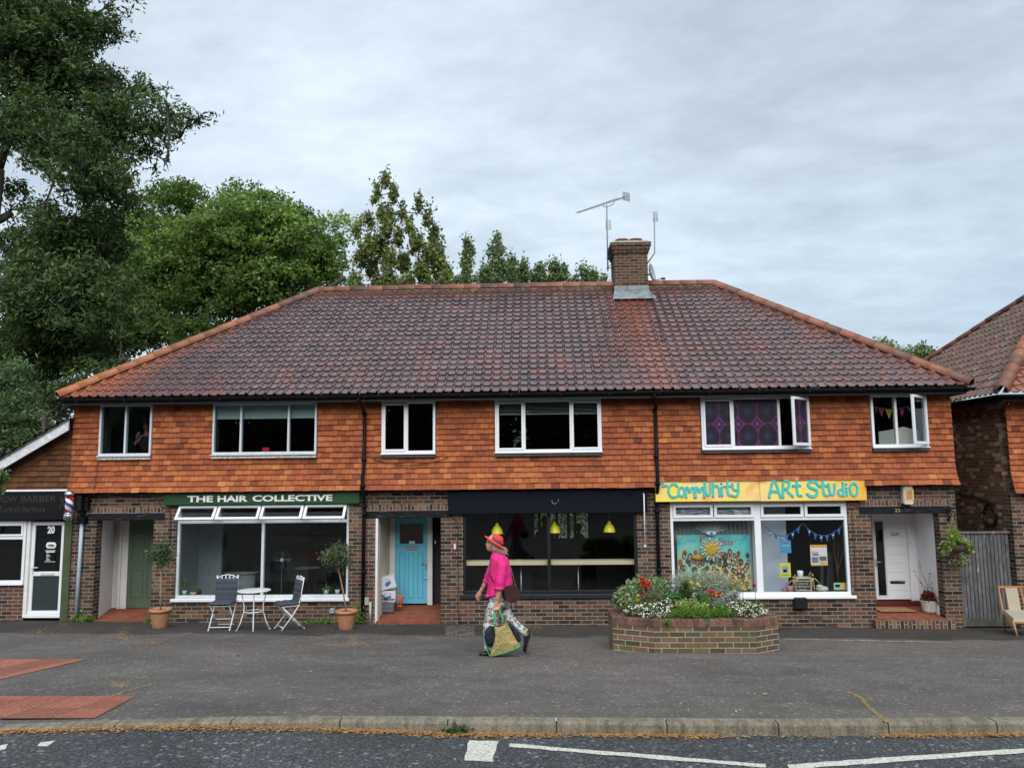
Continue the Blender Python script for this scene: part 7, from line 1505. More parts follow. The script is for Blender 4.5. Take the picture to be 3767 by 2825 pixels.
# ================================================================ PORCH C PLANT
p = at('L3', 1775, 1285, .45); PC = empty('potted_plant', (p.x, .45, .105), 'ribbed cream urn of dark red leaves with wispy stems beside the white door', 'potted plant'); x = p.x; z = .105
mb = MB(); mb.lathe((x, .45, z), [(.11, 0), (.125, .03), (.135, .06), (.13, .07), (.145, .10), (.14, .11), (.155, .15), (.15, .16), (.16, .19), (.155, .2), (.168, .225), (.165, .25), (.15, .25), (.145, .2), (.0001, .2)], 28); mb.build('pot', plain('aged cream urn', (.42, .40, .33, 1), .8, .3, 18, bump=.3), PC)
mb = MB(); mb.lathe((x, .45, z+.25), [(.10, -.05), (.115, .06), (.1, .06), (.09, .02), (.0001, .02)], 20); mb.build('inner_pot', plain('black blue pot', (.02, .025, .035, 1), .4), PC)
crown('foliage', [(x-.02, .43, z+.34, .17, .13, .07, 1), (x+.14, .42, z+.26, .08, .1, .09, .6)], 420, .07, .045, leafmat('dark red leaf', (.05, .012, .012, 1), (.26, .06, .04, 1), .2), PC, 8, .06, 14, 1, .6)
mb = MB(); V = []
for (dx, hh, bd) in ((-.22, .55, -.05), (-.05, .72, -.1), (.0, .5, .03), (.16, .62, .05), (.2, .4, .02)):
    pts = [(x, .45, z+.3), (x+dx*.4, .45, z+.3+hh*.4), (x+dx*.8+bd, .43, z+.3+hh*.75), (x+dx+bd, .42, z+.3+hh)]; mb.tube(pts, .003, 4)
    for k in range(22): s = random.Random(k+int(hh*100)).random(); i = int(s*3); f = s*3-i; q = Vector(pts[i]).lerp(Vector(pts[i+1]), f); V.append(q+Vector((random.Random(k).uniform(-.025, .025), 0, 0)))
mb.build('stem', plain('thin stem', (.12, .11, .07, 1), .8), PC); rg = np.random.default_rng(1); fast_mesh('stem_leaves', leaf_quads(np.array([tuple(v) for v in V]), .03, .02, rg), 4, rg.random(len(V)), M['lf_oak'], PC)
# basket foliage
c = Vector(WL[HB]); crown('trailing_ivy', [(c.x, c.y, c.z+.10, .24, .2, .07, 1), (c.x-.2, c.y, c.z-.02, .08, .1, .14, .6), (c.x+.2, c.y, c.z+.0, .09, .1, .12, .6), (c.x-.13, c.y, c.z-.22, .04, .05, .1, .4), (c.x+.08, c.y, c.z-.28, .05, .05, .12, .35)], 900, .06, .045, leafmat('variegated ivy', (.07, .13, .03, 1), (.42, .5, .16, 1), .3), HB, 9, .07, 14, 1, .6)
crown('dwarf_conifer', [(c.x-.03, c.y, c.z+.24, .10, .09, .14, 1), (c.x-.03, c.y, c.z+.4, .045, .04, .1, .5)], 900, .05, .008, leafmat('lime conifer', (.14, .25, .02, 1), (.42, .55, .04, 1), .3), HB, 10, .05, 20, 1.3, .6)
# ================================================================ WOODEN CHAIR AT THE RIGHT EDGE
M['teak'] = plain('orange teak', (.38, .17, .055, 1), .4, .15, 14); M['beige'] = plain('beige boucle cloth', (.40, .35, .27, 1), .95, .15, 40, bump=.3)
def zc(u, v, y): return P(3300+u/2.3704, 1700+v/2.3704, y)
bl = GG(3300+945/2.3704, 1700+1480/2.3704); fl = GG(3300+1050/2.3704, 1700+1515/2.3704); WC = empty('dining_chair', tuple(bl), 'wooden dining chair with beige upholstery standing before the timber gate', 'chair')
yb_ = bl.y; yf_ = fl.y-.03; xl_ = bl.x; wch = .42; z0 = bl.z; s1 = zc(925, 1300, yb_); tp = zc(885, 1095, yb_+.08)
xo = fl.x-xl_; mb = MB()
def L2(x): return x
M4 = {}
for i in range(2):
    ox = i*wch
    o_ = MB().tube([(xl_+ox, yb_, z0), (xl_+ox-.02, yb_-.01, s1.z-.03), (tp.x+ox*.97, yb_+.08, tp.z)], [.016, .02, .014], 8).build('leg', M['teak'], WC)
    o_ = MB().tube([(fl.x+ox, yf_, z0), (fl.x+ox-.06, yf_+.02, s1.z-.03)], [.014, .021], 8).build('leg', M['teak'], WC)
mb = MB(); mb.bbox(0, wch+.05, -.015, .015, -.022, .022, .008, M=Matrix.Translation((tp.x-.02, yb_+.08, tp.z+.012))); mb.tube([(xl_-.01, yb_, s1.z-.045), (fl.x-.06, yf_+.02, s1.z-.045)], .018, 8); mb.tube([(xl_+wch-.01, yb_, s1.z-.045), (fl.x-.06+wch, yf_+.02, s1.z-.045)], .018, 8); mb.tube([(fl.x-.06, yf_+.02, s1.z-.05), (fl.x-.06+wch, yf_+.02, s1.z-.05)], .018, 8); mb.tube([(xl_-.01, yb_, z0+.2), (fl.x-.03, yf_+.02, z0+.2)], .010, 8); mb.build('seat_frame', M['teak'], WC)
mb = MB(); mb.add([(xl_-.02, yb_, s1.z-.03), (fl.x-.07, yf_, s1.z-.03), (fl.x-.05+wch, yf_, s1.z-.03), (xl_+wch, yb_, s1.z-.03), (xl_-.0, yb_-.01, s1.z+.03), (fl.x-.05, yf_+.02, s1.z+.03), (fl.x-.07+wch, yf_+.02, s1.z+.03), (xl_+wch-.02, yb_-.01, s1.z+.03)], [(3, 2, 1, 0), (4, 5, 6, 7), (0, 1, 5, 4), (1, 2, 6, 5), (2, 3, 7, 6), (3, 0, 4, 7)]); mb.build('seat', M['beige'], WC)
mb = MB(); a_ = Vector((tp.x+.11, yb_+.055, tp.z)); b_ = Vector((xl_+.09, yb_-.02, s1.z+.02)); w2 = .22
mb.add([a_, a_+Vector((w2, 0, 0)), b_+Vector((w2, 0, 0)), b_, a_+Vector((0, .03, 0)), a_+Vector((w2, .03, 0)), b_+Vector((w2, .03, 0)), b_+Vector((0, .03, 0))], [(3, 2, 1, 0), (4, 5, 6, 7), (0, 1, 5, 4), (1, 2, 6, 5), (2, 3, 7, 6), (3, 0, 4, 7)]); mb.build('backrest', M['beige'], WC)
# ================================================================ BRICK PLANTER
def pz(u, v): return (2200+u/3.16, 2050+v/3.16)
fpt = [GG(*pz(u, v)) for u, v in ((190, 1085), (655, 1115), (1835, 1125), (2115, 1110))]
zb = .45; H_ = .46
poly = [(1.36, -4.5), (2.79, -4.5), (3.18, -4.27), (3.18, -3.66), (2.79, -3.3), (1.36, -3.3), (.80, -3.58), (.80, -4.24)]
FA = Vector((1.36, -4.5, zb))
def inset(poly, d):
    n = len(poly); out = []; cxx = sum(p[0] for p in poly)/n; cyy = sum(p[1] for p in poly)/n
    for i in range(n):
        p0, p1, p2 = Vector(poly[i-1]), Vector(poly[i]), Vector(poly[(i+1) % n]); e1 = (p1-p0).normalized(); e2 = (p2-p1).normalized(); n1 = Vector((-e1.y, e1.x)); n2 = Vector((-e2.y, e2.x)); b = (n1+n2); b /= max(.2, b.dot(n1)); out.append(tuple(p1+b*d))
    return out
PL = empty('brick_planter', (FA.x, FA.y, zb), 'octagonal brown brick planter overflowing with flowers on the forecourt', 'planter')
inn = inset(poly, .22); n = len(poly); rim = zb+H_-.10
def ringwall(z0_, z1_, po, pi_, top=True):
    mb = MB(); m_ = len(po); vs = [(x, y, z0_) for x, y in po]+[(x, y, z1_) for x, y in po]+[(x, y, z1_) for x, y in pi_]+[(x, y, z0_) for x, y in pi_]; fs = []
    for i in range(m_):
        j = (i+1) % m_; fs += [(i, j, m_+j, m_+i), (2*m_+j, 3*m_+j, 3*m_+i, 2*m_+i)]
        if top: fs.append((m_+i, m_+j, 2*m_+j, 2*m_+i))
    return mb.add(vs, fs)
ringwall(zb-.35, rim, poly, inn).build('wall', M['brick_plant'], PL)
# brick-on-edge coping, each brick slightly different
mb = MB(); rn = random.Random(6); po = inset(poly, -.006)
for i in range(n):
    a, b = Vector(po[i]), Vector(po[(i+1) % n]); L_ = (b-a).length; k = max(1, round(L_/.078)); e_ = (b-a)/L_; nn_ = Vector((-e_.y, e_.x))
    for j in range(k):
        s0, s1_ = L_*j/k+.004, L_*(j+1)/k-.004; o_ = rn.uniform(-.004, .006); t0_ = rn.uniform(-.004, .006); A = a+e_*s0-nn_*o_; Bq_ = a+e_*s1_-nn_*o_; C_ = Bq_+nn_*.215; D_ = A+nn_*.215
        z0_, z1_ = rim+.004, zb+H_+t0_; g = .006
        vs = [(A.x, A.y, z0_), (Bq_.x, Bq_.y, z0_), (C_.x, C_.y, z0_), (D_.x, D_.y, z0_), (A.x, A.y, z1_-g), (Bq_.x, Bq_.y, z1_-g), (C_.x, C_.y, z1_), (D_.x, D_.y, z1_), (A.x+nn_.x*g, A.y+nn_.y*g, z1_), (Bq_.x+nn_.x*g, Bq_.y+nn_.y*g, z1_)]
        mb.add(vs, [(0, 1, 5, 4), (4, 5, 9, 8), (8, 9, 6, 7), (1, 2, 6, 9, 5), (0, 4, 8, 7, 3), (2, 3, 7, 6)], 0, rn.random())
t = NT('weathered coping brick'); f = t.noise(25, 6, .65); c = t.ramp(t.attr('tint'), [(0, (.06, .04, .032, 1)), (.5, (.13, .07, .05, 1)), (1, (.20, .10, .07, 1))]); c = t.mix(.6, c, t.ramp(f, [(.3, (.5, .5, .48, 1)), (.65, (1.3, 1.3, 1.25, 1))]), 'MULTIPLY'); c = t.mix(t.math('MULTIPLY', t.math('SUBTRACT', t.noise(4, 5, .7), .5, clamp=True), 3, clamp=True), c, (.17, .16, .11, 1)); t.col(c).set(.9); t.bump(f, .6, .01)
mb.build('coping', t.m, PL); ringwall(rim-.02, rim+.075, inset(poly, .004), inset(poly, .21)).build('mortar_bed', plain('old mortar', (.36, .31, .22, 1), .95, .3, 20, bump=.4), PL)
mb = MB(); mb.add([(x, y, zb+H_-.07) for x, y in inset(poly, .2)], [tuple(range(n))]); mb.build('soil', M['soil'], PL)
# planting. px boxes are read on the planter view; every clump is a plant of its own
def pb(u, v, ru, rv, Y, de=1): 
    c = P(*pz(u, v), Y); m_ = (c-Vector(CAMP)).length/FPX/3.16; return (c.x, c.y, c.z, ru*m_, (ru+rv)*.5*m_, rv*m_, de)
YF = FA.y+.32; YM = FA.y+.6; YB = FA.y+.85
def plant(name, lab, blobs, n, L_, W_, mat, seed, clump=.05, per=14, flat=1.0, shell=.5, cat='plant', grp=None, droop=0):
    c = blobs[0]; E_ = empty(name, (c[0], c[1], zb+H_-.07), lab, cat, grp); crown('foliage', blobs, n, L_, W_, mat, E_, seed, clump, per, flat, shell, droop)
    mb = MB(); rn = random.Random(seed)
    for b in blobs:
        for k in range(3): mb.tube([(b[0]+rn.uniform(-.3, .3)*b[3], b[1], zb+H_-.08), (b[0]+rn.uniform(-.7, .7)*b[3], b[1]+rn.uniform(-.5, .5)*b[4], b[2]+b[5]*rn.uniform(.2, .8))], [.005, .003], 5)
    mb.build('stem', plain('green stem', (.08, .12, .05, 1), .8), E_) if seed == -1 else mb.build('stem', M['stem'], E_); return E_
M['stem'] = plain('green stem', (.09, .12, .05, 1), .8)
def lm(n, a, b, t=.25): return leafmat(n, a+(1,), b+(1,), t)
plant('sage_shrub', 'pale variegated broad-leaved shrub at the left end of the planter', [pb(470, 330, 110, 70, YB), pb(640, 330, 130, 60, YB), pb(330, 430, 100, 90, YM), pb(260, 480, 60, 60, YM), pb(740, 350, 60, 60, YB, .6)], 5200, .06, .032, lm('sage leaf', (.10, .17, .07), (.42, .52, .30)), 101, .05)
plant('silver_shrub', 'feathery silver-grey shrub along the back of the planter', [pb(1000, 260, 110, 70, YB), pb(1200, 250, 170, 75, YB), pb(1400, 290, 170, 80, YB), pb(1560, 340, 110, 80, YB), pb(1350, 380, 200, 70, YB)], 13500, .055, .007, lm('silver needle', (.26, .31, .24), (.62, .68, .58)), 102, .06, 26, 1.2)
plant('silver_shrub', 'low silver lace-leaved plant at the centre right of the planter', [pb(1470, 470, 60, 60, YM), pb(1420, 530, 60, 40, YM), pb(1560, 440, 60, 50, YM)], 1700, .05, .012, lm('silver lace', (.2, .24, .2), (.5, .56, .5)), 103, .04)
plant('dwarf_spruce', 'dark pointed dwarf conifer in the middle of the planter', [pb(1025, 260, 14, 50, YM, .35), pb(1020, 330, 45, 45, YM), pb(1020, 400, 75, 60, YM), pb(1020, 470, 85, 60, YM)], 3400, .045, .008, lm('spruce needle', (.025, .05, .012), (.13, .17, .04)), 104, .04, 24, .6)
plant('leafy_perennial', 'mid green drooping leaves left of the dwarf conifer', [pb(870, 450, 70, 60, YM), pb(830, 420, 50, 40, YM)], 1000, .08, .014, lm('strap leaf', (.06, .15, .05), (.2, .36, .14)), 105)
plant('leafy_perennial', 'mid green drooping leaves between the conifer and the red flowers', [pb(1220, 480, 80, 60, YM), pb(1180, 530, 70, 40, YM)], 1000, .08, .014, lm('strap leaf b', (.05, .13, .04), (.18, .30, .1)), 106)
plant('purple_stock', 'grey-green upright stems left of centre behind the daisies', [pb(620, 470, 110, 60, YM), pb(700, 440, 80, 60, YM)], 1500, .06, .010, lm('dusty green', (.10, .14, .07), (.28, .30, .18)), 107)
plant('oregano', 'yellow-green bushy herb in front of the conifer', [pb(1030, 560, 90, 45, YF), pb(1110, 560, 60, 40, YF), pb(1220, 580, 50, 30, YF)], 2000, .035, .02, lm('lime herb', (.16, .24, .05), (.45, .55, .2)), 108, .04)
gcv = tag(crown('ground_cover', [pb(1050, 640, 190, 45, YF-.12), pb(1250, 650, 190, 42, YF-.12), pb(1440, 640, 140, 42, YF-.1), pb(1450, 590, 80, 30, YF), pb(820, 680, 50, 45, YF-.16), pb(810, 770, 35, 40, FA.y-.03, .5)], 9500, .03, .007, lm('thyme green', (.05, .12, .015), (.20, .36, .05)), None, 109, .03, 20, .8, org=(FA.x+.5, YF, zb+H_))[0], 'bright green mat-forming ground cover at the planter front', 'ground cover', kind='stuff')
def flowers(name, lab, blobs, n, r, colr, seed, mat2=None, cat='flowers', stuff=True, top=.5):
    rg = np.random.default_rng(seed); Bq = np.array([b[:6] for b in blobs]); ar = Bq[:, 3]*Bq[:, 5]; pk = rg.choice(len(Bq), n, p=ar/ar.sum()); d = rg.normal(size=(n, 3)); d /= np.linalg.norm(d, axis=1)[:, None]; d[:, 1] = -abs(d[:, 1])*.9; C = Bq[pk, :3]+d*Bq[pk, 3:6]*rg.uniform(.75, 1.08, n)[:, None]
    V = []; k = 6; nn_ = d*.4+np.array([0, -.7, .6])+rg.normal(0, .3, (n, 3)); nn_ /= np.linalg.norm(nn_, axis=1)[:, None]
    a = np.cross(nn_, np.array([1., 0, 0])+rg.normal(0, .1, (n, 3))); a /= np.linalg.norm(a, axis=1)[:, None]; b = np.cross(nn_, a); s = r*rg.uniform(.7, 1.25, n)[:, None]
    V = np.empty((n, k, 3))
    for j in range(k): q = 2*pi*j/k; V[:, j] = C+(a*cos(q)+b*sin(q))*s
    o = fast_mesh(name, V.reshape(-1, 3), k, rg.random(n), colr, None, tuple(C[0])); return tag(o, lab, cat, kind='stuff' if stuff else None)
M['daisy'] = leafmat('white petal', (.62, .62, .55, 1), (.85, .85, .82, 1), .2)
DL = [pb(400, 600, 110, 60, YF), pb(560, 610, 130, 75, YF-.1), pb(700, 600, 130, 80, YF-.1), pb(800, 540, 70, 60, YF), pb(740, 680, 90, 30, YF-.14)]; DR = [pb(1650, 560, 150, 60, YF), pb(1750, 610, 150, 70, YF-.1), pb(1870, 610, 90, 70, YF), pb(1620, 620, 90, 50, YF-.1)]
gl_ = lm('daisy foliage', (.045, .08, .02), (.18, .24, .07))
for D_, s_, wh in ((DL, 111, 'left'), (DR, 113, 'right')):
    E_ = empty('daisy_clump', D_[0][:3], 'wide mound of small white daisies at the %s front of the planter' % wh, 'flowers', 'daisy mounds'); crown('foliage', D_, 4600, .03, .008, gl_, E_, s_, .05, 20, 1, .5); 
    fl_ = flowers('flower_heads', None, D_, 250, .0118, M['daisy'], s_+1); fl_.parent = E_; fl_.location = Vector(WL[fl_])-Vector(WL[E_]); del fl_['category']
def spike(u, v, h, w_, col, lab, seed, Y=None, n=46, cat='flower', base=None):
    c = P(*pz(u, v), Y or YM); m_ = (c-Vector(CAMP)).length/FPX/3.16; E_ = empty('flower_spike', (c.x, c.y, zb+H_-.05), lab, cat)
    mb = MB(); mb.tube([(c.x, c.y, zb+H_-.06), (c.x+.01, c.y, c.z)], .005, 6); mb.build('stem', M['stem'], E_)
    rg = np.random.default_rng(seed); C = np.c_[rg.normal(c.x, w_*m_*.42, n), rg.normal(c.y, w_*m_*.4, n), rg.uniform(c.z-h*m_/2, c.z+h*m_/2, n)]; fast_mesh('petals', leaf_quads(C, .036, .028, rg), 4, rg.random(n), col, E_); return E_
red = leafmat('scarlet petal', (.45, .005, .005, 1), (.8, .02, .015, 1), .2); ylw = leafmat('yellow petal', (.65, .55, .03, 1), (.85, .8, .1, 1), .3); org_ = leafmat('orange petal', (.7, .22, .01, 1), (.85, .45, .02, 1), .25); blu = leafmat('mauve petal', (.14, .15, .3, 1), (.32, .34, .55, 1), .25); drd = leafmat('brown red petal', (.12, .015, .01, 1), (.3, .06, .03, 1), .2)
for i, (u, v, h, w_, m_, lab) in enumerate(((520, 280, 95, 40, red, 'tall scarlet flower spike at the back left of the planter'), (574, 315, 80, 42, red, 'scarlet flower spike just right of the tallest one'), (508, 400, 24, 20, red, 'tiny red bloom below the two tall scarlet spikes'), (1308, 420, 70, 42, red, 'scarlet flower spike left of the small yellow bloom'), (1420, 440, 70, 44, red, 'scarlet flower spike right of the small yellow bloom'), (380, 475, 100, 44, org_, 'orange wallflower spike at the left of the planter'), (455, 480, 90, 46, ylw, 'yellow-orange flower cluster beside the orange spike'), (870, 345, 100, 70, blu, 'pale mauve flower head against the silver shrub'),
      (1080, 295, 24, 28, ylw, 'yellow bloom right of the conifer tip'), (1160, 315, 30, 30, ylw, 'second yellow bloom right of the conifer tip'), (1676, 345, 44, 36, ylw, 'large yellow bloom at the right end of the silver shrub'), (1586, 405, 30, 32, ylw, 'yellow bloom below the large one at the right'), (1378, 440, 26, 26, ylw, 'small yellow bloom between two scarlet spikes'), (1818, 320, 20, 20, red, 'tiny magenta bloom on a long stem at the right'), (885, 560, 40, 36, drd, 'dark rust flower beside the left daisies'), (1272, 600, 56, 36, drd, 'dark rust flower above the green mat'),
      (1400, 160, 60, 60, org_, 'amber flowers showing over the silver shrub'), (1630, 265, 90, 110, leafmat('mixed petal', (.5, .04, .01, 1), (.8, .5, .05, 1), .2), 'loose red and amber flower cluster at the back right'))):
    spike(u, v, h, w_, m_, lab, 200+i, YM if v > 250 or u < 700 else YB, 46 if h > 60 else 16)
# ================================================================ WALKING WOMAN
G_ = GG(1842, 2408); PX, PYY, PZ_ = G_.x, G_.y, G_.z; SC = (Vector(CAMP)-G_).length/FPX/3.0175
def W(X, Y, d=0.0): return Vector((PX+(X-430)*SC, PYY+d, PZ_+(1535-Y)*SC*.945))
WM = empty('person', (PX, PYY, PZ_), 'woman walking left in a red hat, bright pink shirt and black-and-white floral trousers', 'person')
M['skin'] = plain('skin', (.50, .26, .18, 1), .5, .08, 8); M['shirt'] = plain('pink linen', (.72, .018, .20, 1), .8, .10, 9, bump=.35)
def loft(mb, rings, n=20):
    """rings: centre, half width along X, half depth along Y, tilt vector optional"""
    vs = []; fs = []
    for c, a, b, *t_ in rings:
        tl = t_[0] if t_ else 0.0
        for k in range(n): q = 2*pi*k/n; vs.append(c+Vector((a*cos(q), b*sin(q), a*cos(q)*tl)))
    for i in range(len(rings)-1):
        for k in range(n): fs.append((i*n+k, i*n+(k+1) % n, (i+1)*n+(k+1) % n, (i+1)*n+k))
    fs.append(tuple(range(n))[::-1]); fs.append(tuple(range((len(rings)-1)*n, len(rings)*n))); return mb.add(vs, fs, 0, .5, True)
def R2(y, xl, xr, dy, d=0.0, tilt=0): a, b = W(xl, y, d), W(xr, y, d); return ((a+b)/2, (b.x-a.x)/2, dy, tilt)
# ---- body: one continuous surface
mb = MB()
hc = W(352, 318)     # head centre
mb.ball(hc+Vector((.012, 0, .02)), .088, .072, .100, 20, 14); mb.ball(hc+Vector((-.035, 0, -.052)), .052, .052, .062, 16, 10)
mb.ball(W(312, 385), .026, .028, .022, 12, 8)                    # chin
mb.tube([W(304, 305), W(292, 326), W(286, 334)], [.011, .014, .013], 10); mb.ball(W(289, 333), .013, .017, .010, 10, 7)     # nose
mb.ball(W(299, 358), .012, .022, .008, 10, 6); mb.ball(W(301, 370), .012, .02, .008, 10, 6)    # lips
mb.ball(W(308, 292), .03, .058, .012, 12, 7)                     # brow
mb.ball(W(322, 345, -.045), .028, .018, .03, 12, 8); mb.ball(W(322, 345, .045), .028, .018, .03, 12, 8)     # cheeks
mb.ball(W(378, 335, -.072), .016, .010, .028, 10, 8); mb.ball(W(378, 335, .072), .016, .010, .028, 10, 8)   # ears
loft(mb, [R2(380, 338, 412, .045), R2(420, 350, 425, .05), R2(450, 340, 450, .07), R2(480, 350, 490, .10)])
loft(mb, [R2(470, 360, 500, .12), R2(560, 350, 520, .13), R2(680, 355, 520, .12), R2(800, 350, 510, .13), R2(930, 350, 470, .15), R2(990, 350, 470, .13)])
def limb(pts, rad, n=14): mb.tube(pts, rad, n)
limb([W(440, 490, -.13), W(460, 620, -.17), W(442, 745, -.19), W(418, 860, -.19), W(402, 935, -.185), W(400, 960, -.185)], [.052, .046, .042, .034, .026, .027])       # near arm
limb([W(400, 490, .13), W(330, 640, .18), W(285, 735, .19), W(250, 800, .18), W(222, 850, .17), W(212, 868, .17)], [.05, .044, .038, .032, .025, .026])               # far arm
limb([W(400, 960, -.07), W(360, 1170, -.085), W(330, 1400, -.085), W(325, 1480, -.085)], [.085, .062, .042, .038]); limb([W(440, 960, .07), W(520, 1170, .08), W(640, 1275, .08), W(700, 1335, .08)], [.085, .062, .045, .038])
# near hand gripping the bag handles
def fing(pts, r=.0085): mb.tube(pts, [r*1.1, r, r*.95, r*.8][:len(pts)], 8)
mb.ball(W(398, 975, -.185), .036, .022, .045, 14, 10); mb.ball(W(398, 1000, -.185), .035, .02, .03, 12, 8)
for k, (u, L_) in enumerate(((376, 1.0), (390, 1.08), (405, 1.03), (419, .9))): fing([W(u, 998, -.205), W(u-3, 998+24*L_, -.218), W(u-1, 998+32*L_, -.196), W(u+2, 998+18*L_, -.172)])
fing([W(424, 962, -.19), W(434, 985, -.2), W(424, 1008, -.212), W(408, 1014, -.216)], .0095)
# far hand hanging, loosely curled
mb.ball(W(203, 888, .17), .030, .020, .042, 14, 10); mb.ball(W(196, 908, .17), .027, .019, .028, 12, 8)
for k, (u, d_, L_) in enumerate(((176, .15, .95), (187, .16, 1.1), (199, .175, 1.05), (212, .19, .85))): fing([W(u+8, 905, d_), W(u-2, 905+28*L_, d_-.005), W(u-4, 905+50*L_, d_), W(u+4, 905+66*L_, d_+.008)])
fing([W(182, 880, .15), W(168, 900, .14), W(164, 925, .14), W(168, 942, .145)], .009)
body = mb.build('body', M['skin'], WM); evaluated(body, [('REMESH', dict(mode='VOXEL', voxel_size=.0055)), ('SMOOTH', dict(iterations=3, factor=.5))])
mb = MB()
for s in (-1,): mb.ball(W(312, 310, -.052), .010, .008, .006, 10, 7)
mb.ball(W(309, 310, .05), .010, .008, .006, 10, 7); mb.build('eyes', M['white'], WM)
bm_ = plain('brown brow', (.10, .05, .035, 1), .7); MB().ball(W(309, 310, -.059), .005, .004, .005, 8, 6).build('iris', bm_, WM); MB().tube([W(304, 297, -.05), W(318, 292, -.06), W(330, 297, -.062)], [.003, .004, .002], 6).build('eyebrow', bm_, WM); MB().tube([W(304, 306, -.053), W(314, 303, -.061), W(324, 307, -.063)], .0022, 5).build('eyelid', bm_, WM); MB().tube([W(297, 364, -.012), W(305, 364, -.026)], .0025, 5).build('mouth', bm_, WM)
# ---- hair: many fine strands below the hat
rg = np.random.default_rng(12); V = []; T_ = []
for i in range(900):
    q = rg.uniform(-.25, pi+.25) if i % 2 else rg.uniform(-.2, 1.6); side = -1 if rg.random() < .65 else 1
    s = rg.random(); st_ = W(365+95*s, 330+25*s, side*.078*(1-s*.55)); en = st_+Vector((rg.normal(.02, .025)+.012*s, side*rg.uniform(0, .02), -rg.uniform(.03, .105)*(.75+.4*s))); md_ = st_.lerp(en, .5)+Vector((rg.normal(0, .012), side*.012, rg.normal(0, .006))); w2 = Vector((.0028, 0, 0)); pr = None
    for p in (st_, md_, en):
        if pr is not None: V += [pr-w2, pr+w2, p+w2*.7, p-w2*.7]; T_.append(rg.random())
        pr = p
fast_mesh('hair', np.array([tuple(v) for v in V]), 4, np.array(T_), leafmat('ash blonde hair', (.28, .21, .15, 1), (.62, .52, .42, 1), .2, .45), WM)
mb = MB(); mb.ball(W(402, 340), .062, .074, .055, 16, 10); mb.ball(W(425, 372), .032, .06, .03, 14, 9); mb.build('hair', plain('ash blonde hair under', (.38, .29, .21, 1), .7, .3, 30, bump=.5), WM)
# ---- hat, tipped back
hq = Matrix.Rotation(radians(33), 3, 'Y'); hp = W(384, 305)
mb = MB(); k = 28; vs = []; prof = [(.088, .0), (.094, .02), (.09, .06), (.076, .092), (.045, .105), (.0001, .102)]
mb.lathe(hp, [(.168, -.014), (.178, -.012), (.178, -.006), (.165, -.004), (.12, .0), (.094, .006)]+[(r, z+.006) for r, z in prof[1:]], 28, M=hq @ Matrix.Diagonal((1.0, .86, 1)))
mb.lathe(hp, [(.170, -.0145), (.12, -.007), (.09, -.004), (.085, .03)], 28, M=hq @ Matrix.Diagonal((1.0, .86, 1)))
hat = mb.build('hat', plain('red felt', (.72, .05, .045, 1), .9, .1, 14, bump=.3), WM); evaluated(hat, [('SUBSURF', dict(levels=1))])
mb = MB(); mb.lathe(hp, [(.096, .008), (.0975, .022), (.0945, .048), (.09, .05)], 28, M=hq @ Matrix.Diagonal((1.0, .86, 1))); mb.build('hat_band', plain('plum band', (.11, .055, .085, 1), .8, .15, 20), hat)
mb = MB(); c = hp+hq @ Vector((.085, -.035, .035)); mb.ball(c, .025, .018, .02, 10, 7); mb.ball(c+Vector((.01, -.01, .012)), .014, .014, .014, 8, 6); mb.build('hat_bow', plain('red felt bow', (.6, .03, .04, 1), .9), hat)
mb = MB(); mb.tube([W(372, 300, -.075), W(368, 350, -.078), W(350, 400, -.06), W(345, 425, -.05)], .0025, 5); mb.build('chin_cord', plain('brown cord', (.12, .04, .03, 1), .7), WM)
# ---- shirt: torso and sleeves fused, with creases
mb = MB()
loft(mb, [R2(405, 350, 425, .05, 0, -.1), R2(430, 344, 455, .085, 0, -.15), R2(452, 345, 490, .145, 0, -.1), R2(485, 328, 512, .18), R2(540, 318, 532, .185), R2(610, 308, 548, .18), R2(690, 300, 556, .175), R2(770, 300, 566, .18, 0, .05), R2(830, 292, 555, .185, 0, .22), R2(868, 283, 500, .18, 0, .35)], 28)
loft(mb, [R2(870, 278, 350, .10, -.02, .2), R2(900, 270, 335, .09, -.02, .25), R2(780, 296, 400, .15, 0, .1)][:2])
mb.tube([W(438, 470, -.12), W(455, 545, -.155), W(450, 640, -.175), W(435, 730, -.19), W(428, 800, -.19)], [.062, .070, .070, .068, .062], 16)
mb.tube([W(400, 470, .12), W(350, 580, .17), W(310, 670, .185), W(285, 730, .19), W(268, 772, .188)], [.06, .062, .058, .05, .046], 16)
sh = mb.build('shirt', M['shirt'], WM)
tx = bpy.data.textures.new('creases', 'CLOUDS'); tx.noise_scale = .09; tx.noise_depth = 2
evaluated(sh, [('REMESH', dict(mode='VOXEL', voxel_size=.008)), ('SMOOTH', dict(iterations=4, factor=.5)), ('DISPLACE', dict(texture=tx, strength=.022, mid_level=.5, texture_coords='LOCAL'))])
mb = MB(); mb.tube([W(428, 775, -.19), W(427, 806, -.19)], [.067, .069], 20); mb.tube([W(280, 752, .19), W(268, 778, .188)], [.052, .053], 18); mb.build('cuff', M['shirt'], sh)
mb = MB(); mb.add([W(346, 432, -.055), W(330, 462, -.075), W(352, 486, -.10), W(378, 452, -.11), W(392, 425, -.09)], [(0, 1, 2, 3, 4)]); mb.add([W(346, 432, .055), W(330, 462, .075), W(352, 486, .10), W(378, 452, .11), W(392, 425, .09)], [(4, 3, 2, 1, 0)]); co = mb.build('collar', M['shirt'], sh); evaluated(co, [('SOLIDIFY', dict(thickness=.008, offset=0)), ('SUBSURF', dict(levels=2))])
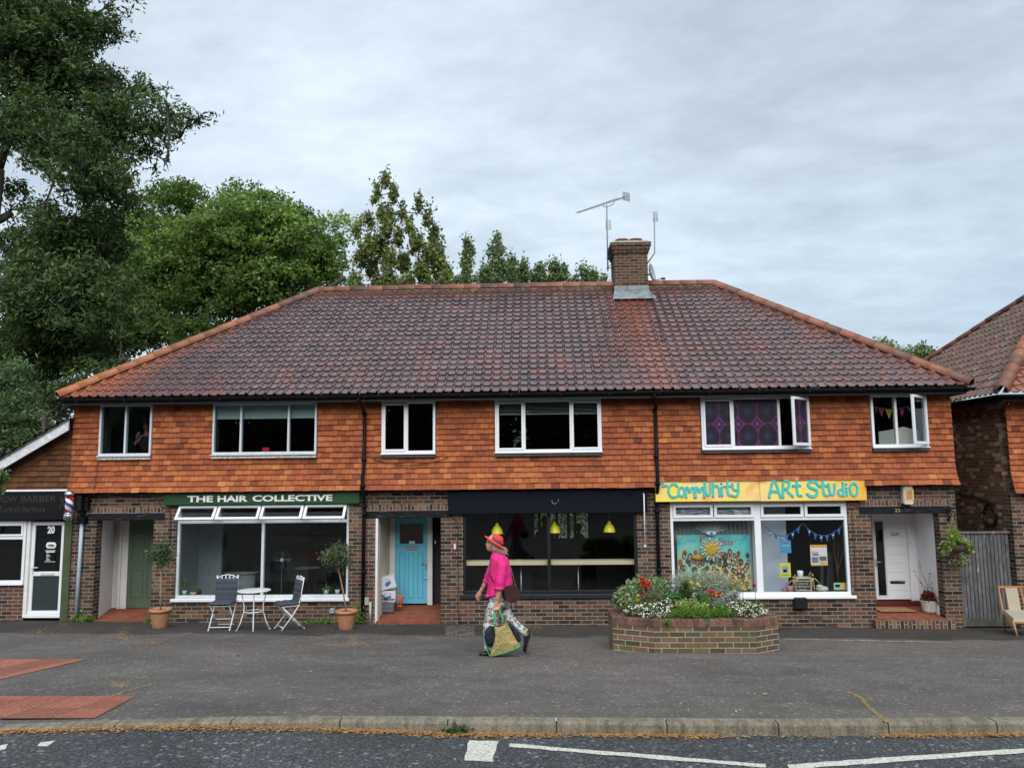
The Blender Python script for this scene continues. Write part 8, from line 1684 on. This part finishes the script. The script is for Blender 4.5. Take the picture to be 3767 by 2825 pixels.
# ---- trousers: wide legs with a floral print
t = NT('floral print trousers'); v = t.n('ShaderNodeTexVoronoi'); v.inputs['Scale'].default_value = 17; t.lk(t.tc(), v.inputs['Vector']); f = t.noise(26, 4, .6, dist=2.2)
blot = t.math('LESS_THAN', v.outputs['Distance'], t.math('MULTIPLY_ADD', f, .6, .2)); ln_ = t.math('LESS_THAN', t.math('ABSOLUTE', t.math('SUBTRACT', t.noise(11, 3, .5, dist=2.5), .5)), .022)
k = t.math('MAXIMUM', t.math('MULTIPLY', blot, t.ramp(f, [(.45, (.4, .4, .4, 1)), (.6, (1, 1, 1, 1))])), ln_); t.col(t.mix(k, (.66, .68, .66, 1), (.018, .022, .026, 1))).set(.8); M['floral'] = t.m
mb = MB(); loft(mb, [R2(850, 325, 500, .14), R2(930, 312, 497, .15), R2(990, 305, 492, .145), R2(1020, 310, 480, .12)], 24)
loft(mb, [R2(960, 305, 440, .10, -.065), R2(1060, 285, 425, .105, -.08), R2(1180, 256, 410, .10, -.088), R2(1300, 250, 400, .095, -.088), R2(1400, 258, 395, .088, -.088), R2(1475, 262, 392, .085, -.088)], 22)
mb.tube([W(430, 960, .065), W(465, 1060, .08), W(515, 1165, .085), W(590, 1235, .085), W(650, 1275, .085), W(692, 1312, .085)], [.088, .09, .082, .068, .060, .056], 18)
tr = mb.build('trousers', M['floral'], WM); evaluated(tr, [('REMESH', dict(mode='VOXEL', voxel_size=.009)), ('SMOOTH', dict(iterations=4, factor=.5)), ('DISPLACE', dict(texture=tx, strength=.018, mid_level=.5, texture_coords='LOCAL'))])
# ---- socks and shoes
M['shoe'] = plain('black leather', (.012, .012, .014, 1), .35, .3, 20); M['sole'] = plain('brown sole', (.075, .045, .032, 1), .7)
mb = MB(); mb.tube([W(325, 1465, -.086), W(335, 1500, -.086)], .042, 14); mb.tube([W(672, 1300, .085), W(700, 1340, .085), W(700, 1360, .085)], [.045, .042, .036], 14); mb.build('socks', plain('blue patterned sock', (.03, .05, .13, 1), .8, .6, 30), WM)
def shoe(O, ax, up, L_):
    """O heel bottom, ax heel to toe, up sole normal"""
    ax = ax.normalized(); up = (up-ax*up.dot(ax)).normalized(); sd_ = ax.cross(up); mb = MB(); ms2 = MB(); n = 18
    st_ = [(-.02, .026, .035), (.0, .036, .075), (.25, .036, .085), (.42, .038, .07), (.62, .044, .055), (.85, .043, .048), (.97, .030, .038), (1.02, .012, .022)]
    vs = []
    for s, w2, h2 in st_:
        for k in range(n): q = 2*pi*k/n; vs.append(O+ax*s*L_+sd_*cos(q)*w2+up*(h2*.5+sin(q)*h2*.5+.018))
    fs = [(i*n+k, i*n+(k+1) % n, (i+1)*n+(k+1) % n, (i+1)*n+k) for i in range(len(st_)-1) for k in range(n)]+[tuple(range(n)), tuple(range((len(st_)-1)*n, len(st_)*n))]
    mb.add(vs, fs, 0, .5, True); m_ = 14; vs = []; ol = [(-.03, .0), (-.02, .028), (.1, .038), (.35, .036), (.6, .046), (.85, .046), (1.0, .03), (1.045, .0)]
    pol = [(s, w2) for s, w2 in ol]+[(s, -w2) for s, w2 in ol[1:-1][::-1]]
    for z_ in (0, .022):
        for s, w2 in pol: vs.append(O+ax*s*L_+sd_*w2+up*z_)
    m_ = len(pol); ms2.add(vs, [tuple(range(m_))[::-1], tuple(range(m_, 2*m_))]+[(i, (i+1) % m_, m_+(i+1) % m_, m_+i) for i in range(m_)])
    o_ = mb.build('shoe', M['shoe'], WM); ms2.build('sole', M['sole'], o_)
shoe(W(410, 1538, -.086), Vector((-1, -.05, 0)), Vector((0, 0, 1)), .265)
a, b = W(752, 1310, .085), W(690, 1515, .085); shoe(a+Vector((.012, 0, -.01)), b-a, Vector((-1, 0, -.1)), (b-a).length*1.0)
mb = MB(); mb.tube([W(240, 812, .18), W(232, 826, .178)], .031, 16); mb.build('wristband', plain('brown bracelet', (.14, .03, .02, 1), .4), WM); mb = MB(); mb.tube([W(404, 905, -.187), W(403, 912, -.187)], .0305, 16); mb.build('bracelet', plain('thin bracelet', (.3, .16, .08, 1), .3, metal=.5), WM)
# ---- saddle bag with strap
HBG = empty('handbag', tuple(W(555, 860, -.16)), 'brown leather saddle bag slung behind the walking woman', 'handbag'); M['leather'] = plain('brown leather', (.045, .018, .016, 1), .32, .15, 8)
c = W(545, 868, -.10); mb = MB(); mb.ball(c, .125, .075, .118, 22, 14); b1 = mb.build('bag_body', M['leather'], HBG); evaluated(b1, [('SMOOTH', dict(iterations=2))])
for v_ in b1.data.vertices:      # flatten the top-left and square the base
    if v_.co.z < -.075: v_.co.z = -.075+(v_.co.z+.075)*.35
mb = MB(); pol = [(492, 772), (530, 760), (590, 760), (625, 790), (648, 850), (645, 905), (600, 945), (545, 950), (500, 930), (488, 880), (470, 800)]
A_ = [W(u, v, -.185-.0) for u, v in pol]; B2 = [W(u, v, -.165) for u, v in pol]; nA = len(pol); mb.add(A_+B2, [tuple(range(nA))[::-1], tuple(range(nA, 2*nA))]+[(i, (i+1) % nA, nA+(i+1) % nA, nA+i) for i in range(nA)]); fl2 = mb.build('flap', M['leather'], HBG)
mb = MB(); mb.tube([W(572, 895, -.195), W(572, 905, -.195)], .012, 12); mb.build('stud', plain('dark stud', (.05, .03, .03, 1), .3, metal=.5), HBG)
mb = MB(); mb.tube([W(552, 945, -.16), W(545, 985, -.16), W(538, 1035, -.16)], [.006, .008, .003], 6); mb.tube([W(590, 940, -.16), W(600, 975, -.16), W(603, 1005, -.16)], [.006, .007, .003], 6); mb.build('tassel', M['leather'], HBG)
mb = MB(); mb.tube([W(480, 800, -.13), W(430, 770, -.12), W(378, 742, -.16), W(350, 690, -.178), W(328, 640, -.185), W(322, 560, -.15), W(340, 480, -.05), W(400, 440, .05), W(470, 470, .12), W(540, 600, .12), W(585, 760, .02), W(600, 800, -.06)], .009, 8, sy=.4); mb.build('strap', M['leather'], HBG)
# ---- shopping bag with jacket
SB = empty('shopping_bag', tuple(W(480, 1450, -.19)), 'beige and green patterned shopping bag in the woman\'s near hand', 'bag')
t = NT('beige printed jute'); f = t.noise(14, 4, .55, dist=1.5, vec=t.tc()); ln_ = t.math('LESS_THAN', t.math('ABSOLUTE', t.math('SUBTRACT', f, .5)), .03); v = t.n('ShaderNodeTexVoronoi'); v.inputs['Scale'].default_value = 7; t.lk(t.tc(), v.inputs['Vector'])
c = t.mix(ln_, (.42, .31, .12, 1), (.12, .14, .035, 1)); c = t.mix(t.math('MULTIPLY', t.math('LESS_THAN', v.outputs['Distance'], .3), .55), c, (.13, .22, .06, 1)); t.col(c).set(.7); t.bump(t.noise(9, 4), .5, .02)
fr_ = [(382, 1185), (420, 1192), (460, 1178), (508, 1160), (545, 1230), (585, 1310), (638, 1402), (560, 1432), (470, 1465), (400, 1485), (330, 1500), (345, 1440), (372, 1360), (388, 1280), (376, 1220)]
mb = MB(); nA = len(fr_); A_ = [W(u, v, -.27+.0) for u, v in fr_]; B2 = [W(430+(u-430)*.93+10, v-(12 if v > 1300 else 0), -.13) for u, v in fr_]
ctr = W(470, 1340, -.30); mb.add(A_+B2+[ctr], [(i, (i+1) % nA, 2*nA) for i in range(nA)]+[((i+1) % nA, i, nA+i, nA+(i+1) % nA) for i in range(3, nA)]+[tuple(range(nA, 2*nA))]); mb.f = [q[::-1] for q in mb.f]
bgb = mb.build('bag_body', t.m, SB); M['bgreen'] = plain('green bag trim', (.02, .30, .07, 1), .5, .08)
mb = MB(); mb.tube([W(290, 1385, -.24), W(300, 1440, -.25), W(328, 1503, -.262), W(400, 1488, -.268), W(470, 1468, -.27), W(560, 1436, -.27), W(640, 1404, -.268), W(628, 1360, -.26)], .0085, 8); mb.add([W(272, 1370, -.15), W(296, 1378, -.25), W(330, 1500, -.262), W(318, 1490, -.15)], [(0, 1, 2, 3), (3, 2, 1, 0)]); mb.add([W(378, 1210, -.273), W(412, 1210, -.275), W(412, 1240, -.277), W(380, 1242, -.275)], [(0, 1, 2, 3)]); mb.build('trim', M['bgreen'], SB)
mb = MB()
for pp in ([(376, 1020), (380, 1080), (386, 1140), (388, 1180)], [(418, 1005), (440, 1050), (462, 1110), (474, 1160)]): mb.tube([W(u, v, -.20-.06*(i/3)) for i, (u, v) in enumerate(pp)], .0125, 8, sy=.5)
mb.tube([W(376, 1022, -.2), W(396, 1012, -.2), W(418, 1008, -.2)], .012, 8, sy=.6); mb.build('handle', M['bgreen'], SB)
mb = MB(); mb.tube([W(350, 1195, -.21), W(318, 1250, -.22), W(312, 1310, -.22), W(325, 1370, -.215), W(335, 1405, -.21)], [.035, .055, .06, .05, .02], 14); mb.ball(W(352, 1300, -.21), .05, .04, .115, 14, 10); mb.tube([W(515, 1165, -.18), W(560, 1205, -.2), W(600, 1270, -.21), W(632, 1345, -.21), W(625, 1362, -.2)], [.018, .032, .038, .03, .012], 12)
mb.tube([W(345, 1210, -.2), W(380, 1215, -.15), W(440, 1205, -.145), W(500, 1200, -.15), W(530, 1190, -.19)], .022, 10)
jk = mb.build('navy_jacket', plain('navy cloth', (.009, .012, .028, 1), .85, .3, 12, bump=.4), None, org=tuple(W(330, 1300, -.21))); evaluated(jk, [('REMESH', dict(mode='VOXEL', voxel_size=.008)), ('SMOOTH', dict(iterations=3, factor=.5))]); tag(jk, 'dark navy jacket bulging out of the shopping bag', 'jacket')
# ================================================================ UPSTAIRS ROOM THINGS
mb = MB(); c = at('U3', 1500, 470, .35); a = at('U3', 1310, 560, .35); b = at('U3', 1720, 560, .35); zt = at('U3', 1600, 425, .35).z; pts = [(a.x, 3.0)]
top = [(a.x, zt-.08), (a.x+.05, zt-.07), ((a.x+b.x)/2-.1, zt-.02), ((a.x+b.x)/2+.05, zt+.02), ((a.x+b.x)/2+.2, zt-.02), (b.x, zt-.08)]
mb.prism([(a.x, 3.0)]+top+[(b.x, 3.0)], .33, .37); tag(mb.build('headboard', plain('cream headboard', (.55, .55, .48, 1), .6), org=(a.x, .35, 3.4)), 'cream curved headboard behind the far right upper window', 'headboard')
BN2 = empty('bunting', tuple(at('U3', 1280, 230, .25)), 'pink, red and yellow pennants strung inside the far right upper window', 'bunting'); fcs = [(.35, .07, .16), (.55, .09, .09), (.72, .66, .08), (.6, .25, .15), (.55, .04, .22), (.08, .25, .35)]
pts = [at('U3', u, v, .25) for u, v in ((1260, 228), (1290, 238), (1365, 258), (1440, 262), (1490, 250), (1540, 240), (1610, 225), (1700, 200))]; MB().tube(pts, .004, 5).build('cord', M['white'], BN2)
for i, (u0, u1, v0, vt) in enumerate(((1262, 1295, 232, 300), (1300, 1362, 242, 330), (1366, 1432, 258, 348), (1434, 1485, 258, 335), (1490, 1545, 248, 325), (1560, 1610, 235, 290))):
    a, b, c = at('U3', u0, v0, .25), at('U3', u1, v0+4, .25), at('U3', (u0+u1)/2+6, vt, .25); MB().add([a, b, c, a.lerp(b, .5)+Vector((0, -.01, -.05))], [(0, 3, 1), (0, 2, 3), (3, 2, 1)]).build('pennant', plain('pennant cloth', fcs[i]+(1,), .8), BN2)
c = at('U0', 1000, 500, 1.0); mb = MB(); mb.bbox(c.x-.14, c.x+.28, .9, 1.1, 2.76, at('U0', 1000, 415, 1.0).z, .02); tag(mb.build('dark_cabinet', M['dark'], org=(c.x, 1, 2.8)), 'dark cabinet standing behind the far left upper window', 'cabinet')
c = at('U0', 1290, 480, .8); mb = MB(); hx, hz = at('U0', 1325, 415, .8).x, at('U0', 1325, 415, .8).z
mb.ball((hx, .8, hz), .07, .085, .10, 14, 10); mb.tube([(hx, .8, hz-.07), (hx, .8, hz-.16)], .045, 10); mb.ball((hx+.03, .82, hz-.33), .16, .11, .22, 14, 10); mb.tube([(hx-.08, .8, hz-.2), (hx-.2, .72, hz-.38), (hx-.1, .6, hz-.22)], [.05, .035, .026], 10); mb.ball((hx-.08, .6, hz-.19), .03, .03, .035, 10, 8)
for k in range(4): mb.tube([(hx-.09+.012*k, .59, hz-.18), (hx-.07+.012*k, .58, hz-.14), (hx-.05+.01*k, .585, hz-.13)], .007, 6)
pw = mb.build('person', M['skin'], None, org=(hx, .8, 2.8)); evaluated(pw, [('REMESH', dict(mode='VOXEL', voxel_size=.009)), ('SMOOTH', dict(iterations=2, factor=.5))]); tag(pw, 'dim figure with raised forearm behind the far left upper window', 'person')
mb = MB(); mb.ball((hx+.03, .82, hz-.36), .18, .125, .22, 14, 10); mb.build('dark_top', M['dark'], pw); mb = MB(); mb.ball((hx+.02, .83, hz+.03), .08, .09, .10, 14, 10); mb.build('hair', M['dark'], pw)
a, b = at('U1', 165, 628, .1), at('U1', 225, 605, .1); mb = MB(); mb.bbox(a.x, b.x, .06, .14, 3.49, b.z, .01); tag(mb.build('red_tin', plain('red tin', (.5, .01, .02, 1), .4), org=(a.x, .1, 3.49)), 'small red tin on the sill of the upper window above the hair salon', 'tin')
